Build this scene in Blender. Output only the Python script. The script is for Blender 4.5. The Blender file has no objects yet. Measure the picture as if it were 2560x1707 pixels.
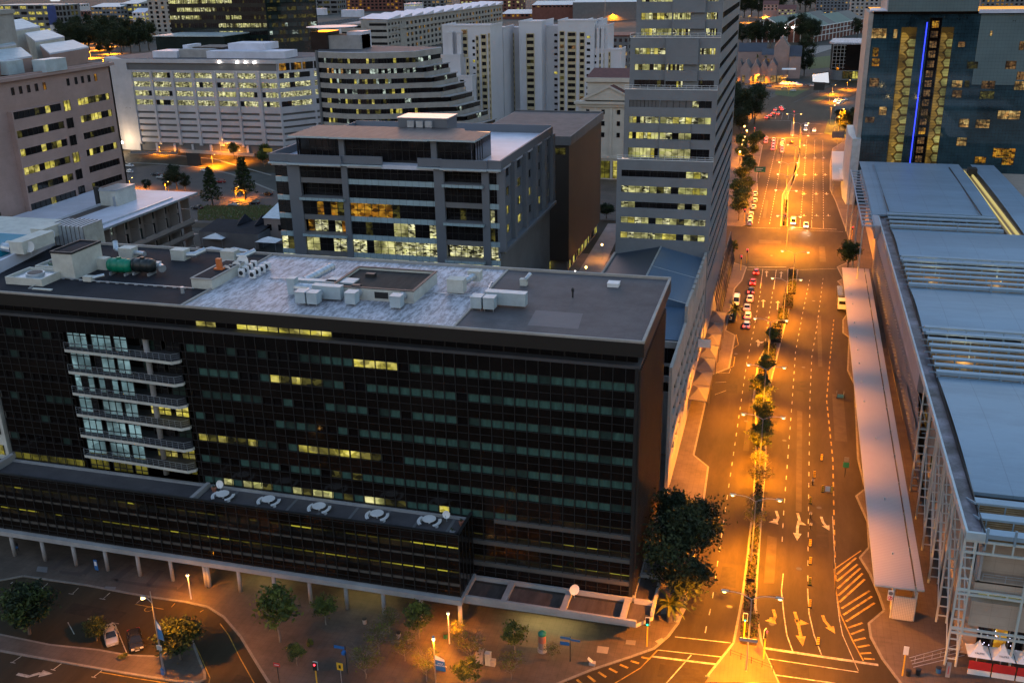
import bpy, math, random
from mathutils import Vector, Matrix
S = bpy.context.scene
COL = S.collection
rnd = random.Random(7)
EXPO = 3.75
R = math.radians

# ------------------------------------------------------------------ camera, sky, fill light, exposure
CAM_H = 85.0
YAW, PITCH, ROLL, FPX = -0.275609, 0.362961, -0.019436, 2489.0
cy, sy, cp, sp = math.cos(YAW), math.sin(YAW), math.cos(PITCH), math.sin(PITCH)
FW = Vector((sy*cp, cy*cp, -sp)); RT = Vector((cy, -sy, 0)); UP = RT.cross(FW)
RX = RT*math.cos(ROLL) + UP*math.sin(ROLL); UX = -RT*math.sin(ROLL) + UP*math.cos(ROLL)
cam = bpy.data.cameras.new("camera"); camo = bpy.data.objects.new("camera", cam); COL.objects.link(camo)
camo.matrix_world = Matrix(((RX.x, UX.x, -FW.x, 0), (RX.y, UX.y, -FW.y, 0), (RX.z, UX.z, -FW.z, CAM_H), (0, 0, 0, 1)))
cam.sensor_width = 36; cam.lens = 36*FPX/2560; cam.clip_start = 1; cam.clip_end = 6000
S.camera = camo
W = bpy.data.worlds.new("World"); S.world = W; W.use_nodes = True
wn = W.node_tree.nodes; wl = W.node_tree.links
sky = wn.new("ShaderNodeTexSky"); sky.sky_type = 'NISHITA'; sky.sun_disc = False
SUN_EL, SUN_ROT = R(0.5), R(335)
sky.sun_elevation = SUN_EL; sky.sun_rotation = SUN_ROT; sky.air_density = 1.3; sky.dust_density = 2.0; sky.ozone_density = 2.0
wl.new(sky.outputs[0], wn["Background"].inputs[0]); wn["Background"].inputs[1].default_value = 0.15
sd = bpy.data.lights.new("sun_fill", 'SUN'); so = bpy.data.objects.new("sun_fill", sd); COL.objects.link(so)
sd.energy = 0.02; sd.angle = R(70); sd.color = (1.0, 0.70, 0.62)  # soft pink fill from behind the camera, added to lift the front facades
so.rotation_euler = (math.pi/2 - R(20), 0, R(-25)); so.location = (0, 0, 300)
vs = S.view_settings; vs.view_transform = 'Standard'; vs.look = 'None'; vs.gamma = 1; vs.exposure = EXPO
S.render.engine = 'CYCLES'; S.cycles.use_denoising = True; S.cycles.max_bounces = 4
S.cycles.diffuse_bounces = 2; S.cycles.glossy_bounces = 2; S.cycles.transmission_bounces = 2; S.cycles.sample_clamp_indirect = 4
S.cycles.caustics_reflective = False; S.cycles.caustics_refractive = False
LAMP = 2**-EXPO          # scale of every street lamp
GLOW = 1.0          # scale of every lit window

# ------------------------------------------------------------------ measuring: photo pixel -> place
def ray(u, v): return RX*((u-1280)/FPX) - UX*((v-853.5)/FPX) + FW
O3 = Vector((0, 0, CAM_H))
def G(u, v, z=0.0):
    d = ray(u, v); return O3 + d*((z-CAM_H)/d.z)
def ony(u, v, Y): d = ray(u, v); return O3 + d*(Y/d.y)
def onx(u, v, X): d = ray(u, v); return O3 + d*(X/d.x)
def up(u, v, b):
    d = ray(u, v); return CAM_H + d.z*math.hypot(b[0], b[1])/math.hypot(d.x, d.y)
def px(w):
    v = Vector(w) - O3; z = v.dot(FW); return 1280 + FPX*v.dot(RX)/z, 853.5 - FPX*v.dot(UX)/z

# ------------------------------------------------------------------ materials
def s2l(c): return tuple(((x/255)/12.92 if x/255 <= .04045 else ((x/255+.055)/1.055)**2.4) for x in c)
MATS = {}
def mat(name, col, rough=.65, metal=0.0, var=.18, scale=.25, spec=.5, stain=0.0, stain_scale=.15, stretch=None, lines=None, alpha=None):
    m = bpy.data.materials.new(name); m.use_nodes = True; MATS[name] = m
    nt = m.node_tree; b = nt.nodes["Principled BSDF"]
    b.inputs["Roughness"].default_value = rough; b.inputs["Metallic"].default_value = metal
    b.inputs["Specular IOR Level"].default_value = spec
    geo = nt.nodes.new("ShaderNodeNewGeometry"); vec = geo.outputs["Position"]
    if stretch:
        mp = nt.nodes.new("ShaderNodeMapping"); mp.inputs["Scale"].default_value = stretch
        nt.links.new(vec, mp.inputs[0]); vec = mp.outputs[0]
    n = nt.nodes.new("ShaderNodeTexNoise"); n.inputs["Scale"].default_value = scale; n.inputs["Detail"].default_value = 6
    n.inputs["Roughness"].default_value = .65
    nt.links.new(vec, n.inputs["Vector"])
    cr = nt.nodes.new("ShaderNodeMapRange"); cr.inputs[1].default_value = .3; cr.inputs[2].default_value = .7
    cr.inputs[3].default_value = 1-var; cr.inputs[4].default_value = 1+var
    nt.links.new(n.outputs[0], cr.inputs[0])
    val = cr.outputs[0]
    if stain:
        n2 = nt.nodes.new("ShaderNodeTexNoise"); n2.inputs["Scale"].default_value = stain_scale; n2.inputs["Detail"].default_value = 8
        n2.inputs["Roughness"].default_value = .75
        nt.links.new(vec, n2.inputs["Vector"])
        r2 = nt.nodes.new("ShaderNodeMapRange"); r2.inputs[1].default_value = .42; r2.inputs[2].default_value = .56
        r2.inputs[3].default_value = 1-stain; r2.inputs[4].default_value = 1
        nt.links.new(n2.outputs[0], r2.inputs[0])
        mu = nt.nodes.new("ShaderNodeMath"); mu.operation = 'MULTIPLY'
        nt.links.new(val, mu.inputs[0]); nt.links.new(r2.outputs[0], mu.inputs[1]); val = mu.outputs[0]
    if lines:       # (axis 0/1/2, period, width share, darkness): grooves / joints of the surface
        for ax, per, wd, dk in lines:
            sx = nt.nodes.new("ShaderNodeSeparateXYZ"); nt.links.new(geo.outputs["Position"], sx.inputs[0])
            dv = nt.nodes.new("ShaderNodeMath"); dv.operation = 'DIVIDE'; nt.links.new(sx.outputs[ax], dv.inputs[0]); dv.inputs[1].default_value = per
            fr = nt.nodes.new("ShaderNodeMath"); fr.operation = 'FRACT'; nt.links.new(dv.outputs[0], fr.inputs[0])
            lt = nt.nodes.new("ShaderNodeMath"); lt.operation = 'LESS_THAN'; nt.links.new(fr.outputs[0], lt.inputs[0]); lt.inputs[1].default_value = wd
            ml = nt.nodes.new("ShaderNodeMath"); ml.operation = 'MULTIPLY_ADD'; nt.links.new(lt.outputs[0], ml.inputs[0])
            ml.inputs[1].default_value = -dk; ml.inputs[2].default_value = 1
            mu = nt.nodes.new("ShaderNodeMath"); mu.operation = 'MULTIPLY'
            nt.links.new(val, mu.inputs[0]); nt.links.new(ml.outputs[0], mu.inputs[1]); val = mu.outputs[0]
    vm = nt.nodes.new("ShaderNodeVectorMath"); vm.operation = 'SCALE'
    vm.inputs[0].default_value = col; nt.links.new(val, vm.inputs["Scale"])
    nt.links.new(vm.outputs[0], b.inputs["Base Color"])
    if alpha is not None: b.inputs["Alpha"].default_value = alpha
    return m
def glow(name, col, strength, noise=0.0, scale=.8, low=.1, stretch=None, second=None):
    """something that gives off light: a lamp, a screen, a lit room seen through its window"""
    strength *= 2**-EXPO
    m = bpy.data.materials.new(name); m.use_nodes = True; MATS[name] = m
    nt = m.node_tree; b = nt.nodes["Principled BSDF"]
    b.inputs["Base Color"].default_value = (.01, .01, .01, 1); b.inputs["Roughness"].default_value = .15
    b.inputs["Emission Color"].default_value = (*col, 1); b.inputs["Emission Strength"].default_value = strength
    if noise:
        geo = nt.nodes.new("ShaderNodeNewGeometry"); vec = geo.outputs["Position"]
        mp = nt.nodes.new("ShaderNodeMapping"); mp.inputs["Scale"].default_value = stretch or (1, 1, 1.6)
        nt.links.new(vec, mp.inputs[0])
        n = nt.nodes.new("ShaderNodeTexVoronoi"); n.inputs["Scale"].default_value = scale
        nt.links.new(mp.outputs[0], n.inputs["Vector"])
        sx = nt.nodes.new("ShaderNodeSeparateXYZ"); nt.links.new(n.outputs["Color"], sx.inputs[0])
        n3 = nt.nodes.new("ShaderNodeTexNoise"); n3.inputs["Scale"].default_value = scale*.35; n3.inputs["Detail"].default_value = 3
        nt.links.new(geo.outputs["Position"], n3.inputs["Vector"])
        mr = nt.nodes.new("ShaderNodeMapRange"); mr.inputs[1].default_value = .36; mr.inputs[2].default_value = .64
        mr.inputs[3].default_value = .25; mr.inputs[4].default_value = 1.25; nt.links.new(n3.outputs[0], mr.inputs[0])
        pw = nt.nodes.new("ShaderNodeMapRange"); pw.inputs[1].default_value = .15; pw.inputs[2].default_value = .75
        pw.inputs[3].default_value = low; pw.inputs[4].default_value = 1.25; nt.links.new(sx.outputs[0], pw.inputs[0])
        mm = nt.nodes.new("ShaderNodeMath"); mm.operation = 'MULTIPLY'; nt.links.new(pw.outputs[0], mm.inputs[0]); nt.links.new(mr.outputs[0], mm.inputs[1])
        mu = nt.nodes.new("ShaderNodeMath"); mu.operation = 'MULTIPLY'; nt.links.new(mm.outputs[0], mu.inputs[0]); mu.inputs[1].default_value = strength
        nt.links.new(mu.outputs[0], b.inputs["Emission Strength"])
        if second:
            mx = nt.nodes.new("ShaderNodeMix"); mx.data_type = 'RGBA'; nt.links.new(sx.outputs[1], mx.inputs[0])
            mx.inputs[6].default_value = (*col, 1); mx.inputs[7].default_value = (*second, 1)
            nt.links.new(mx.outputs[2], b.inputs["Emission Color"])
    return m

mat('asphalt', (.044, .034, .021), .75, var=.25, spec=.15, scale=.12, stain=.22, stain_scale=.09, stretch=(1.6, .35, 1))
mat('asphalt_patch', (.034, .027, .019), .75, var=.25, spec=.15, scale=.8)
mat('asphalt_worn', (.055, .043, .027), .7, var=.25, spec=.15, scale=.5)
mat('ground_mat', (.05, .05, .045), .9, var=.4, scale=.03, stain=.4, stain_scale=.01)
mat('paving', (.1, .076, .06), .75, var=.25, scale=.2, stain=.3, stain_scale=.12, lines=[(0, .9, .06, .25), (1, .9, .06, .25)])
mat('paving_dark', (.06, .045, .04), .8, var=.2)
mat('brick_orange', (.1, .062, .04), .8, var=.25, lines=[(0, .5, .08, .2), (1, .25, .1, .2)])
mat('paving_pale', (.24, .21, .19), .8, var=.2)
mat('kerb', (.19, .175, .155), .8, var=.2, scale=.8, lines=[(0, 1.0, .05, .3), (1, 1.0, .05, .3)])
mat('paint', (.38, .35, .3), .7, var=.3, scale=1.5, stain=.5, stain_scale=.8)
mat('paint_yellow', (.36, .23, .03), .7, var=.3, scale=1.5, stain=.5, stain_scale=.8)
mat('paint_red', (.4, .05, .03), .6)
mat('grass', (.06, .085, .02), .95, var=.5, scale=.6)
mat('leaf_deep', (.035, .045, .018), .75, var=.5, scale=.5, spec=.2)
mat('leaf_dark', (.018, .028, .014), .75, var=.5, scale=.5, spec=.2)
mat('leaf_mid', (.05, .068, .018), .7, var=.5, scale=.5, spec=.25)
mat('leaf_light', (.105, .12, .022), .7, var=.4, scale=.5, spec=.25)
mat('leaf_dry', (.12, .095, .045), .8, var=.4, scale=.7, spec=.2)
mat('hedge_leaf', (.022, .027, .008), .8, var=.5, scale=1.2, spec=.2)
mat('bark', (.09, .07, .055), .9, var=.4, scale=2)
mat('bark_pale', (.2, .17, .14), .9, var=.3, scale=2)
mat('soil', (.05, .03, .02), .95, var=.4, scale=1)
mat('metal_pole', (.32, .33, .34), .45, .5, var=.1)
mat('metal_dark', (.03, .03, .033), .5, .3, var=.1)
mat('white_paint', (.72, .72, .72), .5, var=.1, scale=.5)
mat('cream', (.55, .55, .5), .7, var=.12, scale=.4, stain=.12, stain_scale=.5)
mat('duct', (.42, .5, .54), .45, .15, var=.15, scale=.6)
mat('galv', (.5, .55, .6), .35, .6, var=.2, scale=.8)
mat('black_glass', (.006, .004, .004), .06, 0, var=.3, spec=.4)
mat('black_panel', (.008, .0055, .0045), .1, 0, var=.5, scale=.15, spec=.3)
mat('mullion', (.022, .022, .023), .5, .1, var=.1, spec=.3)
mat('fascia_black', (.013, .011, .01), .5, 0, var=.2, scale=.1, lines=[(0, 1.59, .02, .4)])
mat('side_fin', (.05, .038, .033), .4, .2, var=.2)
mat('ledge_dark', (.05, .05, .055), .7, var=.2)
mat('grey_sill', (.085, .08, .075), .6, var=.15)
mat('blind_teal', (.045, .105, .09), .35, 0, var=.35, scale=.6, spec=.5, stretch=(3, 3, .6))
mat('blind_dim', (.022, .044, .038), .3, 0, var=.5, scale=.6, spec=.5)
mat('blind_ice', (.42, .66, .7), .35, 0, var=.12, scale=.5, spec=.4)
mat('roof_felt_blue', (.018, .019, .026), .85, var=.25, scale=.3, spec=.2, stain=.15, stain_scale=.4, lines=[(0, 1.1, .03, .25)])
mat('roof_felt_grey', (.085, .078, .085), .75, var=.2, scale=.25, stain=.2, stain_scale=.18, lines=[(0, 1.0, .03, .12)])
mat('roof_patch', (.12, .115, .125), .7, var=.12)
mat('roof_weathered', (.5, .5, .56), .55, var=.22, scale=.35, stain=.6, stain_scale=1.3, stretch=(1.5, .4, 1), lines=[(0, 3.3, .012, .3)])
mat('roof_white', (.6, .62, .72), .45, var=.12, scale=.15, stain=.1, stain_scale=.1)
mat('roof_brown', (.085, .066, .06), .6, var=.3, scale=.5, stain=.35, stain_scale=.4, stretch=(2, .4, 1))
mat('deck_dark', (.04, .035, .033), .8, var=.35, scale=.5, stain=.3, stain_scale=.6, stretch=(2, .4, 1), spec=.2)
mat('concrete', (.33, .32, .32), .8, var=.15, scale=.2, stain=.12, stain_scale=.3)
mat('concrete_warm', (.36, .33, .3), .8, var=.12, scale=.2, stain=.15, stain_scale=.3)
mat('concrete_dark', (.14, .14, .145), .8, var=.15)
mat('pink_stone', (.38, .255, .225), .75, var=.1, scale=.2, stain=.08, stain_scale=.3, lines=[(2, 1.2, .03, .12)])
mat('hotel_wall', (.3, .245, .22), .8, var=.1, scale=.3)
mat('carpark_white', (.46, .44, .46), .75, var=.1, scale=.1, stain=.06, stain_scale=.1)
mat('louvre_grey', (.13, .125, .125), .8, var=.1)
mat('tower_grey', (.19, .2, .215), .7, var=.1, scale=.1, stain=.1, stain_scale=.15, lines=[(2, 1.7, .02, .12)])
mat('block_grey', (.13, .142, .165), .6, var=.08, scale=.2)
mat('spandrel_ice', (.3, .4, .44), .3, var=.1, scale=.5, lines=[(0, 1.45, .05, .6)])
mat('dark_window', (.012, .011, .012), .08, 0, var=.5, scale=.3, spec=.5)
mat('brown_slab', (.032, .026, .02), .6, var=.3, scale=.06, lines=[(2, 1.0, .05, .25)])
mat('apt_white', (.58, .56, .58), .75, var=.06, scale=.1)
mat('apt_cream', (.5, .4, .24), .8, var=.08, scale=.2)
mat('classic_stone', (.56, .5, .42), .8, var=.1, scale=.2)
mat('tile_red', (.14, .05, .04), .8, var=.25, scale=.6)
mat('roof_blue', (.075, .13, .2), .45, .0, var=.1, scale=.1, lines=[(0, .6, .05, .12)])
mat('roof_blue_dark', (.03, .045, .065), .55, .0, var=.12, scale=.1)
mat('cc_roof', (.2, .3, .4), .42, .15, var=.07, scale=.05, stain=.14, stain_scale=.12, stretch=(.35, 1.2, 1), lines=[(1, .45, .06, .08), (0, 6.2, .02, .2)])
mat('cc_grey', (.2, .215, .245), .55, .2, var=.1, lines=[(1, .5, .08, .25)])
mat('cc_panel', (.36, .35, .38), .6, .1, var=.1, scale=.2, lines=[(1, 2.4, .015, .3)])
mat('cc_blade', (.24, .34, .43), .45, .2, var=.08)
mat('cc_steel', (.5, .55, .53), .5, .1, var=.08)
mat('cc_gutter', (.16, .15, .18), .5, var=.8, scale=.25, stain=.5, stain_scale=.12)
mat('cc_wood', (.32, .2, .09), .6, var=.3, scale=.8, stretch=(1, 1, 5))
mat('sandstone', (.42, .33, .26), .8, var=.12, scale=.3, lines=[(2, 1.3, .03, .2), (0, 2.2, .02, .2)])
mat('shelter_roof', (.42, .38, .37), .5, .2, var=.05, scale=.1, lines=[(1, .42, .22, .18)])
mat('mesh_panel', (.55, .5, .43), .6, var=.08, lines=[(0, .22, .3, .35), (2, .25, .2, .35)])
mat('westin_glass', (.022, .05, .065), .05, .0, var=.75, scale=.07, spec=.9, lines=[(0, 1.1, .05, .55), (2, 1.15, .07, .5)])  # broad pale and dark variation paints mixed reflections into the glass colour
mat('westin_pale', (.16, .22, .23), .12, .2, var=.15, scale=.06, spec=.7, lines=[(0, 1.1, .05, .35), (2, 1.15, .06, .35)])
mat('green_glass', (.012, .02, .018), .05, 0, var=.4, scale=.08, spec=.6, lines=[(0, 1.5, .05, .4)])
mat('green_glass_side', (.03, .045, .042), .06, 0, var=.3, scale=.08, spec=.7)
mat('tank_green', (.0, .19, .11), .4, var=.1)
mat('tank_black', (.012, .018, .02), .4, var=.1)
mat('orange_plastic', (.6, .16, .04), .5)
mat('teal_roof', (.0, .2, .3), .45, var=.1, lines=[(0, .9, .08, .3)])
mat('brick_red', (.16, .06, .045), .85, var=.2)
mat('blue_panel', (.02, .05, .2), .5)
mat('slate', (.05, .053, .07), .7, var=.15)
mat('roof_green', (.09, .14, .11), .6, var=.12)
mat('awning', (.1, .085, .078), .8, var=.12)
mat('rubber', (.012, .012, .012), .8)
mat('car_glass', (.01, .012, .014), .05, 0, spec=.6)
mat('lamp_off', (.5, .5, .48), .3)
mat('taillight', (.3, .01, .01), .3)
mat('car_white', (.75, .75, .75), .25, 0, var=.03, spec=.6)
mat('car_silver', (.45, .46, .48), .28, .6, var=.03)
mat('car_dark', (.02, .022, .028), .22, .2, var=.05, spec=.6)
mat('car_red', (.3, .02, .02), .25, 0, var=.05, spec=.6)
mat('car_blue', (.03, .06, .16), .25, .2, var=.05)
mat('car_grey', (.15, .155, .16), .25, .5, var=.05)
mat('sign_blue', (.02, .12, .35), .5); mat('sign_green', (.01, .16, .1), .5); mat('sign_yellow', (.7, .42, .03), .5)
mat('sign_red', (.5, .03, .03), .5); mat('banner_blue', (.04, .17, .4), .7); mat('tent_white', (.75, .74, .74), .7)
mat('umbrella_red', (.45, .02, .02), .7); mat('black_paint', (.012, .012, .012), .5)
mat('terracotta', (.35, .13, .08), .8); mat('screen_dark', (.02, .02, .022), .5)
# lights
SOD = (1.0, .42, .045)
glow('lamp_sodium', (1.0, .5, .12), 25); glow('lamp_white', (1, .95, .85), 30)
glow('blind_glow', s2l((165, 205, 212)), .4, 1, .5, .7, second=s2l((150, 195, 205)))  # pale balcony blinds made to glow; their brightness is put into the material
glow('lit_yellow', s2l((236, 220, 80)), .62*GLOW, 1, 1.0, .5, second=s2l((248, 232, 130)))
glow('lit_pale', s2l((240, 232, 165)), .72*GLOW, 1, .8, .5, second=s2l((205, 205, 120)))
glow('lit_warm', s2l((250, 180, 95)), .42*GLOW, 1, .9, .25, second=s2l((255, 220, 140)))
glow('lit_orange', s2l((235, 150, 40)), .45*GLOW, 1, 1.0, .15, second=s2l((250, 190, 60)))
glow('lit_office', s2l((225, 222, 140)), .8*GLOW, 1, 1.5, .05, stretch=(1, 1, 2.2), second=s2l((250, 245, 200)))
glow('lit_warmdim', s2l((215, 150, 90)), .2*GLOW, 1, 1.1, .2, second=s2l((240, 190, 120)))
glow('lit_dim', s2l((180, 170, 80)), .14*GLOW, 1, 1.0, .1)
glow('lit_olive', s2l((200, 190, 70)), .22*GLOW, 1, .6, .5)
glow('strip_yellow', s2l((225, 215, 70)), .4*GLOW, 1, .25, .12)
glow('strip_dim', s2l((190, 180, 70)), .06*GLOW, 1, .25, .1)
glow('mid_olive', s2l((150, 120, 60)), .025*GLOW, 1, .3, .1)
glow('cold_white', s2l((215, 235, 220)), .55*GLOW, 1, .8, .1)
glow('hex_back', s2l((170, 130, 45)), .16, 1, .3, .6)
glow('hex_gold', s2l((215, 165, 60)), .42*GLOW, 1, .3, .55, second=s2l((200, 165, 90)))
glow('hex_pale', s2l((215, 205, 120)), .42*GLOW, 1, .3, .6, second=s2l((190, 185, 110)))
glow('neon_blue', (.03, .05, 1.0), 3.0)
glow('red_light', (1.0, .02, .03), 14); glow('green_light', (.02, 1.0, .45), 6); glow('brake_light', (1.0, .03, .015), 16)
glow('headlight', (1, .9, .75), 14); glow('screen_white', (.8, .82, .9), .9); glow('green_screen', (.05, .7, .45), .5, 1, .6, .2)
glow('gutter_light', s2l((235, 215, 130)), .7); glow('fairy_light', (.8, .75, 1), 6)

# ------------------------------------------------------------------ mesh building
class MB:
    def __init__(s): s.v = []; s.f = []; s.m = []
    def add(s, vs, fs, m=0):
        o = len(s.v); s.v += [tuple(p) for p in vs]; s.f += [tuple(i+o for i in f) for f in fs]; s.m += [m]*len(fs)
    def quad(s, a, b, c, d, m=0): s.add((a, b, c, d), ((0, 1, 2, 3),), m)
    def box(s, x0, x1, y0, y1, z0, z1, m=0, mt=None):
        v = [(x0,y0,z0),(x1,y0,z0),(x1,y1,z0),(x0,y1,z0),(x0,y0,z1),(x1,y0,z1),(x1,y1,z1),(x0,y1,z1)]
        s.add(v, ((0,3,2,1),(0,1,5,4),(1,2,6,5),(2,3,7,6),(3,0,4,7)), m); s.add(v[4:], ((0,1,2,3),), m if mt is None else mt)
    def obox(s, c, ax, ay, az, hx, hy, hz, m=0):
        c = Vector(c); ax = Vector(ax)*hx; ay = Vector(ay)*hy; az = Vector(az)*hz
        v = [c+ax*i+ay*j+az*k for k in (-1, 1) for i, j in ((-1,-1),(1,-1),(1,1),(-1,1))]
        s.add(v, ((0,3,2,1),(4,5,6,7),(0,1,5,4),(1,2,6,5),(2,3,7,6),(3,0,4,7)), m)
    def prism(s, poly, z0, z1, m=0, mt=None):
        n = len(poly); v = [(p[0], p[1], z0) for p in poly]+[(p[0], p[1], z1) for p in poly]
        ar = sum(poly[i][0]*poly[(i+1) % n][1]-poly[(i+1) % n][0]*poly[i][1] for i in range(n))
        fs = [(i, (i+1) % n, (i+1) % n+n, i+n) for i in range(n)]; top = tuple(range(n, 2*n))
        if ar < 0: fs = [f[::-1] for f in fs]; top = top[::-1]
        s.add(v, fs, m); s.add(v, (top,), m if mt is None else mt)
    def bar(s, a, b, w, h=None, m=0):
        a = Vector(a); b = Vector(b); h = h or w; d = (b-a)
        if d.length < 1e-6: return
        d = d.normalized()
        t = Vector((0, 0, 1)) if abs(d.z) < .95 else Vector((0, 1, 0))
        x = d.cross(t).normalized(); y = x.cross(d).normalized()
        s.obox((a+b)/2, x, y, d, w/2, h/2, (b-a).length/2, m)
    def cyl(s, a, b, r, r2=None, n=8, m=0, caps=True):
        a = Vector(a); b = Vector(b); r2 = r if r2 is None else r2; d = (b-a)
        if d.length < 1e-6: return
        d = d.normalized(); t = Vector((0, 0, 1)) if abs(d.z) < .95 else Vector((1, 0, 0))
        x = d.cross(t).normalized(); y = d.cross(x).normalized()
        v = []
        for c, q in ((a, r), (b, r2)):
            for i in range(n): w = 2*math.pi*i/n; v.append(c+x*math.cos(w)*q+y*math.sin(w)*q)
        f = [(i, (i+1) % n, (i+1) % n+n, i+n)[::-1] for i in range(n)]
        if caps: f += [tuple(range(n)), tuple(range(2*n-1, n-1, -1))]
        s.add(v, f, m)
    def path(s, pts, r, n=6, m=0):
        for i in range(len(pts)-1): s.cyl(pts[i], pts[i+1], r if not callable(r) else r(i), n=n, m=m)
    def lathe(s, c, prof, n=10, m=0):
        c = Vector(c); v = []; k = len(prof)
        for r, z in prof:
            for i in range(n): w = 2*math.pi*i/n; v.append(c+Vector((r*math.cos(w), r*math.sin(w), z)))
        f = [(j*n+i, j*n+(i+1) % n, (j+1)*n+(i+1) % n, (j+1)*n+i) for j in range(k-1) for i in range(n)]
        f += [tuple(range(n))[::-1], tuple(range((k-1)*n, k*n))]
        s.add(v, f, m)
    def build(s, name, mats, parent=None, smooth=False):
        me = bpy.data.meshes.new(name); me.from_pydata(s.v, [], s.f)
        if not isinstance(mats, (list, tuple)): mats = [mats]
        for k in mats: me.materials.append(MATS[k])
        me.polygons.foreach_set('material_index', s.m)
        if smooth: me.polygons.foreach_set('use_smooth', [True]*len(me.polygons))
        me.update()
        return link(name, me, parent)
def link(name, me, parent=None):
    o = bpy.data.objects.new(name, me); COL.objects.link(o)
    if parent is not None:
        o.parent = parent; b = parent
        off = Vector((0, 0, 0))
        while b is not None: off += b.location; b = b.parent
        o.location = -off if parent.get('world') else (0, 0, 0)
    return o
def tag(o, label, cat, group=None, kind=None):
    if label: o['label'] = label
    if cat: o['category'] = cat
    if group: o['group'] = group
    if kind: o['kind'] = kind
    return o
def thing(name, label, cat, loc=(0, 0, 0), group=None, world=True, rotz=0):
    """an Empty at the thing's base; with world=True its parts are modelled in place"""
    o = bpy.data.objects.new(name, None); COL.objects.link(o); o.location = loc; o.rotation_euler = (0, 0, rotz); o.empty_display_size = .5
    if world: o['world'] = 1
    return tag(o, label, cat, group)
def dup(root, loc, rotz=0, label=None, scale=1, swap=None, group=None):
    r = root.copy(); COL.objects.link(r); r.location = loc; r.rotation_euler = (0, 0, rotz); r.scale = (scale,)*3 if not isinstance(scale, tuple) else scale
    if label: r['label'] = label
    if group: r['group'] = group
    for ch in list(root.children):
        c = ch.copy(); COL.objects.link(c); c.parent = r
        if swap:
            for i, sl in enumerate(c.material_slots):
                nm = sl.material.name if sl.material else ''
                if nm in swap: sl.link = 'OBJECT'; sl.material = MATS[swap[nm]]
        for g in list(ch.children):
            d = g.copy(); COL.objects.link(d); d.parent = c
    return r
def struct(name, mb, mats): return tag(mb.build(name, mats), None, None, None, 'structure')

# a flat facade: O = lower corner, d = direction along it, n = outward normal
class Fac:
    def __init__(s, root, O, d, n):
        s.root = root; s.O = Vector(O); s.d = Vector(d).normalized(); s.n = Vector(n).normalized(); s.Z = Vector((0, 0, 1)); s.wins = []
    def P(s, a, o, z): return s.O + s.d*a + s.n*o + Vector((0, 0, z))
    def box(s, mb, a0, a1, o0, o1, z0, z1, m=0):
        mb.obox(s.P((a0+a1)/2, (o0+o1)/2, (z0+z1)/2), s.d, s.n, s.Z, (a1-a0)/2, abs(o1-o0)/2, (z1-z0)/2, m)
    def quad(s, mb, a0, a1, o, z0, z1, m=0):
        q = [s.P(a0, o, z0), s.P(a1, o, z0), s.P(a1, o, z1), s.P(a0, o, z1)]
        if s.d.cross(s.Z).dot(s.n) < 0: q = q[::-1]
        mb.quad(*q, m)
    def wall(s, mb, a0, a1, z0, z1, rows, t=.4, m=0):
        """wall of thickness t with openings; rows = [(z0,z1,[(a0,a1)..])] from bottom to top"""
        zc = z0
        for r0, r1, ints in sorted(rows, key=lambda r: r[0]):
            if r0 > zc+1e-4: s.box(mb, a0, a1, -t, 0, zc, r0, m)
            ac = a0
            for i0, i1 in sorted(ints):
                if i0 > ac+1e-4: s.box(mb, ac, i0, -t, 0, r0, r1, m)
                ac = i1
            if ac < a1-1e-4: s.box(mb, ac, a1, -t, 0, r0, r1, m)
            zc = r1
        if zc < z1-1e-4: s.box(mb, a0, a1, -t, 0, zc, z1, m)
    def window(s, a0, a1, z0, z1, panes, pick, o=-.25, bar=.07, rail=None, barm='mullion'):
        """one window: its panes (each with its own room behind) and its bars"""
        s.wins.append((a0, a1, z0, z1, panes, pick, o, bar, rail, barm))
    def finish(s, wins_all=None):
        (wins_all if wins_all is not None else ALLW.setdefault(s.root.name, (s.root, [])))[1].extend((s, w) for w in s.wins); s.wins = []
ALLW = {}
def make_windows(root, items, cap=96):
    """the hundred that show largest are parts of their own, the rest one part"""
    def size(it):
        f, w = it; c = f.P((w[0]+w[1])/2, 0, (w[2]+w[3])/2); return -(w[1]-w[0])*(w[3]-w[2])/((c-O3).length**2)
    items.sort(key=size)
    rest = MB(); rm = []
    for k, (f, (a0, a1, z0, z1, panes, pick, o, bar, rail, barm)) in enumerate(items):
        if k < cap: mb = MB(); ml = []
        else: mb = rest; ml = rm
        def mi(n):
            if n not in ml: ml.append(n)
            return ml.index(n)
        w = (a1-a0)/panes
        for i in range(panes):
            c = f.P(a0+w*(i+.5), o, (z0+z1)/2); p = pick(c) if callable(pick) else pick
            if isinstance(p, (list, tuple)):      # stacked strips (share of height, material), bottom first
                zc = z0
                for sh, nm in p:
                    f.quad(mb, a0+w*i, a0+w*(i+1), o, zc, zc+sh*(z1-z0), mi(nm)); zc += sh*(z1-z0)
            else: f.quad(mb, a0+w*i, a0+w*(i+1), o, z0, z1, mi(p))
        if bar:
            for i in range(panes+1):
                x = min(max(a0+w*i, a0+bar/2), a1-bar/2); f.box(mb, x-bar/2, x+bar/2, o, o+.08, z0, z1, mi(barm))
            for r in (rail or []):
                zz = z0+r*(z1-z0); f.box(mb, a0, a1, o, o+.07, zz-bar/2, zz+bar/2, mi(barm))
        if k < cap: mb.build('window', ml, root)
    if rest.f: tag(rest.build('distant_windows', rm, root), None, None, None, 'stuff')
def done(root, cap=96):
    if root.name in ALLW: make_windows(root, ALLW.pop(root.name)[1], cap)
def chance(*opts):
    """a picker: (weight, material) pairs"""
    tot = sum(w for w, _ in opts)
    def f(c):
        x = rnd.random()*tot
        for w, m in opts:
            x -= w
            if x <= 0: return m
        return opts[-1][1]
    return f
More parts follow.
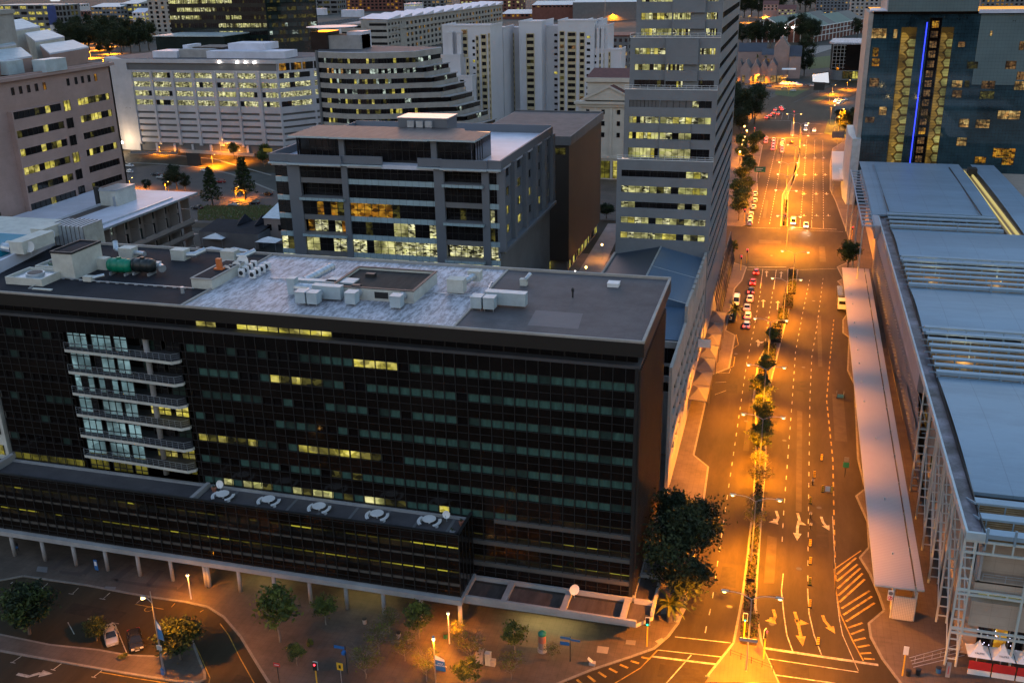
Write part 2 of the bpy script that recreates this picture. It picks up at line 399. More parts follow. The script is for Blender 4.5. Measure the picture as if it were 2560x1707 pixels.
XA, YA, ZA = Vector((1, 0, 0)), Vector((0, 1, 0)), Vector((0, 0, 1))
ORD = ['first', 'second', 'third', 'fourth', 'fifth', 'sixth', 'seventh', 'eighth', 'ninth', 'tenth', 'eleventh', 'twelfth', 'thirteenth', 'fourteenth', 'fifteenth', 'sixteenth', 'seventeenth', 'eighteenth', 'nineteenth', 'twentieth']
# ------------------------------------------------------------------ ground, roads, pavements
mb = MB(); mb.quad((-2600, -300, -.12), (2600, -300, -.12), (2600, 5200, -.12), (-2600, 5200, -.12)); struct('ground', mb, 'ground_mat')
mb = MB()
mb.quad((-260, 50, 0), (90, 50, 0), (90, 112, 0), (-260, 112, 0))
mb.quad((-16, 112, 0), (24, 112, 0), (24, 660, 0), (-16, 660, 0))
mb.quad((-75, 293, 0), (-16, 293, 0), (-16, 339, 0), (-75, 339, 0))
mb.quad((-140, 528, 0), (-16, 528, 0), (-16, 584, 0), (-140, 584, 0)); mb.quad((24, 528, 0), (160, 528, 0), (160, 584, 0), (24, 584, 0))
p = [G(1985, 258), G(2085, 258), G(2165, 228), G(2165, 190), G(2105, 200)]
mb.add([(q.x, q.y, .004) for q in p], [(0, 1, 2, 3, 4)])
p = [G(1900, 256), G(1980, 257), G(2098, 201), G(2075, 197), G(1990, 222)]
mb.add([(q.x, q.y, .008) for q in p], [(0, 1, 2, 3, 4)])
mb.quad((-265, 300, 0), (-75, 300, 0), (-75, 339, 0), (-265, 339, 0))
mb.quad((-340, 395, 0), (-75, 395, 0), (-75, 436, 0), (-340, 436, 0))
mb.quad((-100, 584, 0), (-16, 584, 0), (-16, 720, 0), (-100, 720, 0))
struct('road', mb, 'asphalt')
def pave(name, poly, top='paving', h=.13, kw=.32):
    mb = MB(); mb.prism(poly, -.1, h, 1, 0); n = len(poly)
    ar = sum(poly[i][0]*poly[(i+1) % n][1]-poly[(i+1) % n][0]*poly[i][1] for i in range(n)); sg = 1 if ar > 0 else -1
    for i in range(n):
        a, b = Vector((*poly[i], 0)), Vector((*poly[(i+1) % n], 0)); d = b-a
        if d.length > 150 or d.length < .01: continue
        nn = Vector((-d.y, d.x, 0)).normalized()*sg*kw
        z = Vector((0, 0, h+.004)); q = [a+z, b+z, b+nn+z, a+nn+z]
        mb.quad(*(q if sg > 0 else q[::-1]), 1)
    return struct(name, mb, [top, 'kerb'])
pave('pavement', [(-260, 101), (-109, 101.2), (-106.4, 103), (-95.5, 103.3), (-85.5, 103), (-78.7, 103.2), (-75, 102.9), (-71.6, 101.4), (-67, 98), (-61.7, 93.2), (-58.3, 90.2), (-52, 82), (-34, 82), (-29, 93), (-22.5, 99.8), (-19.3, 103), (-14.9, 106.7), (-12.1, 109.2), (-10.6, 112.2), (-9.6, 115.5), (-9.2, 119), (-9.3, 150), (-9.6, 162), (-12.6, 166), (-12.6, 205), (-9.2, 209.5), (-9.2, 231), (-11.7, 234), (-11.7, 268), (-10.2, 276), (-9.6, 290), (-14, 294), (-75, 294), (-75, 250), (-260, 250)])
pave('pavement', [(-75, 338), (-14, 338), (-12.2, 341), (-12.4, 391), (-11, 397), (-12.5, 425), (-13, 500), (-16, 512), (-30, 527), (-75, 527)])
pave('pavement', [(22, 60), (19.8, 105), (18.3, 110.1), (16.5, 114.3), (15.3, 118.6), (15.2, 121.7), (17.4, 125.2), (17, 128.6), (16, 134.1), (14.8, 138.1), (16.3, 141.4), (16.5, 149.2), (15.1, 157.3), (16.7, 160.2), (16, 171.4), (16.9, 206.4), (15.8, 214.3), (16.9, 235.6), (15.6, 238.3), (15.9, 247.9), (17.8, 256), (17.8, 273), (15.5, 280.7), (17.1, 283.8), (15.8, 295.1), (18.5, 300), (20.7, 318), (20.2, 332), (17.7, 382.6), (16.1, 403), (17.2, 457), (19.3, 497), (24, 514), (60, 527), (150, 527), (150, 60)])
pave('median', top='paving_dark', poly=[(-5.2, 105.2), (4.2, 105.5), (1.7, 113), (.4, 122), (.3, 135), (.2, 167), (-.6, 194), (.8, 217), (2, 237), (4.7, 281), (5, 290), (3.3, 292), (1.9, 290), (2.2, 266), (.7, 249), (-1.5, 228.5), (-3.4, 215), (-3.5, 193.5), (-2.6, 185), (-1.8, 167), (-1.5, 150), (-1.6, 134), (-1.8, 123), (-2.3, 113)])
pave('median', [(-1.3, 341), (1.3, 341), (1.2, 350), (.6, 391), (3.2, 426), (4.9, 511), (4.2, 513), (4, 448), (-.2, 408), (-1.7, 390), (-1.3, 350)])
pave('median', [(-.5, 532), (1.2, 532), (1.2, 580), (-.5, 580)])
pave('traffic_island', [(-150, 86.9), (-97, 87.4), (-79.3, 87.6), (-70, 87.9), (-67.4, 88.4), (-66.8, 89.3), (-67.6, 90.5), (-69.8, 92.7), (-73.2, 96.3), (-74.6, 94), (-75.3, 91.9), (-79.6, 91.1), (-84.1, 91.1), (-91.3, 90.4), (-99.4, 90.6), (-150, 90.6)])
# darker brick bands, slabs and manhole frames laid in the plaza
mb = MB()
def gm(f, pts, m=0, z=.15):
    mb.add([(q.x, q.y, z) for q in [G(*f(*p)) for p in pts]], [tuple(range(len(pts)))], m)
ZM = lambda x0, y0, s=2.8: (lambda x, y: (x0+x/s, y0+y/s))
zA, zB, zD, zF, zF0, zM, zQ, zN, zT, zL = ZM(640, 1147), ZM(1280, 1147), ZM(0, 1147), ZM(1280, 440), ZM(1280, 0), ZM(1860, 440), ZM(1860, 1147), ZM(1860, 0), ZM(640, 0), ZM(0, 440)
kv8 = ZM(1800, 180, 2352/430); kv5 = ZM(1800, 0, 2352/430); kv3 = ZM(740, 0, 2352/430); kv2 = ZM(380, 0, 2352/430); kv1 = ZM(0, 0, 2352/430); kv4 = ZM(1150, 0, 2352/430); Z0 = ZM(0, 0)
for p in ([(415, 785), (580, 800), (570, 825), (420, 805)], [(570, 800), (690, 690), (730, 690), (600, 820)], [(780, 840), (920, 740), (950, 755), (820, 860)], [(780, 840), (1040, 880), (1030, 900), (775, 860)], [(1020, 880), (1110, 780), (1150, 790), (1060, 890)], [(350, 775), (470, 680), (500, 690), (385, 780)], [(1230, 930), (1320, 850), (1350, 870), (1290, 940)]): gm(zD, p, 0)
for f, p in ((zD, [(1030, 880), (1240, 900), (1240, 925), (1030, 900)]), (zB, [(600, 1312), (680, 1322), (668, 1368), (592, 1358)]), (zB, [(1000, 1280), (1050, 1255), (1065, 1275), (1030, 1300)]), (zB, [(800, 1270), (868, 1275), (862, 1308), (795, 1300)])): gm(f, p, 2 if f is zB else 0)
for p in ([(1175, 1050), (1220, 1050), (1170, 1150), (1110, 1140)], [(1050, 1000), (1100, 1000), (1090, 1090), (1040, 1090)]): gm(zB, p, 2)
for p in ([(265, 755), (335, 762), (330, 800), (255, 790)], [(740, 895), (815, 900), (805, 922), (730, 912)]): gm(zD, p, 1)
struct('paving_bands', mb, ['paving_dark', 'concrete_dark', 'paving_pale'])
mb = MB()
for p in ([(1560, 1290), (1735, 1275), (1860, 1568), (1350, 1568)],):
    gm(zB, p, 0, .14)
struct('brick_paving', mb, ['brick_orange'])

# ------------------------------------------------------------------ painted markings
mb = MB(); ZP = .008
def ribbon(pts, w, m=0, z=ZP):
    pts = [Vector((p[0], p[1], z)) for p in pts]; L = []; Rr = []
    for i, p in enumerate(pts):
        a = pts[max(i-1, 0)]; b = pts[min(i+1, len(pts)-1)]; d = (b-a).normalized(); n = Vector((-d.y, d.x, 0))*w/2
        L.append(p+n); Rr.append(p-n)
    for i in range(len(pts)-1): mb.quad(Rr[i], Rr[i+1], L[i+1], L[i], m)
def lerp(poly, y):
    for (x0, y0), (x1, y1) in zip(poly, poly[1:]):
        if y0 <= y <= y1: return x0+(x1-x0)*(y-y0)/(y1-y0)
    return poly[0][0] if y < poly[0][1] else poly[-1][0]
def dashes(poly, y0, y1, per=4.1, ln=1.5, w=.14, m=0):
    y = y0
    while y+ln <= y1: ribbon([(lerp(poly, y), y), (lerp(poly, y+ln), y+ln)], w, m); y += per
dashes([(-6, 115), (-5.7, 121), (-5.7, 215), (-5.2, 235), (-4.8, 270)], 114.3, 268)
dashes([(-2.5, 205), (-2.2, 228), (-1.6, 268)], 229, 268)
ribbon([(-5.0, 270), (-5.0, 289)], .16); ribbon([(-1.4, 270), (-1.2, 289)], .16)
dashes([(3.4, 120), (3.6, 150), (4.4, 195), (4.8, 223), (6.3, 251), (8.2, 282)], 140, 284)
dashes([(7.3, 120), (7.5, 150), (7.9, 196), (8.4, 221), (9.7, 241), (11.9, 285)], 130, 286)
dashes([(11.3, 134), (11.5, 150), (11.8, 170), (11.2, 197), (12.3, 219), (14.5, 260)], 131, 250, 3.2, 1.7, .22, 1)
def gpl(f, pts, w, m=0): ribbon([G(*f(*p)) for p in pts], w, m)
gpl(zQ, [(275, 800), (262, 920), (278, 1080), (300, 1230), (340, 1342)], .15)
gpl(zQ, [(445, 905), (455, 1080), (490, 1230), (542, 1368)], .15)
gpl(zQ, [(620, 400), (632, 640), (640, 900), (670, 1130), (690, 1230), (800, 1480)], .12)
gpl(zQ, [(145, 1322), (940, 1440)], .45); gpl(zQ, [(165, 1395), (800, 1490)], .16); gpl(zQ, [(210, 1508), (640, 1568)], .2)
gpl(zB, [(1140, 1243), (1530, 1285)], .16); gpl(zB, [(1020, 1335), (1480, 1385)], .16); gpl(zB, [(980, 1380), (1440, 1437)], .35)
gpl(zB, [(1255, 1370), (1080, 1568)], .16)
gpl(zB, [(1020, 1335), (900, 1460), (720, 1568)], .16, 1)
for k in range(8):      # hatching at the lower left corner of the junction
    a = (905-75*k, 1385+26*k); gpl(zB, [a, (a[0]+62-2*k, a[1]+12+6*k)], .35, 1)
RE_ = [(785, 690), (795, 735), (815, 762), (830, 800), (845, 840), (880, 920), (895, 960), (915, 1005), (830, 1145), (840, 1190), (850, 1250), (880, 1300), (890, 1355), (915, 1400)]
LE_ = [(650, 805), (650, 855), (655, 905), (660, 955), (668, 1000), (682, 1045), (695, 1090), (715, 1135), (730, 1180), (750, 1225), (770, 1270), (795, 1315), (815, 1360), (840, 1395)]
for a, b in zip(LE_, RE_): gpl(zQ, [a, b], .32, 1)     # yellow hatched bay by the shelter
gpl(zQ, [(820, 640), (632, 770), (640, 900), (672, 1080), (760, 1270), (835, 1410)], .18, 1)
# stop lines and crossings at the far junctions
for a, b, w in (((-9.4, 290), (1.6, 292.4), .4), ((-9.4, 287.5), (1.6, 289.4), .18), ((5, 290.3), (16, 293.8), .15), ((1.5, 340.3), (17, 340.6), .4), ((1.5, 337.5), (19, 337.8), .2), ((-12, 337.3), (-1, 338.3), .2), ((-12.5, 524.5), (3.5, 525), .5), ((5.5, 540), (16, 541), .5), ((-13, 583), (-1, 583), .4), ((5, 574), (15, 574), .4)):
    ribbon([a, b], w)
for X, y0, y1 in ((5.2, 346, 520), (9, 346, 520), (12.8, 346, 505)): ribbon([(X, 341), (X+.05, 352)], .14); dashes([(X, 340), (X+2.4, 520)], 354, 520, 4.2, 2, .18)
for X in (-8.6, -4.9): dashes([(X, 340), (X+2.2, 520)], 344, 490, 4.2, 2, .18); ribbon([(X+2, 490), (X+2.3, 522)], .16)
for X in (-9.5, -6, -2.5): ribbon([(X, 588), (X, 612)], .16)
for X in (5, 8.7): ribbon([(X, 541), (X, 562)], .16)
# parking bays
for q in [[(295, 905), (335, 868)], [(510, 940), (550, 900)], [(725, 975), (770, 935)], [(955, 1010), (1000, 970)], [(75, 870), (90, 860)]]: gpl(zD, q, .12)
for q in [[(475, 1142), (520, 1225)], [(635, 1118), (655, 1160)], [(800, 1145), (887, 1355)], [(80, 1425), (150, 1378)], [(370, 1475), (430, 1430)], [(650, 1528), (718, 1475)]]: gpl(zD, q, .13)
for q in [[(265, 905), (300, 910)], [(480, 940), (515, 946)], [(697, 975), (737, 982)], [(612, 1117), (657, 1123)], [(780, 1142), (832, 1152)], [(72, 1420), (108, 1427)], [(355, 1470), (388, 1478)], [(640, 1522), (672, 1529)]]: gpl(zD, q, .12)
gpl(zD, [(700, 1490), (980, 1538), (1180, 1568)], .14, 1); gpl(zD, [(1345, 1262), (1400, 1370), (1470, 1530), (1462, 1568)], .13, 1)
gpl(zD, [(1540, 1150), (1600, 1230), (1680, 1390), (1780, 1568)], .13, 1)
gpl(zD, [(945, 1015), (1145, 1050)], .12, 1); gpl(zD, [(1225, 1008), (1200, 1035)], .12, 1); gpl(zD, [(1425, 1055), (1400, 1070)], .12, 1)
c = G(*zD(1040, 1050)); ribbon([(c.x+.55*math.cos(t*.449), c.y+.55*math.sin(t*.449)) for t in range(15)], .1, 1)
for pts in ([(1440, 1378), (1520, 1378), (1530, 1350)], [(1500, 1440), (1420, 1445)], [(1500, 1500), (1420, 1530)]): gpl(zF, pts, .1)
gpl(zF, [(1475, 1275), (1560, 1265), (1550, 1330), (1440, 1380)], .15, 1); gpl(zF, [(1570, 1110), (1585, 1180), (1500, 1240)], .15, 1)
# arrows: a curved stem and a head
def arrow(pts, f, w=.4, m=0, hl=1.5, hw=1.25):
    P = [G(*f(*p)) for p in pts]; P = [Vector((p.x, p.y, 0)) for p in P]
    d = (P[-1]-P[-2]).normalized(); n = Vector((-d.y, d.x, 0)); t = P[-1]
    ribbon([*P[:-1], t-d*hl], w, m)
    z = Vector((0, 0, ZP)); mb.add([t+z, t-d*hl+n*hw/2+z, t-d*hl-n*hw/2+z], [(0, 2, 1)], m)
for dy, m in ((0, 0), (690, 1)):
    ox = -20 if dy else 0
    arrow([(225+ox, 362+dy), (240+ox, 410+dy), (225+ox, 440+dy), (172+ox*1.3, 440+dy)], zQ, .42, m, 1.4, 1.5)
    c = G(*zQ(216+ox*1.2, 425+dy)); mb.prism([(c.x+.3*math.cos(a*.785), c.y+.3*math.sin(a*.785)) for a in range(8)], .002, ZP+.001, m)
    arrow([(375+ox, 378+dy), (390+ox, 430+dy), (400+ox, 450+dy), (436+ox*-1, 462+dy)], zQ, .42, m, 1.2, 1.3)
    arrow([(385+ox, 430+dy), (374+ox*-.5, 480+dy), (372+ox*-2, 570+dy+(50 if dy else 0))], zQ, .42, m, 2.2, 1.3)
    arrow([(540+ox*-.5, 403+dy), (552+ox*-.6, 440+dy), (598+ox*-2, 500+dy+(30 if dy else 0))], zQ, .42, m, 1.5, 1.3)
arrow([(1758, 920), (1760, 865)], zF, .3); arrow([(1858, 935), (1862, 875)], zF, .3); arrow([(1782, 705), (1782, 665)], zF, .3); arrow([(1882, 715), (1886, 670)], zF, .3)
arrow([(1722, 1195), (1722, 1145)], zF, .3); arrow([(1722, 1195), (1735, 1165), (1768, 1158)], zF, .3)
for vy in (1105, 1222, 1355):
    for ux in ((425, 497, 558) if vy < 1200 else (425, 500, 568) if vy < 1300 else (420, 505, 578)):
        p = G(*zN(ux, vy)); ribbon([(p.x, p.y+2), (p.x, p.y-1)], .35); ribbon([(p.x-.9, p.y-.6), (p.x+.9, p.y-.6)], .35)
        mb.add([(p.x-.7, p.y-1, ZP), (p.x+.7, p.y-1, ZP), (p.x, p.y-2.4, ZP)], [(0, 2, 1)])
for ux in (420, 508, 590): p = G(*zM(ux, 278)); ribbon([(p.x, p.y+2), (p.x, p.y-1)], .35); ribbon([(p.x-.8, p.y-.4), (p.x+.8, p.y-.4)], .35)
arrow([(120, 1503), (200, 1520), (270, 1500), (370, 1500)], zD, .5, 0, 1.6, 1.4)
gpl(zN, [(625, 1360), (715, 1362)], .35)
pm = MB(); r_ = random.Random(3)
for X, y0, y1, w, m in [(-7.4, 118, 150, 1.2, 0), (-3.9, 126, 131, 2.2, 0), (-3.6, 170, 196, 1.1, 1), (-8, 196, 201, 2.4, 0), (2.0, 128, 141, 1.5, 1), (5.9, 150, 190, .9, 1), (9.6, 140, 148, 2.0, 0), (6.2, 200, 206, 3.0, 0), (13.4, 178, 200, 2.2, 1), (10.2, 215, 250, 1.0, 1), (-6.5, 300, 306, 5, 0), (4, 312, 326, 2.4, 0), (12, 300, 318, 1.8, 1), (-4, 318, 322, 7, 1), (7, 356, 372, 1.6, 0), (11, 380, 420, 1.1, 1), (-7, 352, 380, 1.2, 1), (-6, 412, 420, 2.4, 0), (8, 440, 470, 1.4, 0), (-5, 460, 478, 1.6, 1), (6, 108.3, 111.5, 3, 0), (-8, 104, 106.5, 6, 0), (-90, 97, 99.2, 9, 0), (-62, 88, 91, 3, 0)]:
    n = 5; pm.add([(X-w/2+r_.uniform(-.1, .1), y0, .003), (X+w/2+r_.uniform(-.1, .1), y0+r_.uniform(-.4, .4), .003), (X+w/2+r_.uniform(-.1, .1), y1, .003), (X-w/2+r_.uniform(-.1, .1), y1+r_.uniform(-.4, .4), .003)], [(0, 1, 2, 3)], m)
for X, Y in ((-3.2, 121), (-7.7, 141), (2.6, 118.5), (6.1, 133), (9.2, 152), (-4.2, 183), (3.2, 176), (6.6, 214), (-8.4, 219), (-2.4, 246), (9.1, 262), (-3, 304), (8, 330), (1.2, 322)): pm.prism([(X+.42*math.cos(k*.5236), Y+.42*math.sin(k*.5236)) for k in range(12)], .0, .005, 2)
struct('road_patches', pm, ['asphalt_patch', 'asphalt_worn', 'metal_dark'])
mk = struct('road_markings', mb, ['paint', 'paint_yellow'])
def text(name, body, loc, size, matn, rot=(0, 0, 0), depth=.01, parent=None, xdir=None):
    cu = bpy.data.curves.new(name, 'FONT'); cu.body = body; cu.size = size; cu.align_x = 'CENTER'; cu.align_y = 'CENTER'; cu.extrude = depth
    cu.materials.append(MATS[matn]); cu.resolution_u = 2
    tmp = bpy.data.objects.new(name, cu); COL.objects.link(tmp); bpy.context.view_layer.update()
    me = bpy.data.meshes.new_from_object(tmp, depsgraph=bpy.context.evaluated_depsgraph_get()); bpy.data.objects.remove(tmp)
    o = bpy.data.objects.new(name, me); COL.objects.link(o); o.rotation_euler = rot; o.location = loc
    if parent is not None:
        o.parent = parent
        if parent.get('world'): o.location = Vector(loc)-parent.location
    return o
p = G(*zN(672, 1348)); o = text('road_lettering', 'STOP', (p.x, p.y, .012), 2.0, 'paint', (0, 0, math.pi), .002); o.scale = (1, .9, 1); tag(o, None, None, None, 'structure')
# ------------------------------------------------------------------ black office block in front
bo = thing('office_building', 'long black glass office block with dark flat roof and lit window strips, nearest building', 'building', (-64, 113.5, 0))
BX0, BX1, BY, BYB = -113.6, -15.9, 113.5, 138.3
mb = MB(); mb.box(BX0+.2, -100.3, BY+.45, BYB, 0, 37.8); mb.box(-100.3, -80.6, 117.3, BYB, 0, 37.8); mb.box(-80.6, BX1-.4, BY+.45, BYB, 0, 37.8); mb.box(BX0+.2, BX1-.3, BY+1.15, BYB, 38.3, 39.9); mb.build('building_core', 'black_panel', bo)
mb = MB(); mb.box(-80.9, -80.6, 113.5, 117.3, 13.6, 36); mb.build('balcony_recess', 'black_panel', bo)
PANE = (BX1-BX0)/61
f = Fac(bo, (BX0, BY, 0), XA, -YA)
def inb(*boxes):
    def g(u, v): return any(x0 <= u <= x1 and y0 <= v <= y1 for x0, y0, x1, y1 in boxes)
    return g
LIT = inb((882, 895, 992, 930), (672, 932, 806, 970), (486, 1078, 642, 1125), (748, 1105, 956, 1155), (1090, 1245, 1125, 1300))
LIT2 = inb((600, 1200, 640, 1240), (640, 1200, 655, 1240), (728, 1210, 755, 1245), (778, 1218, 830, 1255), (908, 1235, 960, 1270), (560, 1195, 575, 1230))
OLV = inb((40, 1128, 218, 1185), (218, 1145, 490, 1215))
def pick(c):
    u, v = px(c)
    if LIT(u, v): return 'lit_yellow' if rnd.random() < .8 else 'lit_dim'
    if LIT2(u, v): return 'lit_pale'
    if OLV(u, v): return 'lit_olive'
    if u < 420: return 'blind_dim' if rnd.random() < .25 else 'black_glass'
    if v > 1180 and u < 1130: return 'blind_teal' if rnd.random() < .8 else 'lit_dim'
    bias = .5 + .8*max(0, min(1, (u-500)/900))
    x = rnd.random()
    return 'blind_teal' if x < bias*.62 else 'blind_dim' if x < bias*.62+.25 else 'black_glass'
rows = []
for k in range(7):
    zt = 35.9-3.47*k; a = 0
    while a < 61:
        n = min(4 if a < 8 else 5, 61-a); x0 = a*PANE; x1 = (a+n)*PANE; cx = BX0+(x0+x1)/2
        if not (-100.2 < cx < -80.8):
            if k == 6 and BX0+x0 > -38.5:
                f.window(x0, x1, 13.97, 15.0, n, lambda c: [(.75, 'mid_olive'), (.25, 'strip_dim')], -.3, .06, None)
            else: f.window(x0, x1, zt-1.22, zt, n, pick, -.3 if k < 6 else -.3, .06, None)
        a += n
        if a == 8: a = 21
for zt in (11.45, 7.95):      # two lower storeys seen right of the projecting wing
    for a in range(47, 61, 5):
        n = min(5, 61-a); f.window(a*PANE, (a+n)*PANE, zt-1.08, zt, n, lambda c: [(.7, 'mid_olive'), (.3, 'strip_yellow' if rnd.random() < .3 else 'strip_dim')], -.3, .06, None)
f.finish()
# curtain wall: dark spandrel glass between the window strips, grid of thin bars
mb = MB()
rows = [(35.9-3.47*k-1.22, 35.9-3.47*k, [(0, 61*PANE)]) for k in range(7)] + [(z-1.08, z, [(47*PANE, 61*PANE)]) for z in (11.45, 7.95)]
bal0, bal1 = -100-BX0, -80.9-BX0
f.wall(mb, 0, bal0, 4.8, 37.9, [(a, b, [(0, bal0)] if c[0][0] == 0 else []) for a, b, c in rows], .4)
f.wall(mb, bal1, 61*PANE, 4.8, 37.9, [(a, b, [(max(bal1, c[0][0]), c[0][1])]) for a, b, c in rows], .4)
f.box(mb, bal0, bal1, -.4, 0, 36.0, 37.9); f.box(mb, bal0, bal1, -.4, 0, 4.8, 13.6)
mb.build('curtain_wall', 'black_panel', bo)
mb = MB()
for i in range(62):
    a = i*PANE
    if bal0+.3 < a < bal1-.3: f.box(mb, a-.05, a+.05, 0, .07, 36, 37.95); continue
    f.box(mb, a-.05, a+.05, 0, .07, 13.4 if BX0+a < -38 else 4.8, 37.95)
for z in [37.9]+[35.9-3.47*k-j for k in range(7) for j in (0, 1.22, 2.35)]:
    for a0, a1 in ((0, bal0), (bal1, 61*PANE)):
        if z > 13.4: f.box(mb, a0, a1, 0, .05, z-.04, z+.04)
for z in (12.7, 11.5, 9.0, 8.0, 6.2, 5.4): f.box(mb, 47*PANE, 61*PANE, 0, .05, z-.04, z+.04)
f.box(mb, 61*PANE-.45, 61*PANE, -.1, .18, 4.8, 38)
mb.build('mullion_grid', 'mullion', bo)
mb = MB()
for z in (13.4, 9.78, 6.32): f.box(mb, (47 if z < 13 else 49)*PANE, 61*PANE, -.35, .12, z, z+.6)
mb.build('sill_ledge', 'grey_sill', bo)
# right hand end wall with vertical fins
mb = MB()
g = Fac(bo, (BX1, BY, 0), YA, XA)
for i in range(32): g.box(mb, i*.78+.2, i*.78+.42, 0, .3, 4.8, 37.6)
mb.build('wall_fins', 'side_fin', bo)
mb = MB(); g.box(mb, 0, BYB-BY, -.45, 0, 4.8, 37.9); mb.build('end_wall', 'black_panel', bo)
# recessed top storey, ledge, fascia and roof
mb = MB(); mb.box(BX0, BX1+.15, BY-.12, BYB, 37.9, 38.3); mb.build('ledge', 'ledge_dark', bo)
h = Fac(bo, (BX0, BY+1.1, 0), XA, -YA)
TOPLIT = inb((497, 795, 830, 835))
for a in range(0, 60, 5):
    h.window(a*PANE, (a+5)*PANE, 38.35, 39.85, 5, lambda c: 'lit_yellow' if 495 < px(c)[0] < 830 and rnd.random() < .9 else 'black_glass', .02, .1)
h.finish()
mb = MB(); mb.box(-118.5, -15.15, 112.4, 138.8, 39.9, 41.7, 0, 0)
mb.build('fascia', 'fascia_black', bo)
mb = MB()
mb.box(-118.2, -79.15, 112.75, 138.5, 41.7, 41.78, 0); mb.build('roof', 'roof_felt_blue', bo)
mb = MB(); mb.box(-78.85, -39.75, 112.75, 138.5, 41.7, 41.79, 0); mb.build('roof', 'roof_weathered', bo)
mb = MB(); mb.box(-39.45, -15.5, 112.75, 138.5, 41.7, 41.78, 0)
mb.quad((-30.6, 115.6, 41.785), (-24, 115.6, 41.785), (-24.6, 121.5, 41.785), (-31, 121.5, 41.785), 1)
struct_roof = mb.build('roof', ['roof_felt_grey', 'roof_patch'], bo)
mb = MB()
mb.box(-118.5, -15.15, 112.4, 112.7, 41.7, 42); mb.box(-118.5, -15.15, 138.5, 138.9, 41.7, 42.15); mb.box(-15.5, -15.15, 112.7, 138.5, 41.7, 42.05)
mb.box(-79.15, -78.85, 112.7, 138.5, 41.7, 42.02); mb.box(-39.75, -39.45, 112.7, 138.5, 41.7, 41.95)
mb.build('roof_kerb', 'concrete_warm', bo)
# curved balconies cut into the facade
mb = MB(); mb.box(-100, -80.9, 116.9, 117.2, 13.6, 36); mb.box(-100.3, -100, 113.5, 117, 13.6, 36); mb.build('balcony_recess', 'black_panel', bo)
def balk(c):
    u, v = px(c)
    if c.x < -89.3: return 'blind_glow' if rnd.random() < .88 else 'dark_window'
    lv = round((c.z-14.6)/3.47)
    return {3: 'lit_yellow', 1: 'lit_yellow', 0: 'lit_olive'}.get(lv, 'dark_window' if rnd.random() < .7 else 'blind_dim')
for k in range(7):
    z0 = 13.6+3.47*k-.9 if k else 13.6; zf = 12.8+3.45*k
    if k == 0: zf = 13.6
    fa = Fac(bo, (-99.9, 113.9, 0), XA, -YA); fb = Fac(bo, (-89.0, 115.6, 0), XA, -YA)
    top = min(zf+2.75, 35.9)
    pk = balk if k else (lambda c: 'lit_olive')
    for a0, n in ((0.1, 3), (4.2, 3), (8.0, 2)):
        fa.window(a0, a0+n*1.15, zf+.15, top, n, pk, 0, .13, [.22, .82])
    for a0, n in ((.2, 3), (4.4, 3)): fb.window(a0, a0+n*1.2, zf+.15, top, n, pk, 0, .13, [.3])
    fa.finish(); fb.finish()
    if k:
        mb = MB(); mb.prism([(-100, 113.1), (-91, 112.75), (-81.6, 112.2), (-80.7, 113.0), (-80.9, 116.8), (-100, 116.8)], zf-.45, zf, 1, 0)
        bal = mb.build('balcony', ['ledge_dark', 'cream'], bo)
        mb = MB(); pts = [Vector((-100, 113.15, 0)), Vector((-91, 112.8, 0)), Vector((-81.6, 112.27, 0)), Vector((-80.8, 113.0, 0))]
        for hh in (.4, .72, 1.05):
            for a, b in zip(pts, pts[1:]): mb.bar(a+ZA*(zf+hh), b+ZA*(zf+hh), .022 if hh < 1 else .045)
        for i in range(19):
            t = i/18; p = pts[0].lerp(pts[1], t*2.1) if t < .476 else pts[1].lerp(pts[2], (t-.476)/.524); mb.bar(p+ZA*zf, p+ZA*(zf+1.05), .035)
        mb.build('railing', 'galv', bal)
mb = MB(); mb.cyl((-87.3, 114.9, 13.6), (-87.3, 114.9, 36), .42, n=14); mb.build('column', 'concrete', bo, True)
# projecting lower wing with roof terrace
PX0, PX1, PY = -119, -38.3, 107.5
mb = MB(); mb.box(PX0, PX1-.05, PY+.4, BY-.02, 4.6, 13.45); mb.build('wing_core', 'black_panel', bo)
q = Fac(bo, (PX0, PY, 0), XA, -YA); L = PX1-PX0
mb = MB(); rw = [(11.5, 12.65), (7.75, 8.85)]; sl = [(10.42, 10.88), (6.35, 6.95)]
q.wall(mb, 0, L, 4.9, 14.55, [(a, b, [(0, L)]) for a, b in rw+sl], .35)
e = Fac(bo, (PX1, PY, 0), YA, XA); e.box(mb, .35, 6, -.3, 0, 4.9, 14.5)
mb.build('curtain_wall', 'black_panel', bo)
n = 49; w = L/n
STR = inb((40, 1250, 130, 1310), (255, 1295, 330, 1345), (330, 1318, 640, 1420), (640, 1345, 1150, 1460), (870, 1330, 1060, 1380))
for i in range(0, n, 3):
    k = min(3, n-i)
    for (a, b) in rw:
        q.window(i*w, (i+k)*w, a, b, k, lambda c: [(.68, 'mid_olive'), (.32, 'strip_yellow' if STR(*px(c)) and rnd.random() < .85 or rnd.random() < .15 else 'strip_dim')], -.25, .07, None)
    for (a, b) in sl: q.window(i*w, (i+k)*w, a, b, k, 'grey_sill', -.2, .07, None)
q.finish()
mb = MB()
for i in range(n+1): q.box(mb, i*w-.05, i*w+.05, 0, .07, 4.9, 14.6)
for z in (5.7, 6.97, 9.2, 10.9, 13.2, 14.2): q.box(mb, 0, L, 0, .05, z-.035, z+.035)
for i in range(5): e.box(mb, i*1.45-.05, i*1.45+.05, 0, .07, 4.9, 14.6)
q.box(mb, 0, L, -.3, .1, 14.5, 14.65); e.box(mb, 0, 6, -.3, .1, 14.5, 14.65)
mb.build('mullion_grid', 'mullion', bo)
mb = MB(); mb.box(PX0, PX1-.3, PY+.36, BY-.45, 13.45, 13.5); 
